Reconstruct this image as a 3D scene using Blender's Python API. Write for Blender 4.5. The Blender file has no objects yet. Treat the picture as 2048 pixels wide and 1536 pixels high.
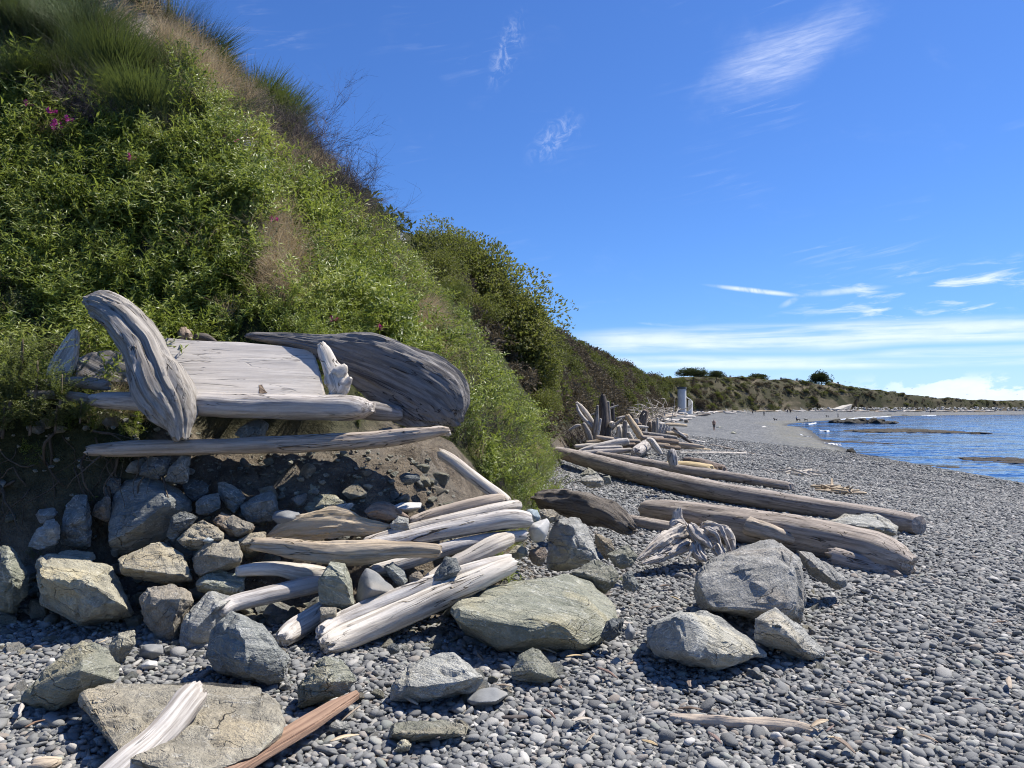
import bpy, bmesh, math, random
import numpy as np
from mathutils import Vector, Matrix, noise as mnoise
random.seed(7)
RNG = np.random.default_rng(11)
SC = bpy.context.scene
COL = SC.collection
R = math.radians

# ---------------------------------------------------------------- camera, sky, sun, exposure
F = 1538.0                      # focal length in photo pixels (photo 2048 wide)
EYE = 1.6
PITCH = math.atan(35.0 / F)
cam_d = bpy.data.cameras.new('camera')
cam_d.sensor_width = 36.0
cam_d.lens = 36.0 * F / 2048.0
cam_d.clip_start = 0.05
cam_d.clip_end = 20000.0
cam = bpy.data.objects.new('camera', cam_d)
COL.objects.link(cam)
cam.location = (0, 0, EYE)
cam.rotation_euler = (R(90) + PITCH, 0, 0)
SC.camera = cam

SUN_AZ, SUN_EL = R(66), R(58)    # azimuth measured from +Y towards +X
SUN_DIR = Vector((math.cos(SUN_EL) * math.sin(SUN_AZ), math.cos(SUN_EL) * math.cos(SUN_AZ), math.sin(SUN_EL)))
sun_d = bpy.data.lights.new('sun', 'SUN')
sun_d.energy = 4.75
sun_d.angle = R(0.53)
sun_d.color = (1.0, 0.945, 0.865)
sun = bpy.data.objects.new('sun', sun_d)
COL.objects.link(sun)
sun.rotation_euler = (-SUN_DIR).to_track_quat('-Z', 'Y').to_euler()

SC.view_settings.view_transform = 'Standard'
SC.view_settings.look = 'None'
SC.view_settings.exposure = 0.78
SC.view_settings.gamma = 1.0
SC.view_settings.use_curve_mapping = False
SC.cycles.max_bounces = 5
SC.cycles.diffuse_bounces = 3
SC.cycles.glossy_bounces = 2
SC.cycles.transmission_bounces = 3
SC.cycles.use_adaptive_sampling = True
SC.cycles.adaptive_threshold = 0.02
SC.cycles.transparent_max_bounces = 8
SC.cycles.filter_width = 1.05
SC.cycles.denoising_prefilter = 'FAST'
SC.cycles.caustics_reflective = False
SC.cycles.caustics_refractive = False


class NT:
    """tiny node-tree writer"""
    def __init__(s, tree):
        s.t = tree
        s.n = tree.nodes
        s.l = tree.links

    def add(s, typ, props=None, **ins):
        n = s.n.new(typ)
        for k, v in (props or {}).items():
            setattr(n, k, v)
        for k, v in ins.items():
            key = int(k[1:]) if k[0] == 'i' and k[1:].isdigit() else k.replace('_', ' ')
            s.set(n.inputs[key], v)
        return n

    def set(s, sock, v):
        if isinstance(v, bpy.types.NodeSocket):
            s.l.new(v, sock)
        elif isinstance(v, bpy.types.Node):
            s.l.new(v.outputs[0], sock)
        else:
            if sock.type == 'RGBA' and len(v) == 3:
                v = (*v, 1)
            sock.default_value = v

    def math(s, op, a, b=None, c=None, clamp=False):
        n = s.n.new('ShaderNodeMath')
        n.operation = op
        n.use_clamp = clamp
        for i, v in enumerate((a, b, c)):
            if v is not None:
                s.set(n.inputs[i], v)
        return n.outputs[0]

    def mix(s, f, a, b, mode='MIX'):
        n = s.n.new('ShaderNodeMix')
        n.data_type = 'RGBA'
        n.blend_type = mode
        s.set(n.inputs[0], f)
        s.set(n.inputs[6], a)
        s.set(n.inputs[7], b)
        return n.outputs[2]

    def rng(s, v, a, b, c=0.0, d=1.0, smooth=True):
        n = s.n.new('ShaderNodeMapRange')
        n.interpolation_type = 'SMOOTHSTEP' if smooth else 'LINEAR'
        n.clamp = True
        for i, x in enumerate((v, a, b, c, d)):
            s.set(n.inputs[i], x)
        return n.outputs[0]

    def noise(s, vec, scale, detail=4.0, rough=0.55, dist=0.0, dim='3D'):
        n = s.n.new('ShaderNodeTexNoise')
        n.noise_dimensions = dim
        if vec is not None:
            s.set(n.inputs['Vector'], vec)
        s.set(n.inputs['Scale'], scale)
        s.set(n.inputs['Detail'], detail)
        s.set(n.inputs['Roughness'], rough)
        s.set(n.inputs['Distortion'], dist)
        return n.outputs[0]

    def mapping(s, vec, scale=(1, 1, 1), rot=(0, 0, 0), loc=(0, 0, 0)):
        n = s.n.new('ShaderNodeMapping')
        s.set(n.inputs['Vector'], vec)
        n.inputs['Scale'].default_value = scale
        n.inputs['Rotation'].default_value = rot
        n.inputs['Location'].default_value = loc
        return n.outputs[0]

    def ramp(s, f, stops):
        n = s.n.new('ShaderNodeValToRGB')
        e = n.color_ramp.elements
        while len(e) > 1:
            e.remove(e[-1])
        e[0].position, e[0].color = stops[0][0], (*stops[0][1], 1)
        for p, c in stops[1:]:
            x = e.new(p)
            x.color = (*c, 1)
        s.set(n.inputs[0], f)
        return n.outputs[0]


def deg_of(px, py):
    ax = (px - 1024) / F
    up = (768 - py) / F
    Y = math.cos(PITCH) - up * math.sin(PITCH)
    Z = math.sin(PITCH) + up * math.cos(PITCH)
    return math.degrees(math.atan2(ax, Y)), math.degrees(math.atan2(Z, math.hypot(ax, Y)))


world = bpy.data.worlds.new('World')
SC.world = world
world.cycles.sampling_method = 'NONE'
world.use_nodes = True
w = NT(world.node_tree)
w.n.clear()
sky = w.add('ShaderNodeTexSky', dict(sky_type='NISHITA', sun_disc=False, sun_elevation=SUN_EL, sun_rotation=SUN_AZ,
                                     altitude=0.0, air_density=1.0, dust_density=0.35, ozone_density=3.2))
skyc = w.mix(1.0, sky.outputs[0], (0.375, 0.61, 1.01), 'MULTIPLY')
tc = w.add('ShaderNodeTexCoord')
sep = w.add('ShaderNodeSeparateXYZ', Vector=tc.outputs['Generated'])
X, Y_, Z_ = sep.outputs
az = w.math('MULTIPLY', w.math('ARCTAN2', X, Y_), 57.29578)
el = w.math('MULTIPLY', w.math('ARCSINE', Z_), 57.29578)
ae = w.add('ShaderNodeCombineXYZ', X=az, Y=el).outputs[0]
d3 = tc.outputs['Generated']


def blob(a0, e0, ra, re, rot=0.0, soft=1.0):
    m = w.mapping(ae, loc=(-a0, -e0, 0))
    m = w.mapping(m, rot=(0, 0, R(-rot)))
    m = w.mapping(m, scale=(1 / ra, 1 / re, 1))
    ln = w.add('ShaderNodeVectorMath', dict(operation='LENGTH'), i0=m).outputs['Value']
    return w.rng(ln, 1.0, 1.0 - soft)


# high cirrus: drawn-out wisps everywhere, a bright feather up on the right
st = w.mapping(w.mapping(ae, rot=(0, 0, R(-10))), scale=(0.10, 1.05, 1))
wisp = w.noise(st, 1.3, 6, 0.62, 0.9)
wisp_f = w.noise(w.mapping(w.mapping(ae, rot=(0, 0, R(-5))), scale=(0.22, 1.9, 1)), 1.6, 6, 0.65, 0.9)
patch = w.noise(w.mapping(ae, scale=(0.05, 0.09, 1)), 1.7, 3, 0.5)
cir = w.math('MULTIPLY', w.rng(wisp, 0.50, 0.80), w.rng(patch, 0.50, 0.75))
cir = w.math('MULTIPLY', cir, 0.32)
a1, e1 = deg_of(1570, 110)
f1 = w.math('MULTIPLY', blob(a1, e1, 9.5, 3.4, 19, 1.0), 0.80)
edge = w.noise(w.mapping(ae, scale=(0.12, 0.2, 1)), 1.6, 5, 0.6, 0.6)
f1 = w.math('MULTIPLY', w.rng(w.math('ADD', f1, w.math('MULTIPLY', w.math('SUBTRACT', edge, 0.5), 0.9)), 0.05, 0.95, 0.0, 0.44), w.math('ADD', w.rng(wisp_f, 0.30, 0.75, 0.25, 0.75), w.rng(wisp, 0.40, 0.70, 0.0, 0.25)))
a2, e2 = deg_of(1110, 275)
f2 = w.math('MULTIPLY', blob(a2, e2, 3.2, 1.5, 38, 1.0), w.rng(w.noise(ae, 0.9, 6, 0.65, 1.0), 0.42, 0.75, 0, 0.40))
a3, e3 = deg_of(1015, 100)
f3 = w.math('MULTIPLY', blob(a3, e3, 3.5, 1.3, 65, 1.0), w.rng(w.noise(ae, 1.1, 6, 0.65, 1.2), 0.45, 0.75, 0, 0.35))
cloud = w.math('MAXIMUM', w.math('MAXIMUM', cir, f1), w.math('MAXIMUM', f2, f3))


def streak(p0, p1, half, amp):
    (a_, e_), (b_, g_) = deg_of(*p0), deg_of(*p1)
    L = math.hypot(b_ - a_, g_ - e_)
    r_ = math.degrees(math.atan2(g_ - e_, b_ - a_))
    wob = w.rng(w.noise(w.mapping(ae, scale=(0.6, 0.6, 1)), 1.0, 4, 0.6, 0.6), 0.3, 0.62, 0.15, 1.0)
    return w.math('MULTIPLY', w.math('MULTIPLY', blob((a_ + b_) / 2, (e_ + g_) / 2, L * 0.55, half, r_, 0.85), wob), amp)


for s_ in (streak((1405, 569), (1625, 594), 0.24, 0.75), streak((1585, 592), (1785, 572), 0.32, 0.45),
           streak((1555, 616), (1605, 592), 0.30, 0.25), streak((1270, 645), (1400, 657), 0.16, 0.4)):
    cloud = w.math('MAXIMUM', cloud, s_)
# broken altocumulus streaks low on the right
low = w.noise(w.mapping(w.mapping(ae, rot=(0, 0, R(-4))), scale=(0.18, 0.95, 1)), 1.25, 6, 0.6, 0.5)
lowm = w.math('MULTIPLY', w.rng(el, 4.4, 5.6), w.rng(el, 9.6, 7.6))
lowm = w.math('MULTIPLY', lowm, w.rng(az, 17, 27))
cloud = w.math('MAXIMUM', cloud, w.math('MULTIPLY', w.rng(low, 0.50, 0.72, 0, 0.7), lowm))
# stratus bands near the horizon
band_n = w.noise(w.mapping(ae, scale=(0.055, 0.85, 1)), 1.5, 7, 0.58, 0.35)
wav = w.noise(w.mapping(ae, scale=(0.05, 0.25, 1)), 1.0, 2, 0.5)
elw = w.math('ADD', el, w.math('MULTIPLY', w.math('SUBTRACT', wav, 0.5), 1.5))
b1 = w.math('MULTIPLY', w.rng(elw, 3.45, 4.05), w.rng(elw, 5.6, 4.7))
b2 = w.math('MULTIPLY', w.rng(elw, 2.1, 2.6), w.rng(elw, 3.5, 3.0))
bands = w.math('MAXIMUM', b1, w.math('MULTIPLY', b2, 0.85))
bands = w.math('MULTIPLY', bands, w.rng(band_n, 0.30, 0.60, 0.12, 0.92))
bands = w.math('MULTIPLY', bands, w.rng(az, 2.5, 9.0))
cloud = w.math('MAXIMUM', cloud, w.math('MULTIPLY', bands, 0.70))
haze = w.rng(el, 6.0, 0.0, 0.0, 0.75)
skyc = w.mix(haze, skyc, (4.3, 6.4, 9.3))
# small cumulus standing on the horizon
cu = w.noise(w.mapping(ae, scale=(0.30, 0.62, 1), loc=(3.1, 0, 0)), 1.0, 7, 0.60, 0.3)
cum = w.math('MULTIPLY', w.rng(el, 2.05, 1.1), w.rng(az, 22, 30))
cu_m = w.math('MULTIPLY', w.rng(w.math('ADD', cu, w.rng(el, 2.2, 0.3, -0.05, 0.14)), 0.50, 0.58), cum)
shade = w.rng(w.noise(w.mapping(ae, scale=(0.5, 1.1, 1)), 1.3, 5, 0.6), 0.35, 0.65, 0.78, 1.0)
ccol = w.mix(shade, (4.7, 5.6, 7.4), (7.6, 8.0, 8.8))
out_c = w.mix(cloud, skyc, ccol)
out_c = w.mix(w.math('MULTIPLY', cu_m, 0.58), out_c, w.mix(shade, (5.6, 6.2, 7.4), (8.6, 8.7, 8.9)))
bg = w.add('ShaderNodeBackground', Color=out_c, Strength=0.088)
w.add('ShaderNodeOutputWorld', Surface=bg)

# ---------------------------------------------------------------- numeric helpers


def ray(px, py):
    up = (768 - py) / F
    return np.array([(px - 1024) / F, math.cos(PITCH) - up * math.sin(PITCH), math.sin(PITCH) + up * math.cos(PITCH)])


def P(px, py, d):
    r = ray(px, py)
    return np.array([0, 0, EYE]) + r * (d / r[1])


def project(p):
    p = np.asarray(p, float)
    x, y, z = p[..., 0], p[..., 1], p[..., 2] - EYE
    fw = y * math.cos(PITCH) + z * math.sin(PITCH)
    up = -y * math.sin(PITCH) + z * math.cos(PITCH)
    fw = np.where(np.abs(fw) < 1e-4, 1e-4, fw)
    return 1024 + F * x / fw, 768 - F * up / fw, fw


def _hash(ix, iy, iz, seed):
    with np.errstate(over='ignore'):
        h = (ix.astype(np.int64) * 374761393 + iy.astype(np.int64) * 668265263 + iz.astype(np.int64) * 2147483647 + seed * 974634777)
        h = (h ^ (h >> 13)) * 1274126177
        h = h ^ (h >> 16)
    return (h & 0xffff) / 65535.0


def vnoise(p, seed=0):
    p = np.asarray(p, float)
    i = np.floor(p).astype(np.int64)
    f = p - i
    f = f * f * f * (f * (f * 6 - 15) + 10)
    x, y, z = i[..., 0], i[..., 1], i[..., 2]
    u, v, t = f[..., 0], f[..., 1], f[..., 2]
    def c(a, b, e):
        return _hash(x + a, y + b, z + e, seed)
    x00 = c(0, 0, 0) * (1 - u) + c(1, 0, 0) * u
    x10 = c(0, 1, 0) * (1 - u) + c(1, 1, 0) * u
    x01 = c(0, 0, 1) * (1 - u) + c(1, 0, 1) * u
    x11 = c(0, 1, 1) * (1 - u) + c(1, 1, 1) * u
    a = x00 * (1 - v) + x10 * v
    b = x01 * (1 - v) + x11 * v
    return (a * (1 - t) + b * t) * 2 - 1


def fbm(p, oct=4, seed=0, gain=0.5):
    p = np.asarray(p, float)
    s, a, tot = 0, 1.0, 0
    for k in range(oct):
        s = s + a * vnoise(p * (2.0 ** k) + 17.3 * k, seed + k)
        tot += a
        a *= gain
    return s / tot


def sstep(a, b, x):
    t = np.clip((np.asarray(x, float) - a) / (b - a), 0, 1)
    return t * t * (3 - 2 * t)


def mesh_obj(name, verts, faces, mat=None, parent=None, smooth=True, attr=None, link=True, sharp=None):
    me = bpy.data.meshes.new(name)
    verts = np.asarray(verts, np.float32)
    if isinstance(faces, np.ndarray):
        nf, k = faces.shape
        me.vertices.add(len(verts))
        me.vertices.foreach_set('co', verts.ravel())
        me.loops.add(nf * k)
        me.loops.foreach_set('vertex_index', faces.astype(np.int32).ravel())
        me.polygons.add(nf)
        me.polygons.foreach_set('loop_start', np.arange(0, nf * k, k, dtype=np.int32))
        me.update(calc_edges=True)
    else:
        me.from_pydata(verts.tolist(), [], faces)
        me.update()
    me.polygons.foreach_set('use_smooth', np.full(len(me.polygons), smooth))
    if sharp is not None:
        me.set_sharp_from_angle(angle=sharp)
    if attr:
        for k, v in attr.items():
            v = np.asarray(v, np.float32)
            a = me.attributes.new(k, 'FLOAT_VECTOR' if v.ndim == 2 else 'FLOAT', 'POINT')
            a.data.foreach_set('vector' if v.ndim == 2 else 'value', v.ravel())
    if mat is not None:
        for m in (mat if isinstance(mat, (list, tuple)) else [mat]):
            me.materials.append(m)
    o = bpy.data.objects.new(name, me)
    if link:
        COL.objects.link(o)
    if parent is not None:
        o.parent = parent
    return o


USED = {}


def tag(o, label=None, cat=None, group=None, kind=None):
    if label:
        o['label'] = label
    if cat:
        o['category'] = cat
    if group:
        o['group'] = group
    if kind:
        o['kind'] = kind
    return o


def empty(name, loc):
    o = bpy.data.objects.new(name, None)
    o.location = loc
    o.empty_display_size = 0.1
    COL.objects.link(o)
    return o


ORD = 'first second third fourth fifth sixth seventh eighth ninth tenth eleventh twelfth thirteenth fourteenth fifteenth sixteenth seventeenth eighteenth nineteenth twentieth twenty-first twenty-second twenty-third'.split()

# ---------------------------------------------------------------- materials
def new_mat(name):
    m = bpy.data.materials.new(name)
    m.use_nodes = True
    t = NT(m.node_tree)
    t.n.clear()
    return m, t


def finish(t, color, rough=0.8, bump=None, bump_s=0.5, bump_d=0.02, spec=0.3, extra=None, normal=None):
    b = t.add('ShaderNodeBsdfPrincipled', Base_Color=color, Roughness=rough)
    b.inputs['Specular IOR Level'].default_value = spec
    if bump is not None:
        bn = t.add('ShaderNodeBump', Strength=bump_s, Distance=bump_d, Height=bump)
        t.l.new(bn.outputs[0], b.inputs['Normal'])
    sh = b.outputs[0]
    if extra:
        sh = extra(sh)
    t.add('ShaderNodeOutputMaterial', Surface=sh)
    return b


def wood_mat(name, light, mid, dark, crack=0.5, moss=None, rough_bark=0.0, bump=0.75):
    m, t = new_mat(name)
    at = t.add('ShaderNodeAttribute', dict(attribute_name='rest'))
    oi = t.add('ShaderNodeObjectInfo')
    off = t.add('ShaderNodeVectorMath', dict(operation='SCALE'), i0=(13.1, 7.7, 5.3))
    t.set(off.inputs['Scale'], oi.outputs['Random'])
    vec = t.add('ShaderNodeVectorMath', dict(operation='ADD'), i0=at.outputs['Vector'], i1=off.outputs[0]).outputs[0]
    streak = t.noise(t.mapping(vec, scale=(1.6, 34, 34)), 1.0, 6, 0.65, 0.25)
    broad = t.noise(t.mapping(vec, scale=(1.2, 4.5, 4.5)), 1.3, 4, 0.6, 0.4)
    fine = t.noise(t.mapping(vec, scale=(14, 150, 150)), 1.0, 3, 0.6)
    spot = t.noise(vec, 38, 4, 0.7)
    hair = t.noise(t.mapping(vec, scale=(4.0, 110, 110)), 1.0, 4, 0.7, 0.2)
    c = t.mix(t.rng(streak, 0.36, 0.62), dark, light)
    c = t.mix(t.rng(hair, 0.52, 0.70, 0.0, 0.55), c, dark)
    c = t.mix(t.rng(broad, 0.36, 0.70, 0.0, 0.75), c, mid)
    c = t.mix(t.rng(spot, 0.52, 0.78, 0.0, 0.35), c, dark)
    # drying checks: thin dark lines running with the grain
    cn = t.noise(t.mapping(vec, scale=(0.9, 9.5, 9.5)), 1.0, 3, 0.55, 0.6)
    ck = t.rng(t.math('ABSOLUTE', t.math('SUBTRACT', cn, 0.5)), 0.0, 0.011, 1.0, 0.0)
    gate = t.rng(t.noise(t.mapping(vec, scale=(0.8, 2.2, 2.2)), 1.0, 2, 0.5), 0.42, 0.56)
    ck = t.math('MULTIPLY', t.math('MULTIPLY', ck, gate), crack)
    c = t.mix(ck, c, (0.035, 0.028, 0.022))
    wear = t.add('ShaderNodeHueSaturation', Color=c, Hue=t.rng(oi.outputs['Random'], 0, 1, 0.492, 0.508, False),
                 Saturation=t.rng(oi.outputs['Random'], 0, 1, 0.65, 1.05, False), Value=t.rng(oi.outputs['Random'], 0, 1, 0.86, 1.1, False)).outputs[0]
    if moss:
        geo = t.add('ShaderNodeNewGeometry')
        up = t.add('ShaderNodeSeparateXYZ', Vector=geo.outputs['Normal']).outputs[2]
        wear = t.mix(t.math('MULTIPLY', t.rng(up, 0.1, 0.7), t.rng(spot, 0.35, 0.6)), wear, moss)
    h = t.math('ADD', t.math('MULTIPLY', streak, 0.55), t.math('MULTIPLY', hair, -0.30))
    h = t.math('SUBTRACT', h, t.math('MULTIPLY', ck, 1.3))
    if rough_bark:
        h = t.math('ADD', h, t.math('MULTIPLY', t.noise(vec, 60, 5, 0.75), rough_bark))
    finish(t, wear, 0.85, h, bump, 0.020, 0.18)
    return m


W_PALE = wood_mat('driftwood_pale', (0.56, 0.505, 0.435), (0.45, 0.40, 0.34), (0.25, 0.21, 0.17), 0.95)
W_SLAB = wood_mat('driftwood_slab', (0.58, 0.53, 0.455), (0.53, 0.475, 0.40), (0.45, 0.40, 0.33), 0.6, bump=0.35)
W_WHITE = wood_mat('driftwood_white', (0.62, 0.575, 0.51), (0.51, 0.465, 0.405), (0.30, 0.26, 0.215), 0.95)
W_GREY = wood_mat('driftwood_grey', (0.36, 0.33, 0.29), (0.265, 0.24, 0.21), (0.155, 0.135, 0.112), 0.9)
W_GREY_SHADED = wood_mat('driftwood_grey_shaded', (0.27, 0.25, 0.225), (0.195, 0.18, 0.16), (0.105, 0.093, 0.08), 0.9)  # darker grey wood, with shade on the fluted log's face partly put in
W_TAN = wood_mat('driftwood_tan', (0.50, 0.40, 0.28), (0.42, 0.33, 0.23), (0.24, 0.18, 0.115), 0.8)
W_GOLD = wood_mat('driftwood_golden', (0.60, 0.47, 0.28), (0.52, 0.40, 0.25), (0.30, 0.21, 0.12), 0.5)
W_BROWN = wood_mat('driftwood_brown', (0.30, 0.225, 0.165), (0.24, 0.175, 0.125), (0.11, 0.078, 0.055), 0.9)
W_DARK = wood_mat('driftwood_dark', (0.15, 0.125, 0.105), (0.105, 0.088, 0.075), (0.05, 0.042, 0.036), 0.9)
W_RED = wood_mat('cut_plank', (0.33, 0.21, 0.145), (0.27, 0.17, 0.12), (0.17, 0.10, 0.07), 0.35)
W_BARK = wood_mat('bark_log', (0.21, 0.185, 0.155), (0.16, 0.135, 0.11), (0.075, 0.062, 0.05), 0.6, None, 1.2)
W_LOG = wood_mat('beach_log', (0.46, 0.39, 0.315), (0.36, 0.30, 0.24), (0.20, 0.16, 0.125), 0.9)


def rock_mat(name, a, b, c, vein=0.25, smooth=False, gain=1.0):
    m, t = new_mat(name)
    tcn = t.add('ShaderNodeTexCoord')
    oi = t.add('ShaderNodeObjectInfo')
    off = t.add('ShaderNodeVectorMath', dict(operation='SCALE'), i0=(31.0, 17.0, 23.0))
    t.set(off.inputs['Scale'], oi.outputs['Random'])
    vec = t.add('ShaderNodeVectorMath', dict(operation='ADD'), i0=tcn.outputs['Object'], i1=off.outputs[0]).outputs[0]
    rot = t.add('ShaderNodeVectorRotate', dict(rotation_type='EULER_XYZ'), Vector=vec)
    e = t.add('ShaderNodeCombineXYZ', X=t.rng(oi.outputs['Random'], 0, 1, -0.6, 0.6, False), Y=t.rng(oi.outputs['Random'], 0, 1, 0.7, -0.5, False), Z=0.4)
    t.l.new(e.outputs[0], rot.inputs['Rotation'])
    rv = rot.outputs[0]
    big = t.noise(vec, 3.2, 5, 0.6, 0.6)
    med = t.noise(vec, 13, 6, 0.7, 0.4)
    fine = t.noise(vec, 70, 4, 0.7)
    lay = t.noise(t.mapping(rv, scale=(2.0, 2.6, 26)), 1.0, 5, 0.65, 0.5)
    col = t.mix(t.rng(big, 0.36, 0.66), a, b)
    col = t.mix(t.rng(med, 0.40, 0.72, 0.0, 0.75), col, c)
    col = t.mix(t.rng(lay, 0.40, 0.70, 0.0, 0.45), col, a)
    col = t.mix(t.rng(fine, 0.35, 0.75, 0.0, 0.22), col, tuple(x * 0.45 for x in a))
    stain = t.noise(vec, 1.7, 3, 0.5, 0.8)
    col = t.mix(t.rng(stain, 0.50, 0.68, 0.0, 0.45), col, tuple(x * y for x, y in zip(c, (1.12, 1.0, 0.80))))
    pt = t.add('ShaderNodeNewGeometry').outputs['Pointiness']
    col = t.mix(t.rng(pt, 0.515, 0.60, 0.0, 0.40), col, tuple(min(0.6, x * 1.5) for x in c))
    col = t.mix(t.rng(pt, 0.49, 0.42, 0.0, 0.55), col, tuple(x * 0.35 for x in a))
    vn = t.noise(t.mapping(rv, scale=(1.5, 5, 8)), 1.0, 4, 0.6, 1.4)
    v = t.math('MULTIPLY', t.rng(t.math('ABSOLUTE', t.math('SUBTRACT', vn, 0.52)), 0.0, 0.012, 1.0, 0.0), vein)
    col = t.mix(v, col, (0.62, 0.62, 0.58))
    wv = t.add('ShaderNodeVectorMath', dict(operation='ADD'), i0=t.mapping(rv, scale=(0.8, 1.1, 2.9)), i1=t.add('ShaderNodeVectorMath', dict(operation='SCALE'), i0=t.add('ShaderNodeTexNoise', Vector=vec, Scale=5.0, Detail=3.0).outputs['Color'], Scale=0.30).outputs[0])
    ve = t.add('ShaderNodeTexVoronoi', dict(feature='DISTANCE_TO_EDGE'), Vector=wv.outputs[0], Scale=3.1)
    crk = t.math('MULTIPLY', t.rng(ve.outputs['Distance'], 0.0, 0.015, 1.0, 0.0), t.rng(stain, 0.50, 0.62))
    crk = t.math('MULTIPLY', crk, 0.0 if smooth else 0.6)
    col = t.mix(crk, col, tuple(x * 0.22 for x in a))
    col = t.add('ShaderNodeHueSaturation', Color=col, Hue=t.rng(oi.outputs['Random'], 0, 1, 0.485, 0.515, False),
                Value=t.rng(oi.outputs['Random'], 0, 1, 1.12 * gain, 1.42 * gain, False)).outputs[0]
    if smooth:
        h = t.math('ADD', t.math('MULTIPLY', fine, 0.35), t.math('MULTIPLY', med, 0.3))
        finish(t, col, 0.72, h, 0.35, 0.008, 0.3)
    else:
        h = t.math('ADD', t.math('MULTIPLY', lay, 0.8), t.math('MULTIPLY', med, 0.8))
        h = t.math('ADD', h, t.math('MULTIPLY', fine, 0.35))
        h = t.math('SUBTRACT', h, t.math('MULTIPLY', crk, 0.9))
        finish(t, col, 0.82, h, 1.0, 0.055, 0.25)
    return m


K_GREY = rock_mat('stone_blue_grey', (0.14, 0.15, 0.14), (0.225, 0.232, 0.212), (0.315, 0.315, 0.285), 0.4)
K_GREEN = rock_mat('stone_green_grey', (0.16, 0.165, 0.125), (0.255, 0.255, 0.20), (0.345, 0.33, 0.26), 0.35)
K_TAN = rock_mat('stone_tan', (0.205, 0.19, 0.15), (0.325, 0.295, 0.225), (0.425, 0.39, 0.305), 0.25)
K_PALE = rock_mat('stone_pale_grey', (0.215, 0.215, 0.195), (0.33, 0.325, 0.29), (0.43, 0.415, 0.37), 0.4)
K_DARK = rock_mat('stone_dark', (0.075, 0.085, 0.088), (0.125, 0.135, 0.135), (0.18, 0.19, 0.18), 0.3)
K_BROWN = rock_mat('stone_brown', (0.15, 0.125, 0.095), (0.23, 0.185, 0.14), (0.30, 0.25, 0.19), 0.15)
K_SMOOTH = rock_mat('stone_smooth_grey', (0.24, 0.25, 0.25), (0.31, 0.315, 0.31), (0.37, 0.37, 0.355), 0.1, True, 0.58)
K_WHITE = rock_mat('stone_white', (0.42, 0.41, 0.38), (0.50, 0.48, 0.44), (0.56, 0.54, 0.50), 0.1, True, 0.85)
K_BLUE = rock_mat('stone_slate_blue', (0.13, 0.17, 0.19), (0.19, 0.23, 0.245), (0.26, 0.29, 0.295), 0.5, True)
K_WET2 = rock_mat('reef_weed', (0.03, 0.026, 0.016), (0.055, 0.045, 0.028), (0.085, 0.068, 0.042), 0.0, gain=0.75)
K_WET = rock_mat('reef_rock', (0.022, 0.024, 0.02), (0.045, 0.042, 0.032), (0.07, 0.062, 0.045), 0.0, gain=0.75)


def pebble_mat():
    m, t = new_mat('pebble')
    oi = t.add('ShaderNodeObjectInfo')
    r = oi.outputs['Random']
    tcn = t.add('ShaderNodeTexCoord')
    off = t.add('ShaderNodeVectorMath', dict(operation='SCALE'), i0=(40.0, 23.0, 31.0))
    t.set(off.inputs['Scale'], r)
    vec = t.add('ShaderNodeVectorMath', dict(operation='ADD'), i0=tcn.outputs['Object'], i1=off.outputs[0]).outputs[0]
    base = t.ramp(r, [(0.0, (0.06, 0.063, 0.066)), (0.14, (0.095, 0.10, 0.10)), (0.28, (0.14, 0.145, 0.142)), (0.42, (0.19, 0.193, 0.185)),
                      (0.55, (0.125, 0.132, 0.133)), (0.66, (0.25, 0.248, 0.232)), (0.78, (0.34, 0.33, 0.30)), (0.84, (0.22, 0.175, 0.135)),
                      (0.88, (0.45, 0.425, 0.38)), (0.93, (0.18, 0.20, 0.17)), (1.0, (0.64, 0.61, 0.56))])
    n = t.noise(vec, 1.6, 4, 0.6)
    c = t.mix(t.rng(n, 0.35, 0.7, 0.0, 0.45), base, t.mix(0.5, base, (0.30, 0.30, 0.285)))
    f = t.noise(vec, 14, 3, 0.7)
    c = t.mix(t.rng(f, 0.4, 0.75, 0.0, 0.25), c, (0.07, 0.075, 0.08))
    c = t.mix(0.26, c, (0.25, 0.245, 0.232))
    finish(t, c, 0.74, f, 0.25, 0.02, 0.2)
    return m


M_PEB = pebble_mat()


def leaf_mat(name, cols, trans=0.45, rough=0.45, spec=0.35, patch=1.4, tcol=None):
    m, t = new_mat(name)
    oi = t.add('ShaderNodeObjectInfo')
    geo = t.add('ShaderNodeNewGeometry')
    n1 = t.noise(geo.outputs['Position'], patch, 2, 0.5)
    n2 = t.noise(geo.outputs['Position'], 23.0, 2, 0.6)
    f = t.math('ADD', t.math('MULTIPLY', oi.outputs['Random'], 0.30), t.math('ADD', t.math('MULTIPLY', n1, 0.45), t.math('MULTIPLY', n2, 0.45)))
    f = t.rng(f, 0.28, 0.90, 0, 1, False)
    k = len(cols)
    c = t.ramp(f, [(i / (k - 1), col) for i, col in enumerate(cols)])
    b = t.add('ShaderNodeBsdfPrincipled', Base_Color=c, Roughness=rough)
    b.inputs['Specular IOR Level'].default_value = spec
    tr = t.add('ShaderNodeBsdfTranslucent', Color=t.mix(1.0, c, tcol or (1.0, 1.0, 0.55), 'MULTIPLY') if False else t.mix(0.5, c, tcol or (0.27, 0.33, 0.05)))
    mx = t.add('ShaderNodeMixShader', i0=trans, i1=b, i2=tr)
    t.add('ShaderNodeOutputMaterial', Surface=mx)
    return m


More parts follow.
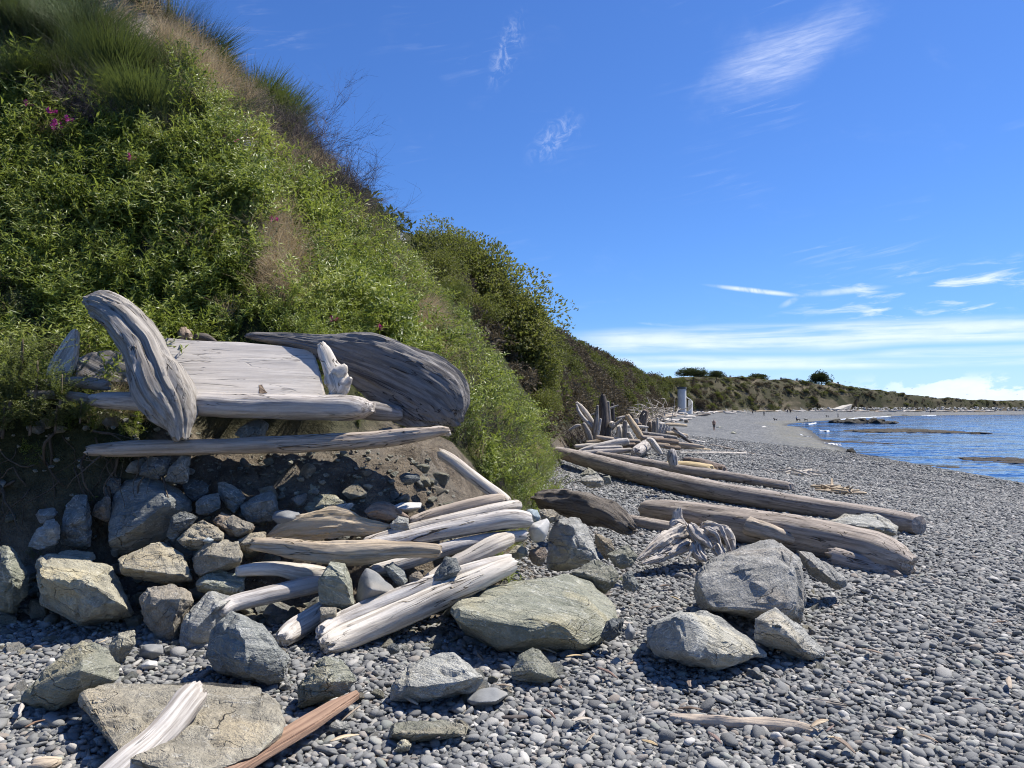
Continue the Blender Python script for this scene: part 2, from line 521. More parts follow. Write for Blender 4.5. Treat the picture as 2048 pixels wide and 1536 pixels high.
L_PEA = leaf_mat('leaf_green', [(0.050, 0.074, 0.017), (0.13, 0.175, 0.032), (0.25, 0.295, 0.058), (0.42, 0.42, 0.14)], 0.40, 0.42, 0.4)
L_WEED = leaf_mat('leaf_mixed', [(0.035, 0.052, 0.018), (0.075, 0.098, 0.034), (0.135, 0.152, 0.06), (0.27, 0.25, 0.13)], 0.35, 0.5, 0.3)
L_GRASS = leaf_mat('leaf_grass', [(0.06, 0.07, 0.03), (0.11, 0.125, 0.055), (0.18, 0.185, 0.09), (0.30, 0.27, 0.15)], 0.30, 0.6, 0.25)
L_BROOM = leaf_mat('leaf_broom', [(0.026, 0.042, 0.020), (0.048, 0.075, 0.032), (0.075, 0.11, 0.045), (0.12, 0.15, 0.065)], 0.22, 0.55, 0.25)
L_OLIVE = leaf_mat('leaf_olive', [(0.065, 0.075, 0.022), (0.115, 0.125, 0.036), (0.18, 0.18, 0.052), (0.27, 0.25, 0.08)], 0.35, 0.5, 0.3)
L_SCRUB = leaf_mat('leaf_scrub', [(0.055, 0.06, 0.026), (0.085, 0.09, 0.036), (0.12, 0.122, 0.048), (0.16, 0.142, 0.07)], 0.22, 0.7, 0.15, 0.12)
L_SCRUB_B = leaf_mat('leaf_scrub_brown', [(0.055, 0.046, 0.035), (0.085, 0.072, 0.052), (0.12, 0.10, 0.07), (0.16, 0.135, 0.09)], 0.15, 0.8, 0.1, 0.12, (0.2, 0.16, 0.08))
L_TREE = leaf_mat('leaf_tree', [(0.012, 0.02, 0.01), (0.02, 0.032, 0.014), (0.032, 0.046, 0.018), (0.05, 0.06, 0.024)], 0.12, 0.7, 0.15, 0.3)
L_DRY = leaf_mat('dry_grass', [(0.24, 0.175, 0.10), (0.37, 0.285, 0.17), (0.49, 0.39, 0.245), (0.58, 0.49, 0.33)], 0.35, 0.7, 0.15, 1.4, (0.42, 0.33, 0.18))
L_DEAD = leaf_mat('dead_twig', [(0.05, 0.042, 0.04), (0.085, 0.073, 0.068), (0.13, 0.113, 0.104), (0.19, 0.168, 0.15)], 0.08, 0.85, 0.1, 1.4, (0.15, 0.12, 0.1))
L_ROOT = leaf_mat('root', [(0.06, 0.045, 0.032), (0.10, 0.078, 0.056), (0.16, 0.125, 0.09), (0.26, 0.21, 0.15)], 0.0, 0.85, 0.1)


def flat_mat(name, col, rough=0.7, var=0.15, scale=8.0):
    m, t = new_mat(name)
    tcn = t.add('ShaderNodeTexCoord')
    n = t.noise(tcn.outputs['Object'], scale, 4, 0.6)
    c = t.mix(t.rng(n, 0.3, 0.7), tuple(x * (1 - var) for x in col), tuple(min(1, x * (1 + var)) for x in col))
    finish(t, c, rough)
    return m


M_PINK = leaf_mat('petal_pink', [(0.40, 0.03, 0.20), (0.52, 0.06, 0.30), (0.62, 0.12, 0.38)], 0.3, 0.5, 0.2, 1.0, (0.7, 0.1, 0.4))
M_WHITE = leaf_mat('petal_white', [(0.70, 0.70, 0.68), (0.78, 0.78, 0.75), (0.82, 0.82, 0.80)], 0.3, 0.5, 0.2, 1.0, (0.8, 0.8, 0.75))
M_YELL = leaf_mat('petal_yellow', [(0.65, 0.42, 0.03), (0.72, 0.50, 0.05), (0.75, 0.55, 0.08)], 0.3, 0.5, 0.2, 1.0, (0.7, 0.5, 0.05))


def soil_mat():
    m, t = new_mat('bluff_soil')
    geo = t.add('ShaderNodeNewGeometry')
    p = geo.outputs['Position']
    n1 = t.noise(p, 0.9, 4, 0.6)
    n2 = t.noise(p, 7.0, 6, 0.7, 0.4)
    n3 = t.noise(p, 42.0, 4, 0.7)
    gv = t.add('ShaderNodeTexVoronoi', Vector=p, Scale=55.0)
    c = t.mix(t.rng(n2, 0.3, 0.7), (0.10, 0.082, 0.063), (0.24, 0.20, 0.15))
    c = t.mix(t.rng(n1, 0.4, 0.7, 0.0, 0.5), c, (0.20, 0.185, 0.155))
    c = t.mix(t.rng(n3, 0.45, 0.75, 0.0, 0.6), c, (0.085, 0.07, 0.055))
    peb = t.rng(gv.outputs['Distance'], 0.20, 0.32, 1.0, 0.0)
    peb = t.math('MULTIPLY', peb, t.rng(t.add('ShaderNodeSeparateColor', Color=gv.outputs['Color']).outputs[0], 0.62, 0.75))
    c = t.mix(t.math('MULTIPLY', peb, 0.7), c, (0.27, 0.27, 0.255))
    # growth covers everything away from the open bank: green-brown litter
    veg = t.add('ShaderNodeAttribute', dict(attribute_name='veg')).outputs['Fac']
    g = t.mix(t.rng(n2, 0.35, 0.65), (0.028, 0.036, 0.014), (0.065, 0.068, 0.028))
    far = t.mix(t.rng(t.noise(p, 0.09, 5, 0.6), 0.38, 0.62), (0.042, 0.045, 0.024), (0.078, 0.070, 0.044))
    dist = t.math('SMOOTH_MAX', t.add('ShaderNodeSeparateXYZ', Vector=p).outputs[1], 0, 1)
    g = t.mix(t.rng(dist, 35, 80), g, far)
    clay_n = t.noise(t.mapping(p, scale=(0.10, 0.10, 0.16)), 1.0, 5, 0.65, 0.8)
    clay = t.add('ShaderNodeAttribute', dict(attribute_name='clay')).outputs['Fac']
    g = t.mix(t.math('MULTIPLY', t.rng(clay_n, 0.50, 0.66, 0.0, 0.8), clay), g, t.mix(t.rng(n2, 0.3, 0.7), (0.12, 0.10, 0.068), (0.20, 0.168, 0.112)))
    pale = t.add('ShaderNodeAttribute', dict(attribute_name='pale')).outputs['Fac']
    c = t.mix(veg, c, g)
    c = t.mix(pale, c, t.mix(t.rng(n2, 0.3, 0.7), (0.27, 0.23, 0.17), (0.43, 0.38, 0.30)))
    h = t.math('ADD', t.math('MULTIPLY', n2, 1.0), t.math('MULTIPLY', n3, 0.4))
    h = t.math('ADD', h, t.math('MULTIPLY', peb, 0.35))
    finish(t, c, 0.95, h, 1.0, 0.09, 0.1)
    return m


M_SOIL = soil_mat()


def beach_mat():
    m, t = new_mat('shingle')
    geo = t.add('ShaderNodeNewGeometry')
    p = geo.outputs['Position']
    wet = t.add('ShaderNodeAttribute', dict(attribute_name='wet')).outputs['Fac']      # metres to the waterline
    xyz = t.add('ShaderNodeSeparateXYZ', Vector=p)
    def vor(scale):
        v = t.add('ShaderNodeTexVoronoi', Vector=p, Scale=scale)
        r = t.add('ShaderNodeSeparateColor', Color=v.outputs['Color']).outputs[0]
        return v.outputs['Distance'], r
    d1, r1 = vor(19.0)
    d2, r2 = vor(4.5)
    stops = [(0.0, (0.06, 0.067, 0.075)), (0.3, (0.105, 0.115, 0.122)), (0.55, (0.15, 0.16, 0.163)), (0.78, (0.22, 0.225, 0.215)), (0.9, (0.33, 0.325, 0.30)), (1.0, (0.58, 0.56, 0.52))]
    c1 = t.ramp(r1, stops)
    c1 = t.mix(t.rng(d1, 0.35, 0.75, 0.0, 0.85), c1, (0.03, 0.033, 0.037))
    c2 = t.ramp(r2, [(0.0, (0.060, 0.064, 0.067)), (0.5, (0.098, 0.103, 0.105)), (0.85, (0.15, 0.152, 0.148)), (1.0, (0.30, 0.295, 0.275))])
    fd = t.rng(xyz.outputs[1], 25, 70)
    c = t.mix(fd, c1, c2)
    big = t.noise(t.mapping(p, scale=(0.25, 0.07, 1)), 1.0, 5, 0.6, 0.5)
    c = t.mix(t.rng(big, 0.42, 0.66, 0.0, 0.30), c, (0.18, 0.18, 0.172))
    dark = t.noise(t.mapping(p, scale=(0.5, 0.12, 1)), 1.0, 5, 0.65, 0.5)
    c = t.mix(t.rng(dark, 0.48, 0.70, 0.0, 0.45), c, (0.06, 0.066, 0.072))
    # weed and sand near the tide line
    alg = t.math('MULTIPLY', t.rng(wet, 9.0, 3.0), t.rng(t.noise(p, 0.5, 5, 0.7), 0.35, 0.6))
    c = t.mix(t.math('MULTIPLY', alg, 0.55), c, t.mix(t.rng(t.noise(p, 2.3, 4, 0.7), 0.4, 0.6), (0.22, 0.20, 0.15), (0.10, 0.10, 0.055)))
    c = t.mix(t.rng(wet, 1.6, 0.3, 0.0, 0.75), c, (0.05, 0.05, 0.048))
    speck = t.noise(p, 5.5, 3, 0.8)
    c = t.mix(t.rng(speck, 0.66, 0.72, 0.0, 0.55), c, (0.46, 0.45, 0.42))
    h = t.math('SUBTRACT', t.mix(fd, t.math('MULTIPLY', d1, -1.0), t.math('MULTIPLY', d2, -1.0)), 0.0)
    finish(t, c, 0.85, h, 0.8, 0.05, 0.2)
    return m


M_BEACH = beach_mat()


def water_mat():
    m, t = new_mat('sea_water')
    geo = t.add('ShaderNodeNewGeometry')
    p = geo.outputs['Position']
    pr = t.mapping(p, rot=(0, 0, R(24)), scale=(0.30, 1.0, 1))
    n1 = t.noise(pr, 0.55, 6, 0.62, 0.4)
    n2 = t.noise(t.mapping(p, rot=(0, 0, R(8)), scale=(0.45, 1.2, 1)), 2.1, 4, 0.65, 0.3)
    patch = t.noise(t.mapping(p, scale=(0.012, 0.035, 1)), 1.0, 4, 0.6, 0.6)
    c = t.mix(t.rng(patch, 0.4, 0.62), (0.005, 0.024, 0.080), (0.009, 0.040, 0.120))
    cap = t.math('MULTIPLY', t.rng(t.noise(t.mapping(p, scale=(0.12, 0.5, 1)), 1.0, 6, 0.7, 0.3), 0.745, 0.765), 0.7)
    c = t.mix(cap, c, (0.65, 0.68, 0.70))
    def vn(v, sc, amp):
        n_ = t.add('ShaderNodeTexNoise', Vector=v, Scale=sc, Detail=4.0, Roughness=0.6)
        q = t.add('ShaderNodeVectorMath', dict(operation='SUBTRACT'), i0=n_.outputs['Color'], i1=(0.5, 0.5, 0.5))
        return t.add('ShaderNodeVectorMath', dict(operation='MULTIPLY'), i0=q.outputs[0], i1=(amp, amp, 0.0)).outputs[0]
    nn = t.add('ShaderNodeVectorMath', dict(operation='ADD'), i0=vn(pr, 0.55, 0.85), i1=vn(p, 2.2, 0.45))
    nn = t.add('ShaderNodeVectorMath', dict(operation='ADD'), i0=nn.outputs[0], i1=(0.0, 0.0, 1.0))
    nn = t.add('ShaderNodeVectorMath', dict(operation='NORMALIZE'), i0=nn.outputs[0])
    b = finish(t, c, 0.10, None, spec=0.5)
    t.l.new(nn.outputs[0], b.inputs['Normal'])
    return m


M_WATER = water_mat()
M_FOAM = flat_mat('foam', (0.50, 0.53, 0.56), 0.8, 0.12, 3.0)
M_CONC = flat_mat('painted_concrete', (0.62, 0.61, 0.57), 0.8, 0.08, 0.6)
M_CONCD = flat_mat('dark_cap', (0.10, 0.105, 0.11), 0.8, 0.1)
M_PATH = flat_mat('ramp_concrete', (0.38, 0.36, 0.32), 0.9, 0.12, 0.3)

# ---------------------------------------------------------------- terrain: bluff foot, waterline, heights
SEA = -3.4
# foot of the bluff: x, y, foot height, crest height
TOE = np.array([(-60, -8, 0.0, 9.5), (-20, 3.0, 0.0, 9.5), (-8, 4.9, 0.0, 9.5), (-4.0, 5.35, 0.0, 9.2), (-1.6, 5.25, 0.0, 9.0), (-0.45, 5.45, 0.0, 9.0), (0.10, 6.1, 0.0, 8.8),
                (0.22, 7.6, 0.0, 8.6), (0.38, 9.6, -0.02, 8.5), (0.72, 14, -0.08, 8.4), (1.25, 20, -0.18, 8.2), (1.8, 26, -0.28, 8.0), (2.5, 32, -0.38, 7.8), (4.0, 45, -0.65, 8.0), (7.2, 65, -1.1, 9.6),
                (12, 90, -1.7, 11.0), (20, 130, -2.1, 12.3), (32, 180, -2.2, 12.6), (50, 240, -2.25, 10.6), (62, 268, -2.3, 8.8), (90, 292, -2.3, 11.4), (112, 304, -2.3, 10.4), (139, 313, -2.3, 8.6),
                (155, 316, -2.3, 6.4), (176, 319, -2.3, 3.4), (198, 322, -2.3, 1.9), (240, 327, -2.3, 1.5), (420, 345, -2.3, 1.2), (900, 380, -2.3, 1.0)], float)
SHORE = np.array([(29, -60), (29.5, 0), (30.5, 30), (31.3, 46.6), (32, 58), (33.5, 75), (37.5, 90), (43, 108), (50, 128), (56, 147), (57, 160), (62, 172), (74, 190), (97, 221), (134, 265), (165, 284), (200, 297), (260, 303), (420, 315), (900, 345)], float)


def seg_dist(x, y, poly):
    best = np.full(x.shape, 1e18)
    bi = np.zeros(x.shape, int)
    bt = np.zeros(x.shape)
    for i in range(len(poly) - 1):
        ax, ay = poly[i][:2]
        bx, by = poly[i + 1][:2]
        dx, dy = bx - ax, by - ay
        t = np.clip(((x - ax) * dx + (y - ay) * dy) / (dx * dx + dy * dy), 0, 1)
        d = (x - ax - t * dx) ** 2 + (y - ay - t * dy) ** 2
        m = d < best
        best = np.where(m, d, best)
        bi = np.where(m, i, bi)
        bt = np.where(m, t, bt)
    return np.sqrt(best), bi, bt


def inside(x, y, poly):
    r = np.zeros(x.shape, bool)
    n = len(poly)
    for i in range(n):
        ax, ay = poly[i]
        bx, by = poly[(i + 1) % n]
        c = (ay > y) != (by > y)
        if ay == by:
            continue
        xi = (bx - ax) * (y - ay) / (by - ay) + ax
        r ^= c & (x < xi)
    return r


BLUFF_POLY = [tuple(p[:2]) for p in TOE] + [(900, 3000), (-3000, 3000), (-3000, -8)]
SEA_POLY = [tuple(p) for p in SHORE] + [(5000, 345), (5000, -60)]
BENCH_S = [-1, 0, 0.48, 0.80, 1.02, 1.45, 1.75, 1.95, 2.4, 8.0, 30]
BENCH_Z = [0, 0, 0.14, 0.80, 1.05, 1.14, 1.25, 1.80, 2.45, 9.6, 9.6]
LEFT_S = [-1, 0, 0.50, 0.74, 0.84, 1.05, 1.4, 2.2, 2.4, 8.0, 30]
LEFT_Z = [0, 0, 0.12, 0.30, 1.32, 1.58, 1.80, 2.2, 2.5, 9.6, 9.6]


def terrain(x, y, fine=True, info=False):
    x = np.asarray(x, float)
    y = np.asarray(y, float)
    dt, bi, bt = seg_dist(x, y, TOE)
    ins = inside(x, y, BLUFF_POLY)
    dw, _, _ = seg_dist(x, y, SHORE)
    sea = inside(x, y, SEA_POLY)
    zt = TOE[bi, 2] * (1 - bt) + TOE[bi + 1, 2] * bt
    hc = TOE[bi, 3] * (1 - bt) + TOE[bi + 1, 3] * bt
    # beach
    t = np.where(sea, 1.0, dt / (dt + dw + 1e-6))
    g = np.clip((t - 0.14) / 0.86, 0, 1) ** 1.15
    zb = zt + (SEA - zt) * g
    zb = np.where(sea, SEA - np.minimum(dw * 0.06, 4.0), zb)
    p3 = np.stack([x, y, np.zeros_like(x)], -1)
    # bluff
    s = dt
    s2 = s * (1 + 0.16 * fbm(p3 * 0.16, 2, 5)) + 0.35 * fbm(p3 * 0.45, 2, 9) * sstep(0.5, 2.5, s)
    Wd = np.interp(y, [0, 10, 14, 19, 22, 25, 30, 42, 70], [1.04, 1.05, 1.10, 1.12, 1.06, 0.88, 0.84, 0.94, 1.0]) * (hc - zt) + 0.2
    q = np.sin(np.pi / 2 * np.clip(s2 / Wd, 0, 1))
    zc = zt + (hc - zt) * q
    zn = np.interp(s, BENCH_S, BENCH_Z)
    zl = np.interp(s, LEFT_S, LEFT_Z)
    wl = sstep(-2.75, -3.25, x)
    zn = zn * (1 - wl) + zl * wl
    wb = sstep(0.05, -0.35, x) * sstep(12, 7.6, y)
    zc = zc * (1 - wb) + zn * wb
    if fine:
        amp = np.clip(y / 60, 0.25, 3.0)
        zc = zc + sstep(1.5, 4.0, s) * (0.28 * amp * fbm(p3 * 0.5 / np.clip(amp, 1, 3)[..., None], 4, 21))
        zc = zc + sstep(0.0, 0.5, s) * (0.06 * fbm(p3 * 3.1, 4, 31))
        bank = sstep(0.5, 0.8, s) * sstep(2.0, 1.6, s) * sstep(9.0, 7.5, y)
        zc = zc + bank * (0.30 * np.abs(fbm(p3 * 2.6, 3, 71)) - 0.09 + 0.10 * np.abs(fbm(p3 * 7.0, 3, 72)) - 0.03)
        # gullies across the far bluff
        zc = zc + sstep(60, 120, y) * sstep(0.5, 4, s) * 0.5 * fbm(p3 * 0.22, 3, 44)
        zb = zb + np.where(sea, 0, 0.035 * fbm(p3 * 0.7, 3, 3) * np.clip(y / 12, 0.6, 2.0))
    z = np.where(ins, np.maximum(zc, zt - 0.05), zb)
    if info:
        return z, dict(s=np.where(ins, dt, -dt), water=np.where(sea, -dw, dw), hc=hc, zt=zt)
    return z


def tz(x, y):
    return float(terrain(np.array([x]), np.array([y]))[0])


_HT = np.concatenate([np.arange(2.0, 14, 0.04), np.geomspace(14, 900, 900)])


def hit(px, py, fine=True, maxd=1e9):
    """first point of the ground seen through a photo pixel (slides down until it meets the ground)"""
    for k in range(60):
        r = ray(px, py)
        ts = _HT / r[1]
        p = np.array([0, 0, EYE]) + ts[:, None] * r
        z = terrain(p[:, 0], p[:, 1], fine)
        b = np.nonzero(p[:, 2] <= z)[0]
        if len(b) and _HT[b[0]] < maxd:
            i = b[0]
            if i == 0:
                return p[0]
            a0, a1 = p[i - 1][2] - z[i - 1], p[i][2] - z[i]
            f = a0 / (a0 - a1 + 1e-9)
            return p[i - 1] * (1 - f) + p[i] * f
        py += 6
    return P(px, py, 50)


def axis(lo, hi, fine_lo, fine_hi, step, grow):
    v = list(np.arange(fine_lo, fine_hi, step))
    d = step
    a = fine_hi
    while a < hi:
        v.append(a)
        d = d * grow if a > 360 or d < 1.7 else 1.7
        a += d
    v.append(hi)
    d, a = step * grow, fine_lo - step * grow
    while a > lo:
        v.append(a)
        d *= grow
        a -= d
    v.append(lo)
    return np.array(sorted(v))


gx = axis(-70, 900, -4.6, 5.5, 0.075, 1.028)
gy = axis(-12, 700, 3.0, 11.5, 0.075, 1.026)
GX, GY = np.meshgrid(gx, gy)
TZ, TI = terrain(GX, GY, True, True)
nx, ny = len(gx), len(gy)
idx = np.arange(nx * ny).reshape(ny, nx)
quads = np.stack([idx[:-1, :-1], idx[:-1, 1:], idx[1:, 1:], idx[1:, :-1]], -1).reshape(-1, 4)
V = np.stack([GX, GY, TZ], -1).reshape(-1, 3)
S = TI['s'].ravel()
qs = S[quads].mean(1)


def sub_grid(name, mask, mat, attrs):
    f = quads[mask]
    used, inv = np.unique(f, return_inverse=True)
    return mesh_obj(name, V[used], inv.reshape(-1, 4), mat, None, True, {k: v[used] for k, v in attrs.items()})


def in_poly_px(pts, poly):
    px, py, fw = project(pts)
    r = inside(px, py, poly)
    return r & (fw > 0)


wb_ = (V[:, 0] < -0.12) & (V[:, 1] < 9)
veg = np.where(wb_, sstep(1.55, 1.95, S), sstep(0.15, 0.7, S))
veg = np.where((V[:, 0] < -3.0) & (V[:, 1] < 9), sstep(0.72, 0.85, S), veg)
pxs, pys, _f = project(V)
BARE = [(210, 10), (300, 30), (360, 90), (440, 140), (510, 215), (490, 240), (420, 210), (350, 150), (270, 90), (215, 50)]
veg = np.where(inside(pxs, pys, BARE) & (V[:, 1] < 40) & (V[:, 1] > 5), veg * 0.25, veg)
PALE = [(190, -20), (275, 5), (330, 80), (310, 125), (250, 105), (200, 60)]
pale = np.where(inside(pxs, pys, PALE) & (V[:, 1] < 40) & (V[:, 1] > 5), 1.0, 0.0)
clay = sstep(255, 285, V[:, 1]) * sstep(78, 88, V[:, 0]) * sstep(165, 140, V[:, 0])
bluff = sub_grid('bluff', qs > 0, M_SOIL, dict(veg=veg, clay=clay, pale=pale))
tag(bluff, 'steep overgrown bluff rising behind the beach', kind='structure')
beach = sub_grid('beach', (qs <= 0) & (TI['water'].ravel()[quads].max(1) > -60), M_BEACH, dict(wet=TI['water'].ravel()))
tag(beach, 'grey shingle beach curving round the bay', kind='structure')
sea_o = mesh_obj('sea', [(-6000, -3000, SEA), (16000, -3000, SEA), (16000, 16000, SEA), (-6000, 16000, SEA)], [(0, 1, 2, 3)], M_WATER)
tag(sea_o, 'blue rippled sea water in the bay', kind='structure')

# ---------------------------------------------------------------- builders
FR = dict(full=(0, 0, 1.0), z3=(0, 560, 3.84), z4=(450, 620, 3.84), z5=(0, 900, 3.84), z6=(400, 960, 2048 / 700), z7=(0, 1180, 2048 / 760), z8=(560, 1250, 2048 / 740),
          zb=(1040, 960, 2048 / 820), za=(1040, 740, 4.096), zf=(1100, 780, 8.192), zc=(900, 880, 5.12), zw=(1550, 700, 2048 / 498))


def fr(frame, x, y):
    a, b, k = FR[frame]
    return a + x / k, b + y / k


def bm_to_np(bm):
    bm.verts.ensure_lookup_table()
    v = np.array([p.co[:] for p in bm.verts])
    n = np.array([p.normal[:] for p in bm.verts])
    f = np.array([[q.index for q in fc.verts] for fc in bm.faces])
    return v, n, f


def refine(v, f, L, it=8):
    """split triangle edges longer than L (all three, two or one at a time)"""
    for _ in range(it):
        e = np.sort(np.concatenate([f[:, [0, 1]], f[:, [1, 2]], f[:, [2, 0]]]), 1)
        ue, inv = np.unique(e, axis=0, return_inverse=True)
        inv = inv.reshape(-1)
        ln = np.linalg.norm(v[ue[:, 0]] - v[ue[:, 1]], axis=1)
        mk = ln > L
        if not mk.any() or len(v) > 9000:
            break
        nid = np.full(len(ue), -1)
        nid[mk] = len(v) + np.arange(mk.sum())
        v = np.vstack([v, (v[ue[mk, 0]] + v[ue[mk, 1]]) / 2])
        m = nid[inv].reshape(3, -1).T
        c = (m >= 0).sum(1)
        out = [f[c == 0]]
        a, q = f[c == 3], m[c == 3]
        out += [np.stack([a[:, 0], q[:, 0], q[:, 2]], 1), np.stack([q[:, 0], a[:, 1], q[:, 1]], 1), np.stack([q[:, 2], q[:, 1], a[:, 2]], 1), q]
        for r in range(3):
            fr_, mr = np.roll(f, -r, 1), np.roll(m, -r, 1)
            k = (c == 1) & (mr[:, 0] >= 0)
            a, q = fr_[k], mr[k]
            out += [np.stack([a[:, 0], q[:, 0], a[:, 2]], 1), np.stack([q[:, 0], a[:, 1], a[:, 2]], 1)]
            k = (c == 2) & (mr[:, 2] < 0)
            a, q = fr_[k], mr[k]
            out += [np.stack([q[:, 0], a[:, 1], q[:, 1]], 1), np.stack([a[:, 0], q[:, 0], q[:, 1]], 1), np.stack([a[:, 0], q[:, 1], a[:, 2]], 1)]
        f = np.vstack(out)
    return v, f


def vnormals(v, f):
    n = np.zeros_like(v)
    fn = np.cross(v[f[:, 1]] - v[f[:, 0]], v[f[:, 2]] - v[f[:, 0]])
    for k in range(3):
        np.add.at(n, f[:, k], fn)
    return n / (np.linalg.norm(n, axis=1)[:, None] + 1e-12)


def relax(v, f, times):
    e = np.unique(np.sort(np.concatenate([f[:, [0, 1]], f[:, [1, 2]], f[:, [2, 0]]]), 1), axis=0)
    deg = np.bincount(e.ravel(), minlength=len(v))[:, None]
    for _ in range(times):
        a = np.zeros_like(v)
        np.add.at(a, e[:, 0], v[e[:, 1]])
        np.add.at(a, e[:, 1], v[e[:, 0]])
        v = v * 0.5 + 0.5 * a / np.maximum(deg, 1)
    return v


def hull_stone(pts, seed, rough=1.0, res=30, smooth=False, bevel=0.008):
    """angular (or water-worn) stone wrapped round a cloud of corner points"""
    pts = np.asarray(pts, float)
    size = np.ptp(pts, axis=0).max()
    bm = bmesh.new()
    for p in pts:
        bm.verts.new(p)
    r = bmesh.ops.convex_hull(bm, input=bm.verts)
    junk = list({g for g in r['geom_interior'] + r['geom_unused'] if isinstance(g, bmesh.types.BMVert)})
    bmesh.ops.delete(bm, geom=junk, context='VERTS')
    bmesh.ops.dissolve_limit(bm, angle_limit=R(7), verts=bm.verts, edges=bm.edges)
    if not smooth and bevel:
        bmesh.ops.bevel(bm, geom=list(bm.edges), offset=bevel * size, segments=1, affect='EDGES', clamp_overlap=True)
    bmesh.ops.triangulate(bm, faces=bm.faces)
    bm.verts.index_update()
    v, n, f = bm_to_np(bm)
    bm.free()
    if smooth:
        v, f = refine(v, f, size / 14 * 1.35)
        v = relax(v, f, 9 if smooth is True else smooth)
    v, f = refine(v, f, size / res * 1.35)
    c = v.mean(0)
    rs = np.random.default_rng(seed)
    if not smooth:
        # break the corners off along random planes
        for k in range(4):
            a = rs.normal(size=3) + [0.0, -0.4, 0.3]
            a /= np.linalg.norm(a)
            e = (v - c) @ a
            cut = e.max() * rs.uniform(0.84, 0.95)
            v = v - np.maximum(e - cut, 0)[:, None] * a
    n = vnormals(v, f)
    q = (v - c) / size
    if smooth:
        d = 0.03 * fbm(q * 3 + seed, 2, seed) * size
    else:
        ax = rs.normal(size=3)
        ax[2] += 1.2
        ax /= np.linalg.norm(ax)
        lay = q @ ax
        warp = 0.05 * fbm(q * 3 + seed, 3, seed + 3)
        steps = vnoise(np.stack([(lay + warp) * 15, q[:, 0] * 1.4, q[:, 1] * 1.4], -1) + seed, seed + 7)
        big = fbm(q * 2.6 + seed * 1.7, 2, seed)
        quant = np.round(fbm(q * 2.0 + seed * 0.9, 3, seed + 11) * 4.5) / 4.5
        crease = -0.030 * np.clip(1 - np.abs(fbm(q * 2.7 + seed * 2.3, 2, seed + 5)) * 11, 0, 1)
        d = rough * size * (0.012 * big + 0.036 * quant + 0.010 * np.tanh(steps * 4) + crease + 0.007 * fbm(q * 17 + seed, 3, seed + 2))
    v = v + n * d[:, None]
    return v, f


ROCK_SEED = [100]
ROW_D = ([880, 920, 960, 1050, 1150, 1250, 1330, 1400, 1470, 1536], [6.25, 6.08, 5.98, 5.78, 5.52, 5.2, 4.68, 4.12, 3.7, 3.35])
ROCKS = []


def add_rock(name, label, frame, outline, inner=(), mat=None, d=None, thick=0.6, dd=None, smooth=False, rough=1.0, cat='rock', res=30, ground=False, lie=False, top=0.75, bot=0.25):
    """a stone from the corners one sees: outline (silhouette) and inner (near edges) in photo pixels, real distance and thickness in metres"""
    ROCK_SEED[0] += 1
    seed = ROCK_SEED[0]
    o = [fr(frame, *p[:2]) for p in outline]
    ys = [p[1] for p in o]
    xs = [p[0] for p in o]
    ymin, ymax = min(ys), max(ys)
    if d is None:
        d = hit((min(xs) + max(xs)) / 2, ymax - 2, False)[1] if ground else float(np.interp(ymax, *ROW_D))
    wm = max(max(xs) - min(xs), ymax - ymin) / F * d
    th = thick * wm
    if lie:
        d = (EYE + 0.0) * F / (ymax - 803.0) - bot * th - 0.02
    cx, cy = np.mean(xs), np.mean(ys)
    pts = []
    for (x, y), raw in zip(o, outline):
        v = (y - ymin) / (ymax - ymin + 1e-6)
        k = raw[2] if len(raw) > 2 else th * (top + (bot - top) * v)
        pts.append(P(x, y, d + k))
        b = (cx + (x - cx) * 0.86, cy + (y - cy) * 0.86 + (ymax - ymin) * 0.05)
        pts.append(P(b[0], b[1], d + th * (0.75 + 0.45 * (1 - v))))
    for q in inner:
        x, y = fr(frame, q[0], q[1])
        pts.append(P(x, y, d + (q[2] if len(q) > 2 else 0.0)))
    pts = np.array(pts)
    # foot sunk a little below what one sees
    low = pts[np.argsort(pts[:, 2])[:3]].mean(0)
    pts = np.vstack([pts, low + [0, th * 0.3, -0.10 * wm]])
    v, f = hull_stone(pts, seed, rough, res, smooth)
    c = v.mean(0)
    c[2] = v[:, 2].min()
    ob = mesh_obj(name, v - c, f, mat, None, True, sharp=None if smooth else R(17))
    ob.location = c
    tag(ob, label, cat)
    ROCKS.append((c, wm))
    return ob


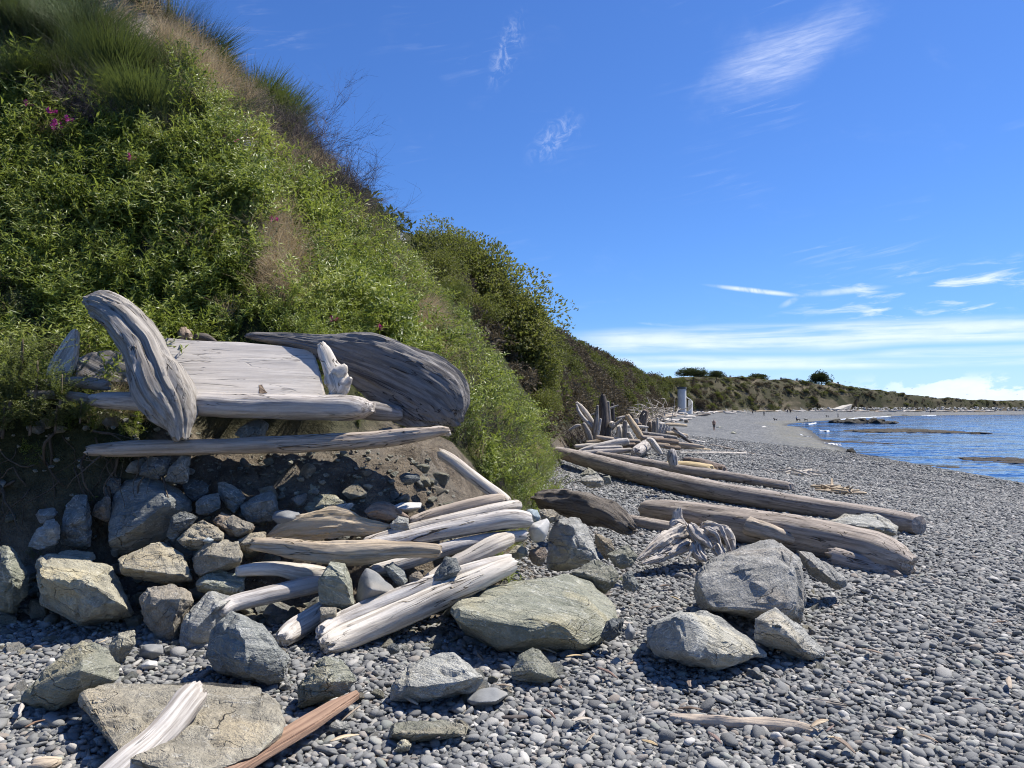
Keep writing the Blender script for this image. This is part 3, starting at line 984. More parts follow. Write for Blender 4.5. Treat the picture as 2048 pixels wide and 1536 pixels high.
def tube(path, rad, bratio=1.0, seg=20, step=0.05, seed=0, amp=0.05, grain=9.0, endr=0.22, capmin=0.62, side=None, flat=None, end_amp=0.30, crack=0.08):
    """loft along a path with elliptical rings; rad = half-width, bratio = depth/width. returns verts, quads, rest coords"""
    path = np.asarray(path, float)
    rad = np.asarray(rad, float)
    k = len(path)
    br = np.full(k, bratio) if np.isscalar(bratio) else np.asarray(bratio, float)
    seglen = np.linalg.norm(np.diff(path, axis=0), axis=1)
    t = np.concatenate([[0], np.cumsum(seglen)])
    L = t[-1]
    n = int(np.clip(L / step, 6, 160))
    u = np.linspace(0, L, n)
    def cr(vals):
        # Catmull-Rom on the given stations
        vals = np.asarray(vals, float)
        out = []
        m = np.gradient(vals, t, axis=0) if k > 2 else np.repeat((vals[1:] - vals[:-1]) / L, 2, axis=0)
        for q in u:
            i = min(max(np.searchsorted(t, q, side='right') - 1, 0), k - 2)
            h = t[i + 1] - t[i]
            s = (q - t[i]) / h
            h00, h10, h01, h11 = 2 * s**3 - 3 * s**2 + 1, s**3 - 2 * s**2 + s, -2 * s**3 + 3 * s**2, s**3 - s**2
            out.append(h00 * vals[i] + h10 * h * m[i] + h01 * vals[i + 1] + h11 * h * m[i + 1])
        return np.array(out)
    c = cr(path)
    r = np.maximum(cr(rad), rad.min() * 0.6)
    b = cr(br)
    tan = np.gradient(c, axis=0)
    tan /= np.linalg.norm(tan, axis=1)[:, None]
    view = c - np.array([0, 0, EYE]) if side is None else np.repeat(np.asarray(side, float)[None], n, 0)
    view = view - (view * tan).sum(1)[:, None] * tan
    view /= np.linalg.norm(view, axis=1)[:, None] + 1e-9
    per = np.cross(tan, view)
    # rounded or broken ends
    e = endr * r.max()
    cap = np.ones(n)
    for q, dist in ((0, u), (1, L - u)):
        w_ = np.clip(dist / (e + 1e-6), 0, 1)
        cap = np.minimum(cap, np.sqrt(np.clip(1 - (1 - w_) ** 2, capmin, 1)))
    th = np.linspace(0, 2 * np.pi, seg, endpoint=False)
    ct, stn = np.cos(th), np.sin(th)
    if flat:
        pw = flat
        ct = np.sign(ct) * np.abs(ct) ** pw
        stn = np.sign(stn) * np.abs(stn) ** pw
    U = np.repeat(u[:, None], seg, 1)
    cc, ss = np.cos(th)[None, :], np.sin(th)[None, :]
    rm = r.mean()
    np3 = np.stack([U / max(rm, 0.02) * 0.22, np.repeat(cc, n, 0) * grain * 0.33, np.repeat(ss, n, 0) * grain * 0.33], -1) + seed * 3.7
    np4 = np.stack([U / max(rm, 0.02) * 0.30, np.repeat(cc, n, 0) * 1.1, np.repeat(ss, n, 0) * 1.1], -1) + seed * 5.1
    np5 = np.stack([U / max(rm, 0.02) * 1.6, np.repeat(cc, n, 0) * grain * 0.6, np.repeat(ss, n, 0) * grain * 0.6], -1) + seed * 1.3
    prof = 1 + amp * (0.9 * fbm(np3, 3, seed) + 1.3 * fbm(np4, 2, seed + 5) + 0.35 * fbm(np5, 2, seed + 9))
    if crack:
        for q in range(4):
            a0 = (seed * 1.7 + q * 1.57 + 0.4 * math.sin(seed + q)) % 6.28
            wig = 0.3 * fbm(np.stack([u / max(rm, .02) * 0.25, u * 0 + q, u * 0], -1) + seed, 2, seed + q)
            dth = np.abs((th[None, :] - a0 - wig[:, None] + np.pi) % (2 * np.pi) - np.pi)
            prof = prof - crack * (1.2 if q == 0 else 0.8) * np.exp(-(dth / (0.05 + 3.2 / seg * 0.5)) ** 2) * sstep(-0.1, 0.15, fbm(np.stack([u / max(rm, .02) * 0.11, u * 0, u * 0 + q * 3], -1) + seed, 2, seed + 1 + q))[:, None]
    rr = r[:, None] * cap[:, None] * prof
    v = c[:, None, :] + per[:, None, :] * (rr * ct[None, :])[..., None] + view[:, None, :] * (rr * b[:, None] * stn[None, :])[..., None]
    rest = np.stack([U, rr * ct[None, :], rr * b[:, None] * stn[None, :]], -1)
    # ragged ends
    for i0, sgn in ((0, -1), (n - 1, 1)):
        rag = fbm(np.stack([ct * 2.2, stn * 2.2, np.full(seg, seed * 2.1 + i0)], -1), 3, seed + i0)
        v[i0] += tan[i0] * (sgn * rag * end_amp * r[i0])[:, None] * 2
    verts = v.reshape(-1, 3)
    rest = rest.reshape(-1, 3)
    a = np.arange(n * seg).reshape(n, seg)
    q = np.stack([a[:-1], np.roll(a[:-1], -1, 1), np.roll(a[1:], -1, 1), a[1:]], -1).reshape(-1, 4)
    # caps: inner ring then centre (as quads fans)
    faces = [q]
    for row, sgn in ((0, -1), (n - 1, 1)):
        ring = a[row]
        cen = verts[ring].mean(0)
        inner = cen + (verts[ring] - cen) * 0.5 + tan[row] * sgn * r[row] * 0.10
        rest_i = rest[ring].mean(0) + (rest[ring] - rest[ring].mean(0)) * 0.5
        base = len(verts)
        jit = fbm(inner * 25 + seed, 2, seed)[:, None] * tan[row] * r[row] * end_amp
        verts = np.vstack([verts, inner + jit, (cen + tan[row] * sgn * r[row] * 0.12)[None]])
        rest = np.vstack([rest, rest_i, rest[ring].mean(0)[None]])
        ir = np.arange(base, base + seg)
        cq = np.stack([ring, np.roll(ring, -1), np.roll(ir, -1), ir], -1)
        cf = np.stack([ir, np.roll(ir, -1), np.full(seg, base + seg), np.full(seg, base + seg)], -1)[::1]
        # pair neighbouring triangles into quads round the centre
        h = seg // 2
        cf = np.stack([ir[0::2], ir[1::2], np.roll(ir, -1)[1::2], np.full(h, base + seg)], -1)
        if row == 0:
            cq, cf = cq[:, ::-1], cf[:, ::-1]
        faces += [cq, cf]
    return verts, np.vstack(faces), rest


LOG_SEED = [0]


def add_log(name, label, frame, pts, mat, d=None, d2=None, cat='log', parent=None, bratio=1.0, amp=0.06, seg=28, group=None, ds=None, lift=0.0, step=None, uni=0.0, **kw):
    """pts: (x, y, half-width) in photo pixels of a zoom frame; d..d2 distance of the two ends, or None = lying on the beach"""
    LOG_SEED[0] += 1
    seed = LOG_SEED[0]
    k_ = FR[frame][2]
    med = float(np.median([q[2] for q in pts]))
    pp = [(*fr(frame, x, y), (r * (1 - uni) + med * uni) / k_) for x, y, r in pts]
    n = len(pp)
    path, rad = [], []
    for i, (x, y, r) in enumerate(pp):
        if ds is not None:
            dist = ds[i]
        elif d is None:
            h = hit(x, y + r * 0.92, False)
            dist = h[1]
        else:
            dist = d + ((d2 if d2 is not None else d) - d) * i / max(1, n - 1)
        rw = r / F * dist
        if ds is None and d is None:
            dist += rw * 0.4
        q = P(x, y, dist)
        q[2] += lift
        path.append(q)
        rad.append(rw)
    L = sum(np.linalg.norm(np.array(path[i + 1]) - path[i]) for i in range(n - 1))
    v, f, rest = tube(path, rad, bratio, seg, step or max(0.02, L / 90), seed, amp, **kw)
    c = v.mean(0)
    c[2] = v[:, 2].min()
    if parent is not None:
        o = mesh_obj(name, v - np.array(parent.location), f, mat, parent, True, dict(rest=rest), sharp=R(48))
        return o
    o = mesh_obj(name, v - c, f, mat, None, True, dict(rest=rest), sharp=R(48))
    o.location = c
    tag(o, label, cat, group)
    return o


def add_board(name, label, frame, poly, mat, dfun, thick, cat='board', parent=None, seed=1, rough=0.006, grain=None):
    """a plank cut to an outline: polygon of photo pixels on a leaning plane, with thickness and worn edges"""
    pts = np.array([P(*fr(frame, x, y), dfun(*fr(frame, x, y))) for x, y in poly])
    n = len(pts)
    nrm = np.cross(pts[1] - pts[0], pts[2] - pts[0])
    nrm = np.zeros(3)
    c = pts.mean(0)
    for i in range(n):
        nrm += np.cross(pts[i] - c, pts[(i + 1) % n] - c)
    nrm /= np.linalg.norm(nrm)
    if nrm[1] > 0:
        nrm = -nrm
    bm = bmesh.new()
    fv = [bm.verts.new(p) for p in pts]
    bv = [bm.verts.new(p - nrm * thick) for p in pts]
    bm.faces.new(fv)
    bm.faces.new(bv[::-1])
    for i in range(n):
        bm.faces.new((fv[i], bv[i], bv[(i + 1) % n], fv[(i + 1) % n]))
    bmesh.ops.recalc_face_normals(bm, faces=bm.faces)
    bmesh.ops.bevel(bm, geom=list(bm.edges), offset=thick * 0.22, segments=2, affect='EDGES', clamp_overlap=True)
    bmesh.ops.triangulate(bm, faces=bm.faces)
    size = np.ptp(pts, axis=0).max()
    for k in range(6):
        e = [q for q in bm.edges if q.calc_length() > size / 24]
        if not e:
            break
        bmesh.ops.subdivide_edges(bm, edges=e, cuts=1)
        bmesh.ops.triangulate(bm, faces=[f for f in bm.faces if len(f.verts) > 3])
    bm.normal_update()
    v, nn, f = bm_to_np(bm)
    bm.free()
    ex = pts[np.argmax(pts[:, 0])] - pts[np.argmin(pts[:, 0])]
    far_i = max(((np.linalg.norm(pts[i] - pts[j]), i, j) for i in range(n) for j in range(i)), key=lambda q: q[0])
    ex = pts[far_i[1]] - pts[far_i[2]] if grain is None else np.asarray(grain, float)
    ex /= np.linalg.norm(ex)
    ey = np.cross(nrm, ex)
    rest = np.stack([(v - c) @ ex, (v - c) @ ey, (v - c) @ nrm], -1)
    v = v + nn * (rough * fbm(rest * [3, 22, 22] + seed, 3, seed))[:, None] * 2
    o0 = v.mean(0)
    o0[2] = v[:, 2].min()
    base = np.array(parent.location) if parent else o0
    o = mesh_obj(name, v - base, f, mat, parent, True, dict(rest=rest), sharp=R(40))
    if parent is None:
        o.location = o0
        tag(o, label, cat)
    return o


def scatter(name, protos, pos, rot, scl, idx_, parent=None):
    """one stuff object: prototypes instanced on a cloud of points"""
    me = bpy.data.meshes.new(name)
    me.vertices.add(len(pos))
    me.vertices.foreach_set('co', np.asarray(pos, np.float32).ravel())
    for k, typ, key, v in (('rot', 'FLOAT_VECTOR', 'vector', rot), ('scl', 'FLOAT_VECTOR', 'vector', scl), ('pick', 'INT', 'value', idx_)):
        a = me.attributes.new(k, typ, 'POINT')
        a.data.foreach_set(key, np.asarray(v, np.int32 if typ == 'INT' else np.float32).ravel())
    o = bpy.data.objects.new(name, me)
    COL.objects.link(o)
    if parent is not None:
        o.parent = parent
    col = bpy.data.collections.new(name + '_kinds')
    for p in protos:
        col.objects.link(p)
    g = bpy.data.node_groups.new(name + '_scatter', 'GeometryNodeTree')
    g.interface.new_socket('Geometry', in_out='INPUT', socket_type='NodeSocketGeometry')
    g.interface.new_socket('Geometry', in_out='OUTPUT', socket_type='NodeSocketGeometry')
    N = g.nodes.new
    gi, go = N('NodeGroupInput'), N('NodeGroupOutput')
    iop, ci = N('GeometryNodeInstanceOnPoints'), N('GeometryNodeCollectionInfo')
    ci.inputs['Collection'].default_value = col
    ci.inputs['Separate Children'].default_value = True
    ci.inputs['Reset Children'].default_value = True
    iop.inputs['Pick Instance'].default_value = True
    def att(nm, typ):
        a = N('GeometryNodeInputNamedAttribute')
        a.data_type = typ
        a.inputs['Name'].default_value = nm
        return a.outputs['Attribute']
    e2r = N('FunctionNodeEulerToRotation')
    lk = g.links.new
    lk(gi.outputs[0], iop.inputs['Points'])
    lk(ci.outputs[0], iop.inputs['Instance'])
    lk(att('pick', 'INT'), iop.inputs['Instance Index'])
    lk(att('rot', 'FLOAT_VECTOR'), e2r.inputs[0])
    lk(e2r.outputs[0], iop.inputs['Rotation'])
    lk(att('scl', 'FLOAT_VECTOR'), iop.inputs['Scale'])
    lk(iop.outputs[0], go.inputs[0])
    md = o.modifiers.new('scatter', 'NODES')
    md.node_group = g
    return o

# ---------------------------------------------------------------- boulders and stones of the revetment
RK = add_rock
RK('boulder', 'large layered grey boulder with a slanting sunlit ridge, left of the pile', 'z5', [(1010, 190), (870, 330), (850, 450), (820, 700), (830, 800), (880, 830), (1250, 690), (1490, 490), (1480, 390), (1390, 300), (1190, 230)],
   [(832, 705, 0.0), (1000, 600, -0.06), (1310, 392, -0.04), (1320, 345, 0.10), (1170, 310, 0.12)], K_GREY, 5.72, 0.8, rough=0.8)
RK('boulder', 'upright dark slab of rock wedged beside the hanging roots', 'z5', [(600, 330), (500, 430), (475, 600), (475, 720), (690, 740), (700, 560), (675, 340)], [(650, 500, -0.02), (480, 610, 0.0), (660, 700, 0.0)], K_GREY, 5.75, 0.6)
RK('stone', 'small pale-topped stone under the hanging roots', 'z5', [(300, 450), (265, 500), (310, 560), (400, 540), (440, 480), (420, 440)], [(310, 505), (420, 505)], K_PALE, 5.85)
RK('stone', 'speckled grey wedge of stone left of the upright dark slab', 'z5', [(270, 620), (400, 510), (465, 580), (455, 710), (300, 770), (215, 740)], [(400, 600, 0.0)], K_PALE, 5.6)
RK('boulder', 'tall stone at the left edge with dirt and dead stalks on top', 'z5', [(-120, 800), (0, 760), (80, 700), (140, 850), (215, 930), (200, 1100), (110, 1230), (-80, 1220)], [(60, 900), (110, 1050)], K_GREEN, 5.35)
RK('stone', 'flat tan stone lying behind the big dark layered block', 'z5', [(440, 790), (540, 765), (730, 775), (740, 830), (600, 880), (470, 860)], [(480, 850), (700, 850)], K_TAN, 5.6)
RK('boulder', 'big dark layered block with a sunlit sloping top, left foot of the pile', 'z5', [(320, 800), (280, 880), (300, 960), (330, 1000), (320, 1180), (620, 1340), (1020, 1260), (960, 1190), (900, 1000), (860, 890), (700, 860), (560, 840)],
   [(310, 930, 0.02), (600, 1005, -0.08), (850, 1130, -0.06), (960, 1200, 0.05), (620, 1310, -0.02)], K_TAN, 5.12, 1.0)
RK('boulder', 'tan boulder with a rough sunlit face below the sloping grey ridge', 'z5', [(1220, 690), (1060, 760), (950, 810), (900, 840), (930, 940), (1000, 980), (1400, 1020), (1480, 1000), (1430, 870), (1410, 800), (1300, 760)], [(950, 910, 0.0), (1250, 945, -0.04), (1455, 965, 0.0), (1230, 780, 0.16)], K_TAN, 5.32)
RK('stone', 'dark brown stone in shade between two grey slabs', 'z5', [(720, 420), (830, 330), (865, 420), (840, 560), (700, 500)], [(790, 430)], K_BROWN, 5.85)
RK('stone', 'small dark stone tucked behind the top of the layered boulder', 'z5', [(830, 210), (930, 215), (930, 300), (860, 340), (815, 260)], [(870, 250)], K_DARK, 6.0)
RK('stone', 'dark angular stone propping up the footrest log', 'z5', [(1160, 30), (1320, 30), (1290, 170), (1220, 220), (1070, 190), (1070, 120)], [(1100, 170), (1250, 120)], K_DARK, 5.9)
RK('stone', 'wedge stone with a pale rim under the footrest log', 'z5', [(1400, 30), (1465, 40), (1460, 150), (1440, 250), (1260, 240), (1300, 130)], [(1400, 90), (1445, 180)], K_GREY, 5.88)
RK('stone', 'shaded blocky stone right of the sunlit ridge top', 'z5', [(1400, 250), (1480, 220), (1610, 260), (1600, 330), (1480, 400), (1410, 320)], [(1480, 300)], K_DARK, 5.98)
RK('stone', 'dark stone in the hollow beside the ridge', 'z5', [(1500, 400), (1560, 350), (1680, 320), (1700, 440), (1600, 500), (1500, 490)], [(1590, 410)], K_GREY, 5.86)
RK('stone', 'tall shaded stone left of the split blocky stone', 'z5', [(1660, 250), (1720, 240), (1850, 300), (1890, 370), (1800, 480), (1740, 440), (1680, 350)], [(1750, 340)], K_GREY, 5.95)
RK('stone', 'narrow dark stone leaning on the sunlit ridge', 'z5', [(1280, 660), (1320, 480), (1420, 470), (1520, 510), (1470, 580), (1330, 700)], [(1330, 560), (1440, 540)], K_DARK, 5.55)
RK('stone', 'yellowish angular stone beside the narrow dark stone', 'z5', [(1350, 690), (1460, 570), (1560, 530), (1720, 640), (1700, 710), (1560, 760), (1400, 750)], [(1400, 690), (1560, 700), (1700, 680)], K_TAN, 5.5)
RK('stone', 'brown pyramid-shaped stone above the blocky tan stone', 'z5', [(1620, 540), (1680, 470), (1790, 500), (1960, 590), (1930, 650), (1760, 670), (1690, 600)], [(1720, 600), (1880, 620)], K_BROWN, 5.62)
RK('boulder', 'squared tan and grey stone in the middle of the pile', 'z5', [(1460, 830), (1620, 690), (1750, 670), (1830, 700), (1870, 800), (1850, 880), (1680, 920), (1510, 985)], [(1600, 800, -0.02), (1560, 960, 0.02), (1840, 840, 0.0)], K_TAN, 5.38)
RK('stone', 'wedge-shaped greenish stone under the squared tan stone', 'z5', [(1490, 1030), (1600, 930), (1700, 920), (1880, 970), (1865, 1110), (1650, 1110), (1490, 1080)], [(1560, 1020), (1700, 1060), (1840, 1080)], K_GREEN, 5.3)
RK('boulder', 'rounded boulder with a broken yellow face, deep in shade', 'z5', [(1080, 1140), (1130, 1060), (1300, 1020), (1480, 1080), (1500, 1150), (1420, 1260), (1340, 1490), (1230, 1490), (1110, 1300)], [(1140, 1150, -0.02), (1410, 1140, 0.0), (1330, 1340, -0.02)], K_TAN, 5.05)
RK('boulder', 'pale grey leaning boulder behind the dark pointed boulder', 'z7', [(1130, 0), (1270, 40), (1190, 140), (1130, 260), (1110, 360), (1000, 425), (930, 380), (930, 280), (980, 150)], [(1060, 200, -0.03), (1000, 330, 0.0), (1170, 90, 0.03)], K_PALE, 4.95)
RK('boulder', 'big dark pointed boulder standing in front of the white logs', 'z7', [(1250, 108), (1140, 210), (1110, 350), (1160, 440), (1330, 485), (1440, 525), (1570, 485), (1582, 390), (1500, 290), (1420, 180)], [(1290, 350, -0.10), (1320, 450, -0.06), (1250, 125, 0.10), (1440, 260, 0.04)], K_GREY, 4.55, 0.8, rough=0.75, lie=True)
RK('boulder', 'half-buried triangular greenish slab at the lower left', 'z7', [(440, 258), (320, 380), (150, 500), (100, 600), (180, 650), (300, 660), (420, 570), (520, 515), (650, 495), (655, 400), (580, 300)], [(440, 430, -0.02), (400, 540, 0.0)], K_GREEN, 4.35, 0.75, rough=0.7, lie=True)
RK('stone', 'smooth grey oval stone at the foot of the pile', 'z7', [(770, 290), (880, 290), (885, 345), (820, 378), (740, 362), (748, 315)], [(810, 330, -0.01)], K_SMOOTH, 4.75, smooth=4, lie=True)
RK('stone', 'bright white rounded stone on the pebbles near the triangular slab', 'z7', [(760, 405), (800, 378), (850, 382), (852, 412), (795, 433), (762, 425)], [(805, 405, -0.01)], K_WHITE, 4.45, smooth=4, lie=True)
RK('stone', 'flat tan stone behind the triangular slab', 'z7', [(590, 300), (640, 230), (720, 220), (728, 290), (690, 345), (640, 400), (600, 350)], [(640, 300)], K_TAN, 4.75, lie=True)
RK('boulder', 'dark grey-green rock beside the upper end of the red plank', 'z7', [(1750, 338), (1860, 380), (1920, 480), (1860, 555), (1700, 605), (1600, 645), (1600, 520), (1660, 430)], [(1760, 500, -0.04), (1690, 590, 0.0)], K_GREEN, 4.3, 0.6, lie=True)
# flat tan slab lying in the foreground: its top plane about 0.16 m above the shingle


def slab_k(py, h, d):
    return (EYE - h) * F / (py - 803.0) - d


sl = [(430, 540), (470, 515), (660, 512), (940, 522), (1110, 487), (1260, 512), (1420, 512), (1500, 620), (1540, 730), (1400, 865), (1210, 975), (1000, 1010), (650, 905), (590, 770), (500, 690), (425, 610)]
sl3 = []
for x, y in sl:
    py = fr('z7', x, y)[1]
    sl3.append((x, y, slab_k(py, 0.12 + 0.05 * (y < 600), 3.5)))
RK('boulder', 'broad flat tan slab of rock lying in the foreground', 'z7', sl3, [(600, 560, slab_k(1395, 0.17, 3.5)), (900, 700, slab_k(1445, 0.16, 3.5))], K_TAN, 3.5, 0.22, rough=0.55, res=30)
RK('stone', 'rounded brown-grey cobble resting on the flat tan slab', 'z7', [(1060, 850), (1100, 812), (1170, 840), (1172, 880), (1115, 902), (1070, 885)], [(1115, 860, -0.02)], K_SMOOTH, 3.42, 0.7, smooth=5)
RK('boulder', 'pale split rock sunk in the pebbles below the white split log', 'z8', [(690, 205), (880, 195), (890, 155), (960, 150), (1060, 240), (1150, 290), (1070, 375), (860, 415), (740, 435), (600, 425), (605, 330), (660, 255)], [(840, 310, 0.06), (1060, 290, 0.0), (860, 395, 0.0), (720, 330, 0.0)], K_PALE, 4.35, 0.6, lie=True)
RK('boulder', 'rounded triangular grey stone standing in the pebbles', 'z8', [(1400, 125), (1330, 170), (1270, 260), (1290, 300), (1430, 318), (1560, 305), (1480, 200), (1440, 135)], [(1400, 250, -0.02)], K_GREEN, 4.55, 0.6, smooth=False, lie=True)
RK('stone', 'flat pale stone half buried beside the split rock', 'z8', [(1025, 410), (1100, 350), (1180, 340), (1270, 380), (1200, 440), (1060, 450)], [(1100, 430), (1200, 425)], K_SMOOTH, 4.15, 0.7, smooth=3, lie=True)
RK('stone', 'low flat green-grey stone near the yellow crumbly lump', 'z8', [(595, 545), (760, 530), (900, 520), (1050, 560), (1045, 605), (870, 615), (720, 650), (590, 625)], [(720, 630), (880, 600), (620, 600)], K_GREEN, 3.72, 0.5, lie=True)
RK('stone', 'small flat grey stone by the edge of the red plank', 'z8', [(270, 560), (310, 525), (380, 535), (390, 575), (330, 595), (275, 590)], [(330, 575)], K_PALE, 3.75, 0.6, lie=True)
RK('crumbly_lump', 'yellow crumbly sponge-like lump on the pebbles', 'z8', [(645, 655), (700, 628), (732, 655), (715, 690), (660, 705), (628, 700)], [(680, 670, -0.02)], K_TAN, 3.58, 0.8, rough=2.4, cat='debris', lie=True)
RK('stone', 'small dark stone in the shadow of the split white log', 'z8', [(590, 125), (620, 100), (655, 108), (662, 150), (610, 165)], [(625, 130)], K_DARK, 4.75)
# among the stacked logs
RK('stone', 'pale-topped cube-shaped stone beside the smooth egg stone', 'z6', [(230, 150), (330, 90), (425, 58), (445, 90), (460, 170), (420, 240), (270, 245)], [(260, 155, 0.0), (425, 112, -0.02), (440, 180, 0.0)], K_GREY, 5.85)
RK('stone', 'smooth blue-grey egg-shaped stone left of the broken slab', 'z6', [(430, 180), (500, 165), (590, 190), (590, 240), (480, 275), (410, 225)], [(500, 220, -0.02)], K_SMOOTH, 5.7, smooth=4)
RK('stone', 'pointed brown-grey stone at the edge of the dirt bank', 'z6', [(595, 90), (640, 5), (700, 30), (712, 90), (610, 120)], [(650, 70)], K_GREEN, 6.05)
RK('stone', 'low grey slab at the top of the stacked logs', 'z6', [(600, 160), (690, 80), (800, 95), (860, 130), (770, 195), (640, 205)], [(700, 150), (640, 190)], K_GREEN, 5.95)
RK('stone', 'small white flat stone above the stacked logs', 'z6', [(1110, 160), (1170, 130), (1300, 130), (1295, 170), (1190, 190)], [(1180, 170), (1280, 160)], K_WHITE, 6.0, smooth=2)
RK('stone', 'small tan stone under the broken slab of driftwood', 'z6', [(1105, 265), (1160, 210), (1222, 222), (1225, 290), (1130, 300)], [(1150, 250), (1210, 250)], K_PALE, 5.75)
RK('stone', 'pinkish tan stone on the left side of the stacked logs', 'z6', [(110, 265), (190, 200), (312, 260), (312, 305), (210, 330)], [(200, 280), (290, 290)], K_TAN, 5.6)
RK('stone', 'yellow stone at the end of the dark crossing log', 'z6', [(190, 370), (310, 300), (390, 300), (395, 360), (300, 420), (215, 410)], [(260, 370), (370, 345)], K_TAN, 5.55)
RK('boulder', 'standing squared stone with dark blotches in front of the logs', 'z6', [(690, 590), (690, 650), (760, 475), (850, 485), (890, 580), (907, 740), (830, 755), (700, 725)], [(710, 560, 0.0), (850, 560, -0.03), (890, 735, 0.0), (705, 715, 0.0), (755, 490, 0.06)], K_GREEN, 5.15, 0.75, rough=0.8)
RK('boulder', 'smooth grey teardrop boulder beside the standing squared stone', 'z6', [(905, 720), (920, 590), (970, 505), (1050, 545), (1130, 620), (1165, 665), (1080, 700), (940, 750)], [(1000, 640, -0.05), (940, 720, 0.0)], K_SMOOTH, 5.2, 0.8, smooth=3, rough=0.5)
RK('stone', 'leaning slate stone right of the smooth teardrop boulder', 'z6', [(1070, 500), (1130, 475), (1190, 520), (1222, 600), (1212, 650), (1150, 620), (1090, 545)], [(1120, 520), (1180, 580)], K_GREY, 5.35)
RK('stone', 'small purple-brown stone right of the leaning slate stone', 'z6', [(1215, 560), (1280, 520), (1335, 590), (1310, 635), (1230, 645)], [(1270, 570)], K_BROWN, 5.32)
RK('stone', 'wedge of grey stone on top of the long split log', 'z6', [(1355, 600), (1370, 540), (1440, 450), (1500, 450), (1532, 520), (1490, 570), (1380, 600)], [(1400, 570, 0.0), (1450, 480, 0.05), (1520, 530, 0.02)], K_GREY, 5.3)
RK('stone', 'round slate-blue stone at the right end of the stacked logs', 'zc', [(775, 720), (830, 698), (895, 715), (935, 790), (900, 840), (820, 830)], [(850, 770, -0.02)], K_BLUE, 6.3, smooth=4)
RK('stone', 'white rounded stone at the right end of the stacked logs', 'zc', [(790, 930), (830, 850), (1000, 795), (1030, 840), (1005, 960), (960, 1040), (840, 1045)], [(900, 900, -0.04), (960, 960, -0.02)], K_WHITE, 6.0, smooth=3)
RK('stone', 'tan stone behind the white rounded stone', 'zc', [(910, 730), (960, 705), (1060, 708), (1150, 780), (1080, 840), (960, 860)], [(1000, 790)], K_TAN, 6.6)
RK('boulder', 'broad flat-topped tan boulder below the right end of the split log', 'full', [(902, 1218), (930, 1190), (1000, 1165), (1130, 1155), (1180, 1168), (1225, 1212), (1238, 1250), (1200, 1302), (1120, 1318), (1000, 1302), (938, 1268)],
   [(915, 1228, 0.05), (1000, 1243, 0.0), (1090, 1268, -0.05), (1150, 1252, 0.0), (1190, 1280, 0.05), (1000, 1290, 0.05)], K_GREEN, 4.72, 1.35, rough=0.55, res=26)
RK('boulder', 'pointed boulder with a sunlit right edge near the bark log', 'zb', [(180, 200), (300, 180), (342, 240), (405, 405), (360, 412), (250, 455), (130, 445), (138, 290)], [(262, 245, 0.0), (285, 330, -0.05), (240, 410, -0.02), (390, 400, 0.05)], K_PALE, 6.4, 0.9)
RK('stone', 'grey-green rock beside a small green weed', 'zb', [(240, 470), (370, 400), (470, 430), (495, 480), (480, 535), (410, 562), (320, 520)], [(330, 470, 0.0), (420, 500, -0.02)], K_GREEN, 5.75)
RK('stone', 'brown angular stone right of the sunlit-edged boulder', 'zb', [(370, 260), (460, 300), (472, 350), (430, 400), (380, 340)], [(430, 320)], K_BROWN, 6.7)
RK('stone', 'low green-grey stone left of the root stump', 'zb', [(430, 370), (540, 320), (590, 380), (555, 435), (480, 435)], [(500, 390)], K_GREEN, 6.6)
RK('stone', 'small upright slate stone below the root stump', 'zb', [(510, 470), (560, 450), (602, 545), (560, 560), (515, 540)], [(550, 500)], K_GREY, 5.9)
RK('boulder', 'massive layered grey boulder with a flat stepped top right of centre', 'zb', [(1125, 385), (1200, 300), (1300, 298), (1368, 340), (1392, 430), (1422, 560), (1422, 660), (1400, 700), (1330, 655), (1100, 645), (950, 640), (872, 612), (890, 505), (905, 460), (980, 398)],
   [(1352, 395, 0.05), (1338, 600, -0.12), (1332, 650, -0.10), (935, 575, -0.10), (960, 635, -0.05), (1000, 500, 0.02), (900, 490, 0.05)], K_PALE, 5.25, 1.35, rough=0.9, res=28)
RK('boulder', 'low slab leaning behind the massive layered boulder', 'zb', [(1380, 342), (1450, 360), (1560, 430), (1645, 505), (1620, 540), (1550, 530), (1440, 470), (1400, 400)], [(1460, 420, 0.0), (1560, 500, 0.0)], K_PALE, 6.0, 0.6)
RK('boulder', 'bright grey broken boulder with a dark notch, front of the massive one', 'zb', [(620, 720), (800, 648), (960, 650), (1050, 720), (1200, 820), (1232, 875), (1080, 905), (950, 945), (900, 935), (690, 885), (618, 830)], [(812, 682, 0.05), (850, 860, -0.06), (915, 790, -0.02), (1000, 900, 0.0)], K_PALE, 4.75, 1.0, lie=True)
RK('boulder', 'pale ragged rock right of the notched boulder', 'zb', [(1170, 690), (1270, 630), (1340, 690), (1420, 740), (1530, 880), (1460, 900), (1300, 850), (1180, 800)], [(1290, 730, -0.02), (1420, 850, 0.0)], K_PALE, 4.95, 0.9, lie=True)
RK('stone', 'pale flat rock under the end of the longest beach log', 'zb', [(1525, 225), (1620, 168), (1780, 168), (1892, 230), (1895, 275), (1740, 260), (1600, 250)], [(1640, 225), (1820, 245), (1700, 190, 0.2)], K_PALE, 8.0, 0.7)
RK('stone', 'brown broken stone at the foot of the stacked logs', 'zc', [(580, 1160), (690, 1070), (790, 1110), (800, 1180), (720, 1215), (640, 1210)], [(700, 1150)], K_TAN, 6.0)
RK('stone', 'dark cleft rock between the logs and the sunlit-edged boulder', 'zc', [(790, 1180), (830, 1110), (980, 1090), (1000, 1180), (940, 1290), (850, 1270)], [(880, 1170), (940, 1230)], K_BROWN, 5.95)
RK('stone', 'dark wedge between the flat-topped and notched boulders', 'zb', [(400, 780), (440, 690), (525, 690), (505, 770), (440, 812)], [(460, 740)], K_DARK, 4.85)
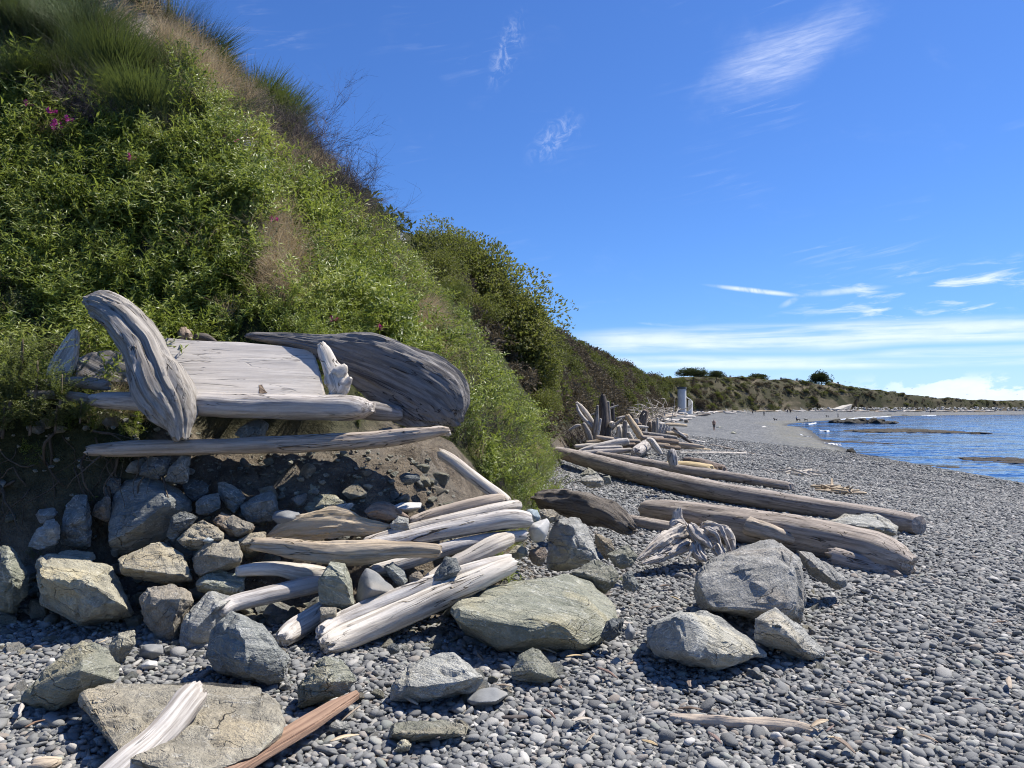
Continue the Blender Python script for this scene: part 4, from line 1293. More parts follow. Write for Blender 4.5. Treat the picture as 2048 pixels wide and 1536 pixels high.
RK('stone', 'smooth dark oval stone beside the notched boulder', 'zb', [(518, 765), (545, 705), (578, 755), (565, 800), (530, 800)], [(550, 755, -0.01)], K_SMOOTH, 4.75, smooth=4)
RK('stone', 'pointed stone behind the bark log, under the longest log', 'za', [(490, 860), (560, 795), (640, 850), (600, 880), (520, 880)], [(560, 850)], K_GREEN, 11.6)
RK('stone', 'rough white-grey stone behind the bark log', 'za', [(465, 910), (540, 858), (640, 858), (692, 905), (670, 955), (540, 955)], [(560, 910), (650, 910)], K_PALE, 11.2)
RK('stone', 'small squared stone right of the rough white-grey one', 'za', [(678, 872), (738, 864), (755, 930), (692, 940)], [(730, 880), (695, 930)], K_GREEN, 11.3)
RK('stone', 'blue-tinted flat stone resting on the squared tan stone', 'z5', [(1550, 700), (1600, 665), (1645, 690), (1610, 715)], [(1600, 695)], K_BLUE, 5.42, smooth=3)
RK('stone', 'angular stone under the bench seat, beside the footrest', 'z4', [(60, 945), (190, 850), (280, 838), (332, 880), (300, 985), (110, 990)], [(120, 985, 0.0), (150, 900, 0.02), (290, 930, 0.0)], K_GREY, 6.15)
RK('stone', 'dark oval stone embedded in the dirt bank', 'z4', [(1330, 1275), (1380, 1245), (1490, 1260), (1505, 1300), (1440, 1335), (1350, 1325)], [(1420, 1290, -0.02)], K_DARK, 6.1, smooth=2)
RK('stone', 'pale stone showing behind the right end of the bench', 'z4', [(1180, 915), (1280, 895), (1300, 930), (1200, 945)], [(1240, 925)], K_PALE, 6.3)
RK('stone', 'small pinkish stone peg-like block beside the split log end', 'z6', [(700, 745), (800, 745), (802, 800), (760, 850), (705, 850)], [(710, 790, 0.0), (790, 780, 0.0)], K_TAN, 5.02, smooth=1)
RK('shore_boulder', 'single dark boulder standing at the water edge', 'zw', [(580, 840), (595, 810), (640, 803), (668, 840), (665, 856), (590, 855)], [(620, 830)], K_WET, ground=True)
RK('beach_stone', 'green-grey rock lying on the open beach by the walker', 'za', [(1722, 515), (1745, 498), (1775, 520), (1770, 530), (1735, 528)], [(1750, 515)], K_GREEN, ground=True)
RK('beach_stone', 'low grey rock just behind the bare-chested walker', 'za', [(1605, 470), (1630, 455), (1660, 470), (1650, 484), (1612, 482)], [(1630, 472)], K_GREY, ground=True)
RK('beach_stone', 'flat pale rock on the open beach toward the water', 'za', [(1975, 466), (2000, 457), (2025, 468), (2005, 475)], [(2000, 468)], K_WHITE, ground=True)

# rubble filling the gaps of the pile
rub_v, rub_f, off = [], [], 0
protos_r = []
for k in range(5):
    rs = np.random.default_rng(900 + k)
    p = rs.normal(size=(14, 3))
    p /= np.linalg.norm(p, axis=1)[:, None]
    p *= np.array([1.0, 0.8, 0.6]) * rs.uniform(0.7, 1.1, (14, 1))
    protos_r.append(hull_stone(p, 900 + k, 1.0, 6, False, 0.03))
rub_me = {}
for j, (v, f) in enumerate(protos_r):
    for q, m_ in enumerate((K_GREEN, K_GREY, K_TAN, K_PALE)):
        rub_me[j, q] = mesh_obj('stone', v, f, m_, None, True, link=False, sharp=R(26)).data
rxy = np.stack([RNG.uniform(-4.4, 1.3, 9000), RNG.uniform(4.8, 7.2, 9000)], -1)
rz, rti = terrain(rxy[:, 0], rxy[:, 1], True, True)
cnt = big_n = 0
for k in range(9000):
    x, y = rxy[k]
    s = rti['s'][k]
    if s < -0.45 or s > 1.75 or (x > -0.2 and y > 6.7):
        continue
    if s > 1.0 and RNG.random() < 0.35:
        continue
    u_ = RNG.random()
    sz = 0.012 + (0.13 * u_ ** 1.7 if 0.12 < s < 0.95 and x < 0 else 0.07 * u_ ** 3.2)
    M = Matrix.Rotation(RNG.uniform(0, 6.28), 3, 'Z') @ Matrix.Rotation(RNG.uniform(-0.8, 0.8), 3, 'X')
    if sz > 0.045 and big_n < 290:
        o = bpy.data.objects.new('stone', rub_me[k % 5, int(RNG.integers(0, 4))])
        COL.objects.link(o)
        o.location = (x, y, rz[k] + sz * 0.25)
        o.rotation_euler = M.to_euler()
        o.scale = (sz, sz, sz)
        o.parent = bluff
        big_n += 1
    elif sz <= 0.045:
        v, f = protos_r[k % 5]
        rub_v.append(v @ np.array(M).T * sz + [x, y, rz[k] + sz * 0.2])
        rub_f.append(f + off)
        off += len(v)
        cnt += 1
    if cnt > 2600:
        break
rubble = mesh_obj('rubble', np.vstack(rub_v), np.vstack(rub_f), K_GREEN, bluff, True, sharp=R(30))
tag(rubble, kind='stuff')

# broken stones half sunk in the shingle round the boulders
for c_, w_ in [q for q in ROCKS if q[0][2] < 0.25 and q[0][1] < 7.5 and q[1] > 0.22]:
    for j in range(5):
        a_ = RNG.uniform(0, 6.28)
        x, y = c_[0] + math.cos(a_) * w_ * RNG.uniform(0.5, 0.8), c_[1] + math.sin(a_) * w_ * RNG.uniform(0.4, 0.7)
        if y < 3.6:
            continue
        sz = RNG.uniform(0.03, 0.075)
        o = bpy.data.objects.new('stone', rub_me[int(RNG.integers(0, 5)), int(RNG.integers(0, 4))])
        COL.objects.link(o)
        o.location = (x, y, tz(x, y) + sz * 0.3)
        o.rotation_euler = (RNG.uniform(-0.5, 0.5), RNG.uniform(-0.5, 0.5), RNG.uniform(0, 6.28))
        o.scale = (sz * 1.3, sz, sz)
        o.parent = beach

# ---------------------------------------------------------------- the driftwood bench
LG = add_log
LG('driftwood_log', 'thick grey swan-necked driftwood log arching over the left of the bench', 'z3',
   [(690, 165, 72), (770, 190, 110), (880, 255, 138), (1000, 370, 155), (1100, 510, 165), (1165, 660, 178), (1235, 820, 215), (1320, 970, 190), (1370, 1100, 130), (1390, 1215, 80)], W_GREY,
   ds=[6.75, 6.65, 6.5, 6.32, 6.2, 6.08, 5.98, 5.92, 5.88, 5.86], amp=0.15, seg=56, step=0.012, grain=16, bratio=0.85, endr=0.9, crack=0.16)
lean = lambda px, py: 6.36 + (800 - py) * 0.0040
slab = add_board('backrest_board', 'wide pale slab of driftwood forming the bench backrest', 'full', [(330, 674), (365, 678), (430, 681), (480, 682), (560, 690), (627, 700), (640, 745), (653, 800), (560, 800), (390, 800), (330, 795)], W_SLAB, lean, 0.06, 'board', rough=0.004, grain=(1, 0, -0.04))
add_board('dark_knot', None, 'full', [(517, 769), (524, 768), (535, 786), (519, 787)], W_BROWN, lambda px, py: lean(px, py) - 0.012, 0.02, parent=slab)
add_board('backrest_board', 'short board standing behind the swan-necked log, its shadow painted grey', 'full', [(152, 716), (180, 704), (216, 698), (262, 706), (268, 768), (212, 765), (150, 756)], W_GREY, lambda px, py: 6.50 + (800 - py) * 0.0022, 0.06)  # swan-necked log's shadow on the backrest put into the grey wood colour
add_board('armrest_board', 'sun-bleached board half hidden by grass, left end of the bench', 'z3', [(545, 375), (590, 370), (580, 560), (548, 700), (470, 745), (330, 800), (350, 690), (400, 580), (470, 470)], W_WHITE, lambda px, py: 6.30 + (800 - py) * 0.001, 0.07)
wh = LG('driftwood_log', 'massive dark grey fluted log, partly darkened for shade, with flared end, right of the bench', 'z4',
   [(175, 195, 30), (330, 215, 44), (520, 240, 58), (720, 285, 92), (930, 350, 165), (1150, 430, 222), (1350, 520, 262), (1520, 610, 282), (1650, 700, 240), (1740, 790, 150), (1790, 860, 60)], W_GREY_SHADED,
   ds=[6.95, 6.92, 6.86, 6.78, 6.70, 6.62, 6.54, 6.46, 6.40, 6.36, 6.34], bratio=[1.0, 0.95, 0.9, 0.75, 0.6, 0.5, 0.45, 0.42, 0.42, 0.5, 0.6], amp=0.17, seg=80, step=0.012, grain=22, endr=0.25, crack=0.14, end_amp=0.6)
stub = LG('driftwood_stub', 'short white forked driftwood stub propped against the backrest slab', 'z4', [(738, 262, 42), (765, 330, 52), (805, 430, 66), (850, 520, 92), (860, 600, 88), (825, 665, 45)], W_WHITE, 6.38, 6.22, amp=0.12, seg=28, step=0.01, bratio=0.7, endr=0.6)
LG('knob', None, 'z4', [(860, 500, 60), (905, 455, 42), (925, 425, 22)], W_WHITE, 6.26, 6.24, parent=stub, amp=0.15, seg=16)
LG('knob', None, 'z4', [(880, 560, 60), (930, 560, 42), (962, 520, 22)], W_WHITE, 6.26, 6.24, parent=stub, amp=0.15, seg=16)
LG('bench_seat_log', 'long pale flat-topped log forming the bench seat', 'full', [(190, 800, 16), (300, 803, 20), (400, 808, 24), (520, 812, 25), (640, 815, 25), (720, 816, 22), (748, 816, 13)], W_PALE, 6.14, 6.16, bratio=1.9, amp=0.05, seg=36, flat=0.72, crack=0.10, endr=0.9)
LG('driftwood_log', 'grey log end tucked under the massive fluted log', 'full', [(700, 818, 16), (750, 822, 19), (803, 828, 13)], W_GREY, 6.30, 6.36)
LG('driftwood_log', 'upper split grey log end under the swan-necked log', 'z3', [(300, 790, 25), (520, 780, 38), (680, 790, 46), (825, 812, 40)], W_GREY, 6.25, 6.2, amp=0.12, crack=0.15, end_amp=0.5)
LG('driftwood_log', 'lower split grey log end under the swan-necked log', 'z3', [(220, 875, 25), (420, 880, 34), (620, 905, 42), (782, 930, 34)], W_GREY, 6.18, 6.12, amp=0.12, crack=0.15, end_amp=0.5)
LG('driftwood_log', 'round brown log end poking out above the backrest', 'full', [(372, 675, 13), (370, 670, 13), (366, 664, 12)], W_BROWN, 6.98, 7.3, side=(1, 0, 0))
LG('driftwood_chunk', 'small dark chunk of wood lying above the backrest', 'full', [(390, 674, 7), (410, 676, 9), (432, 684, 4)], W_DARK, 7.0)
LG('footrest_log', 'long thin straight log lying as a footrest before the bench', 'full', [(176, 901, 11), (240, 898, 16), (330, 895, 16), (450, 893, 16), (560, 889, 17), (640, 886, 18), (740, 880, 17), (820, 871, 15), (870, 864, 11), (898, 860, 7)], W_TAN, 5.93, 6.05, amp=0.07, seg=32, bratio=1.25, flat=0.85, crack=0.12, end_amp=0.3)
LG('driftwood_log', 'short pale log end at the right end of the footrest', 'full', [(858, 862, 8), (885, 862, 10), (898, 868, 7)], W_PALE, 6.12, 6.18)

# ---------------------------------------------------------------- logs stacked on the stones
LG('driftwood_log', 'pale log leaning down the bank from the bench end', 'zc', [(-110, 130, 50), (20, 210, 62), (200, 350, 66), (400, 500, 66), (540, 600, 60), (610, 640, 36)], W_PALE, 6.45, 6.2, crack=0.08, uni=0.35)
LG('driftwood_log', 'tan log topmost of the stacked logs', 'z6', [(1232, 238, 18), (1330, 212, 34), (1500, 168, 42), (1680, 128, 42), (1775, 108, 30)], W_TAN, 5.92, 6.2, crack=0.08, uni=0.35)
LG('driftwood_log', 'second tan log down in the stack, with a long crack', 'z6', [(960, 362, 18), (1150, 312, 32), (1350, 262, 38), (1600, 205, 42), (1800, 160, 40), (1868, 145, 30)], W_PALE, 5.72, 6.12, crack=0.12, uni=0.35)
LG('driftwood_log', 'white round log in the middle of the stack', 'z6', [(1000, 372, 22), (1200, 345, 42), (1400, 300, 54), (1650, 255, 60), (1850, 225, 60), (1928, 232, 40)], W_WHITE, 5.62, 6.0, crack=0.12, uni=0.35)
LG('driftwood_slab', 'broken splintered slab of driftwood on top left of the stack', 'z6', [(395, 330, 12), (500, 285, 48), (640, 262, 72), (780, 250, 84), (900, 262, 62), (1020, 275, 36), (1110, 280, 18)], W_TAN, 5.72, 5.85, bratio=0.45, amp=0.30, seg=48, grain=20, crack=0.3, end_amp=0.9, capmin=0.7)
LG('driftwood_splinter', 'jagged splinter standing up at the back of the broken slab', 'z6', [(600, 240, 14), (720, 210, 34), (820, 180, 36), (895, 142, 12)], W_PALE, 5.86, 5.92, bratio=0.4, amp=0.2, end_amp=0.6)
LG('driftwood_chunk', 'rotten red-brown chunk of wood above the stack', 'z6', [(970, 195, 30), (1030, 178, 46), (1110, 192, 44), (1170, 208, 26), (1222, 222, 10)], W_BROWN, 5.9, 5.92, amp=0.28, seg=28, crack=0.2)
LG('driftwood_log', 'dark tapering log lying across the front of the stack', 'z6', [(308, 372, 32), (420, 382, 44), (560, 402, 62), (720, 420, 76), (900, 428, 88), (1050, 418, 74), (1150, 412, 48), (1280, 408, 42), (1405, 412, 32)], W_TAN, 5.42, 5.5, bratio=0.7, amp=0.12, seg=36, crack=0.15, end_amp=0.3, uni=0.35)
LG('driftwood_log', 'bent white log under the dark crossing log', 'z6', [(215, 535, 24), (330, 522, 36), (450, 520, 42), (600, 545, 62), (740, 560, 55)], W_WHITE, 5.4, 5.55, uni=0.35)
LG('driftwood_log', 'thin white log below the middle of the stack', 'z6', [(1000, 530, 24), (1200, 480, 42), (1450, 400, 42), (1700, 350, 40), (1910, 322, 28)], W_WHITE, 5.5, 5.95, uni=0.35)
LG('driftwood_log', 'flat weathered log lowest right of the stack', 'z6', [(1320, 590, 20), (1440, 520, 42), (1600, 440, 56), (1740, 370, 56), (1825, 335, 36)], W_PALE, 5.45, 5.85, bratio=0.7, amp=0.1, crack=0.12, end_amp=0.4, uni=0.35)
LG('driftwood_log', 'white tapering log left of the standing squared stone', 'z6', [(112, 770, 32), (180, 728, 46), (330, 690, 52), (520, 645, 56), (720, 600, 50)], W_WHITE, 5.05, 5.5, uni=0.35)
LG('driftwood_log', 'short white log with a broken end under the standing stone', 'z6', [(475, 935, 42), (540, 885, 66), (640, 820, 66), (760, 740, 55)], W_WHITE, 4.95, 5.35, end_amp=0.5, uni=0.35)
spl = LG('split_log', 'biggest white log of the stack, split lengthwise with a forked end', 'z6', [(735, 965, 48), (830, 930, 76), (1000, 860, 84), (1250, 752, 80), (1500, 640, 72), (1700, 550, 56), (1835, 492, 32)], W_WHITE, 4.82, 5.62, seg=32, amp=0.05, end_amp=0.5, uni=0.35)
LG('split_half', None, 'z6', [(700, 895, 36), (780, 848, 50), (950, 772, 62), (1200, 672, 62), (1500, 560, 50), (1700, 500, 42), (1822, 462, 22)], W_WHITE, 4.92, 5.7, parent=spl, seg=28, amp=0.06, end_amp=0.5, uni=0.35)

# ---------------------------------------------------------------- foreground pieces
lgf = LG('driftwood_log', 'cracked white log lying across the flat tan slab', 'z7', [(560, 1050, 86), (700, 930, 84), (850, 800, 80), (960, 680, 80), (1030, 590, 78), (1068, 545, 66)], W_WHITE, ds=[3.12, 3.2, 3.32, 3.42, 3.5, 3.55], bratio=0.62, amp=0.09, seg=40, crack=0.14, end_amp=0.55, step=0.012)
plk = add_board('plank', 'flat red-brown sawn plank lying on the pebbles', 'z7', [(1170, 1010), (1230, 945), (1500, 790), (1760, 640), (1925, 568), (1940, 590), (1700, 760), (1470, 900), (1300, 1010)], W_RED,
   lambda px, py: (EYE - 0.06) * F / (py - 803), 0.035, 'plank', rough=0.003)
LG('driftwood_stick', 'splintered yellowish stick lying on the pebbles at lower right', 'full', [(1340, 1436, 9), (1400, 1442, 12), (1500, 1449, 14), (1580, 1455, 14), (1632, 1463, 8)], W_GOLD, bratio=0.7, amp=0.25, end_amp=0.7, crack=0.25, seg=24)
LG('driftwood_stick', 'short grey wedge of wood on the pebbles above the yellowish stick', 'full', [(1615, 1400, 5), (1650, 1408, 9), (1690, 1415, 8)], W_PALE, bratio=0.6, amp=0.12, end_amp=0.4)
LG('driftwood_stick', 'pale cut stick at the very bottom left of the beach', 'full', [(60, 1532, 13), (95, 1528, 14), (122, 1522, 8)], W_GOLD, end_amp=0.5)
LG('driftwood_stick', 'thin brown stick leaning by the end of the white log', 'full', [(175, 1500, 4), (180, 1545, 5)], W_TAN)
LG('driftwood_stick', 'flat grey sliver of wood beside the cobble on the slab', 'full', [(338, 1506, 4), (355, 1514, 6), (372, 1524, 4)], W_TAN, 3.42)
LG('driftwood_stick', 'slim driftwood stick below the yellow crumbly lump', 'full', [(748, 1516, 3), (780, 1525, 4), (812, 1533, 3)], W_TAN)
LG('driftwood_stick', 'dark stick between pebbles right of the flat pale stone', 'full', [(990, 1435, 3), (1030, 1437, 6), (1066, 1432, 2)], W_DARK)

# ---------------------------------------------------------------- big logs on the beach to the right
LG('beach_log', 'longest grey log stretching across the beach toward the water', 'full', [(1110, 903, 10), (1160, 916, 15), (1250, 941, 18), (1350, 965, 19), (1450, 986, 20), (1550, 1003, 20), (1650, 1019, 20), (1750, 1036, 21), (1838, 1051, 21)], W_LOG, ds=[23.0, 20.2, 16.7, 14.3, 12.7, 11.7, 10.95, 10.15, 9.5], seg=28, amp=0.05, crack=0.05, endr=0.15, capmin=0.8, end_amp=0.05)
LG('beach_log', 'second long grey log lying just behind the longest one', 'full', [(1180, 906, 7), (1280, 925, 10), (1380, 943, 11), (1480, 958, 11), (1583, 976, 11)], W_LOG, seg=20, endr=0.2)
LG('driftwood_pole', 'thin yellow peeled pole behind the longest log', 'full', [(1205, 914, 3), (1270, 922, 5), (1345, 936, 5)], W_GOLD)
LG('beach_log', 'orange-brown sawn log section with a ring cut', 'full', [(1333, 933, 12), (1375, 936, 13), (1424, 942, 13)], W_GOLD, seg=20, endr=0.6)
LG('beach_log', 'brown hollow log beside the orange-brown section', 'full', [(1370, 919, 5), (1400, 926, 9), (1444, 942, 12)], W_BROWN)
LG('driftwood_stub', 'upright notched stub standing behind the orange-brown section', 'full', [(1346, 898, 5), (1344, 908, 10), (1347, 932, 9)], W_PALE, 13.6, amp=0.2)
LG('bark_log', 'dark rough bark-covered log lying at the foot of the bush', 'full', [(1080, 998, 12), (1120, 1004, 24), (1165, 1012, 30), (1205, 1024, 32), (1240, 1043, 24), (1263, 1060, 10)], W_BARK, ds=[9.0, 8.75, 8.5, 8.25, 8.05, 7.95], amp=0.24, seg=40, step=0.02, uni=0.35, end_amp=0.6)
LG('beach_log', 'slim smooth log running behind the root stump', 'full', [(1225, 1036, 12), (1290, 1048, 14), (1350, 1058, 13), (1400, 1066, 12)], W_LOG)
bg_ = LG('beach_log', 'big brown log with a knot and a broken right end', 'full', [(1288, 1020, 20), (1340, 1026, 26), (1420, 1040, 32), (1500, 1054, 36), (1600, 1072, 38), (1700, 1092, 40), (1775, 1112, 38), (1822, 1130, 26)], W_LOG, seg=36, amp=0.07, crack=0.10, endr=0.45, end_amp=0.35)
LG('branch_stub', None, 'zb', [(1130, 230, 46), (1220, 256, 42), (1330, 288, 30), (1445, 312, 24)], W_LOG, 8.45, 8.05, parent=bg_, amp=0.15)
LG('split_end', None, 'zb', [(1560, 395, 64), (1700, 428, 62), (1820, 462, 50), (1895, 488, 26)], W_LOG, 7.5, 7.0, parent=bg_, amp=0.14, end_amp=0.5)
# root stump
st_ = LG('root_stump', 'bleached root stump with splayed gnarled roots on the pebbles', 'zb', [(780, 320, 36), (840, 290, 56), (920, 280, 56), (990, 290, 44), (1040, 310, 26)], W_PALE, 7.45, 7.5, amp=0.45, seg=40, step=0.012, crack=0.25)
for pts_, a_, b_ in (([(800, 142, 22), (792, 175, 32), (805, 215, 38), (840, 260, 50)], 7.3, 7.35), ([(830, 250, 44), (740, 285, 38), (660, 345, 30), (585, 395, 12)], 7.25, 6.95),
                     ([(850, 310, 36), (760, 360, 28), (680, 395, 20), (608, 418, 10)], 7.2, 6.9), ([(850, 220, 34), (880, 270, 38), (930, 310, 30), (960, 340, 14)], 7.15, 7.0),
                     ([(900, 230, 30), (980, 240, 38), (1030, 262, 40), (1052, 320, 32), (1040, 370, 16)], 7.35, 7.2), ([(870, 320, 40), (890, 370, 34), (930, 405, 18)], 7.1, 6.95),
                     ([(980, 320, 40), (1000, 360, 30), (1010, 390, 16)], 7.1, 7.0), ([(940, 250, 22), (1000, 232, 16), (1042, 236, 8)], 7.3, 7.3), ([(820, 230, 30), (770, 215, 24), (752, 235, 12)], 7.3, 7.25), ([(980, 250, 16), (1040, 300, 9), (1072, 296, 4)], 7.2, 7.05), ([(1000, 230, 14), (1030, 300, 10), (1062, 372, 5)], 7.15, 7.0),
                     ([(900, 300, 22), (860, 350, 14), (830, 405, 7)], 7.1, 6.95), ([(930, 240, 18), (985, 275, 12), (1005, 330, 6)], 7.1, 7.0), ([(760, 330, 20), (720, 350, 12), (690, 372, 6)], 7.1, 7.0)):
    LG('root', None, 'zb', [(a2, b2, c2 * 0.78) for a2, b2, c2 in pts_], W_PALE, a_ + 0.12, b_ + 0.12, parent=st_, amp=0.42, seg=24, step=0.012, grain=14, crack=0.22, endr=0.8, capmin=0.2)

# ---------------------------------------------------------------- driftwood fort further along the beach
FORT = [
    ('fort_post', 'tall dark brown upright post of the driftwood fort', [(868, 75, 22), (868, 180, 52), (875, 420, 70), (880, 780, 78)], W_DARK, 29.0),
    ('fort_post', 'pale slim post just right of the tall dark post', [(948, 185, 18), (960, 350, 28), (970, 560, 32), (972, 760, 34)], W_GREY, 29.5),
    ('fort_post', 'second dark brown post behind the pale slim post', [(1022, 215, 24), (1028, 400, 30), (1030, 620, 32)], W_DARK, 30.5),
    ('fort_post', 'grey split post left of the tall dark post', [(780, 250, 12), (765, 450, 32), (742, 650, 42), (720, 880, 36)], W_GREY, 28.6),
    ('fort_board', 'pale board leaning against the left side of the fort', [(425, 200, 14), (500, 280, 36), (600, 410, 48), (720, 590, 40)], W_PALE, 29.2),
    ('fort_root', 'twisted root piece leaning at the left of the fort', [(435, 245, 12), (465, 350, 26), (540, 460, 30), (640, 560, 32), (715, 640, 18)], W_WHITE, 28.9),
    ('fort_root', 'short forked root low at the left of the fort', [(300, 665, 10), (380, 620, 22), (440, 585, 26), (500, 580, 16)], W_PALE, 28.5),
    ('fort_board', 'grey board standing in front of the twisted root', [(540, 540, 22), (610, 670, 46), (655, 800, 46), (672, 900, 32)], W_GREY, 28.2),
    ('fort_log', 'round log end facing out of the fort wall', [(1015, 570, 52), (1012, 560, 50), (1005, 550, 46)], W_PALE, None),
    ('fort_post', 'white jagged slab standing inside the fort', [(1128, 590, 22), (1138, 680, 46), (1140, 800, 52)], W_WHITE, 28.4),
    ('fort_post', 'grey post left of the slanting yellow pole', [(1228, 505, 30), (1226, 620, 38), (1228, 800, 38)], W_GREY, 28.2),
    ('fort_pole', 'yellow pole slanting across the front of the fort', [(1262, 410, 34), (1360, 570, 46), (1450, 710, 50), (1545, 860, 40)], W_GOLD, 27.4),
    ('fort_board', 'white triangular board under the slanting yellow pole', [(1280, 690, 22), (1310, 770, 40), (1345, 850, 40)], W_WHITE, 27.8),
    ('fort_log', 'tan log lying along the foot of the fort', [(755, 770, 24), (900, 800, 38), (1150, 830, 40), (1480, 855, 36)], W_TAN, 27.2),
    ('fort_log', 'big white log lying in front of the fort', [(470, 1005, 14), (640, 965, 42), (900, 910, 56), (1150, 862, 60), (1290, 838, 50)], W_WHITE, 26.3),
    ('fort_log', 'white log lying nearest in front of the fort', [(520, 1035, 28), (760, 1020, 42), (1050, 1005, 42), (1330, 985, 34)], W_PALE, 25.6),
    ('fort_log', 'low grey log at the left foot of the fort', [(405, 925, 26), (560, 918, 34), (700, 905, 30), (840, 888, 18)], W_PALE, 26.8),
    ('fort_log', 'thick log with a dark hollow end facing the camera', None, W_PALE, None),
    ('fort_log', 'white forked log slumped to the right of the hollow log', [(1590, 805, 24), (1660, 830, 44), (1720, 910, 48), (1780, 990, 40), (1835, 1050, 16)], W_WHITE, 25.4),
    ('fort_post', 'orange-stained stump standing at the back right of the fort', [(1575, 330, 32), (1540, 430, 58), (1510, 560, 66), (1490, 680, 60)], W_BROWN, 31.0),
    ('fort_post', 'small dark post end behind the slanting pole', [(1330, 390, 24), (1335, 430, 30), (1340, 500, 30)], W_DARK, 31.5),
    ('fort_post', 'small dark rounded post right of the slanting pole', [(1378, 470, 20), (1382, 520, 28), (1384, 590, 28)], W_DARK, 31.0),
    ('fort_post', 'short brown post in the right wall of the fort', [(1628, 515, 24), (1632, 600, 34), (1636, 700, 36)], W_BROWN, 29.5),
    ('fort_post', 'grey pointed post in the right wall of the fort', [(1712, 510, 22), (1716, 600, 38), (1712, 720, 44)], W_GREY, 29.2),
    ('fort_post', 'thin pale post at the right corner of the fort', [(1762, 450, 14), (1758, 560, 24), (1754, 730, 26)], W_PALE, 29.0),
    ('fort_board', 'leftmost white slat leaning on the right wall of the fort', [(1830, 555, 12), (1800, 650, 18), (1775, 745, 18)], W_WHITE, 28.8),
    ('fort_board', 'second white slat leaning on the right wall of the fort', [(1880, 565, 12), (1845, 660, 18), (1815, 750, 18)], W_WHITE, 28.7),
    ('fort_board', 'third white slat leaning on the right wall of the fort', [(1925, 580, 12), (1890, 670, 18), (1860, 755, 18)], W_WHITE, 28.6),
    ('fort_board', 'rightmost white slat leaning on the right wall of the fort', [(1965, 600, 12), (1935, 680, 18), (1905, 760, 18)], W_WHITE, 28.5),
    ('fort_log', 'grey log lying under the leaning white slats', [(1500, 705, 26), (1700, 735, 30), (1900, 760, 30), (2080, 785, 24)], W_GREY, 27.8),
    ('fort_log', 'brown log lying in front of the grey log at right', [(1690, 820, 34), (1850, 840, 44), (2000, 850, 44), (2110, 862, 36)], W_BROWN, 27.0),
]
for nm, lb, pts_, mt_, dd_ in FORT:
    if pts_ is None:
        LG(nm, lb, 'zf', [(1400, 1030, 92), (1470, 985, 100), (1560, 920, 96), (1620, 880, 80)], W_PALE, ds=[24.6, 25.3, 26.2, 26.9], seg=24, endr=0.2, amp=0.08)
    elif dd_ is None:
        LG(nm, lb, 'zf', pts_, mt_, ds=[28.6, 29.2, 30.0], side=(1, 0, 0), seg=16)
    else:
        LG(nm, lb, 'zf', [(a_, b_, c_ * 1.18) for a_, b_, c_ in pts_], mt_, dd_, seg=16, amp=0.08, endr=0.2, uni=0.25)
FORT2 = [
    ('fort_stick', 'dark stick slanting down from the right wall of the fort', [(1255, 475, 14), (1350, 560, 12), (1440, 618, 7)], W_DARK, 28.0),
    ('driftwood_log', 'long brown log trailing off right of the fort', [(1215, 620, 14), (1400, 640, 17), (1560, 655, 10)], W_TAN, None),
    ('driftwood_log', 'pale straight log lying alone right of the fort', [(1310, 678, 8), (1600, 680, 12), (1855, 684, 9)], W_PALE, None),
    ('driftwood_pole', 'thin pole pointing to the water right of the fort', [(1560, 612, 6), (1740, 650, 7), (1930, 690, 4)], W_TAN, None),
    ('driftwood_log', 'small white log behind the trailing brown log', [(1375, 572, 9), (1440, 582, 11), (1515, 592, 7)], W_WHITE, None),
    ('driftwood_log', 'tan log end just right of the forked white log', [(1200, 628, 7), (1130, 622, 9)], W_PALE, None),
]
for nm, lb, pts_, mt_, dd_ in FORT2:
    LG(nm, lb, 'za', pts_, mt_, dd_, seg=14, amp=0.08)
FORT3 = [('pale log lying at the back of the fort wall', [(1080, 470, 26), (1200, 450, 30), (1290, 430, 22)], W_PALE, 31.8), ('grey log leaning inside the fort behind the white slab', [(1000, 640, 26), (1080, 560, 30), (1180, 480, 24)], W_GREY, 30.2),
         ('stout pale post between the grey post and the stump', [(1420, 470, 34), (1425, 560, 42), (1430, 700, 44)], W_PALE, 30.0), ('dark squat post left of the orange-stained stump', [(1470, 540, 32), (1466, 620, 40), (1462, 720, 42)], W_BROWN, 29.8),
         ('white log resting across the fort wall', [(1400, 600, 20), (1500, 605, 24), (1610, 612, 20)], W_WHITE, 28.9), ('tan log lying behind the forked white log', [(1650, 890, 30), (1800, 905, 40), (1960, 915, 34)], W_TAN, 26.4),
         ('pale log lying low behind the nearest white log', [(700, 960, 30), (900, 955, 38), (1180, 945, 34)], W_WHITE, 26.1), ('short brown log at the right foot of the fort', [(1880, 930, 30), (2000, 945, 38), (2140, 960, 30)], W_BROWN, 26.0),
         ('bleached plank leaning on the tall dark post', [(830, 470, 20), (800, 620, 30), (770, 770, 30)], W_WHITE, 28.0), ('weathered pole crossing behind the tall dark post', [(640, 420, 16), (900, 330, 22), (1120, 250, 14)], W_GREY, 30.4),
         ('broken pale log sticking out right of the fort', [(1990, 640, 22), (2100, 700, 30), (2230, 780, 22)], W_PALE, 28.0), ('thick tan log lying low under the white slats', [(1500, 775, 40), (1650, 795, 48), (1850, 805, 42)], W_TAN, 27.3), ('thick brown log in front of the tan foot log', [(1000, 895, 36), (1200, 903, 44), (1390, 905, 40)], W_BROWN, 26.6),
         ('tan log lying at the left foot behind the low grey log', [(600, 862, 30), (760, 850, 40), (950, 832, 34)], W_TAN, 27.4), ('thick tan log lying at the far right of the fort', [(1900, 705, 34), (2050, 725, 42), (2250, 755, 34)], W_TAN, 28.2),
         ('tan log lying right of the short brown log', [(2100, 880, 28), (2300, 905, 34), (2520, 935, 26)], W_TAN, 26.6)]
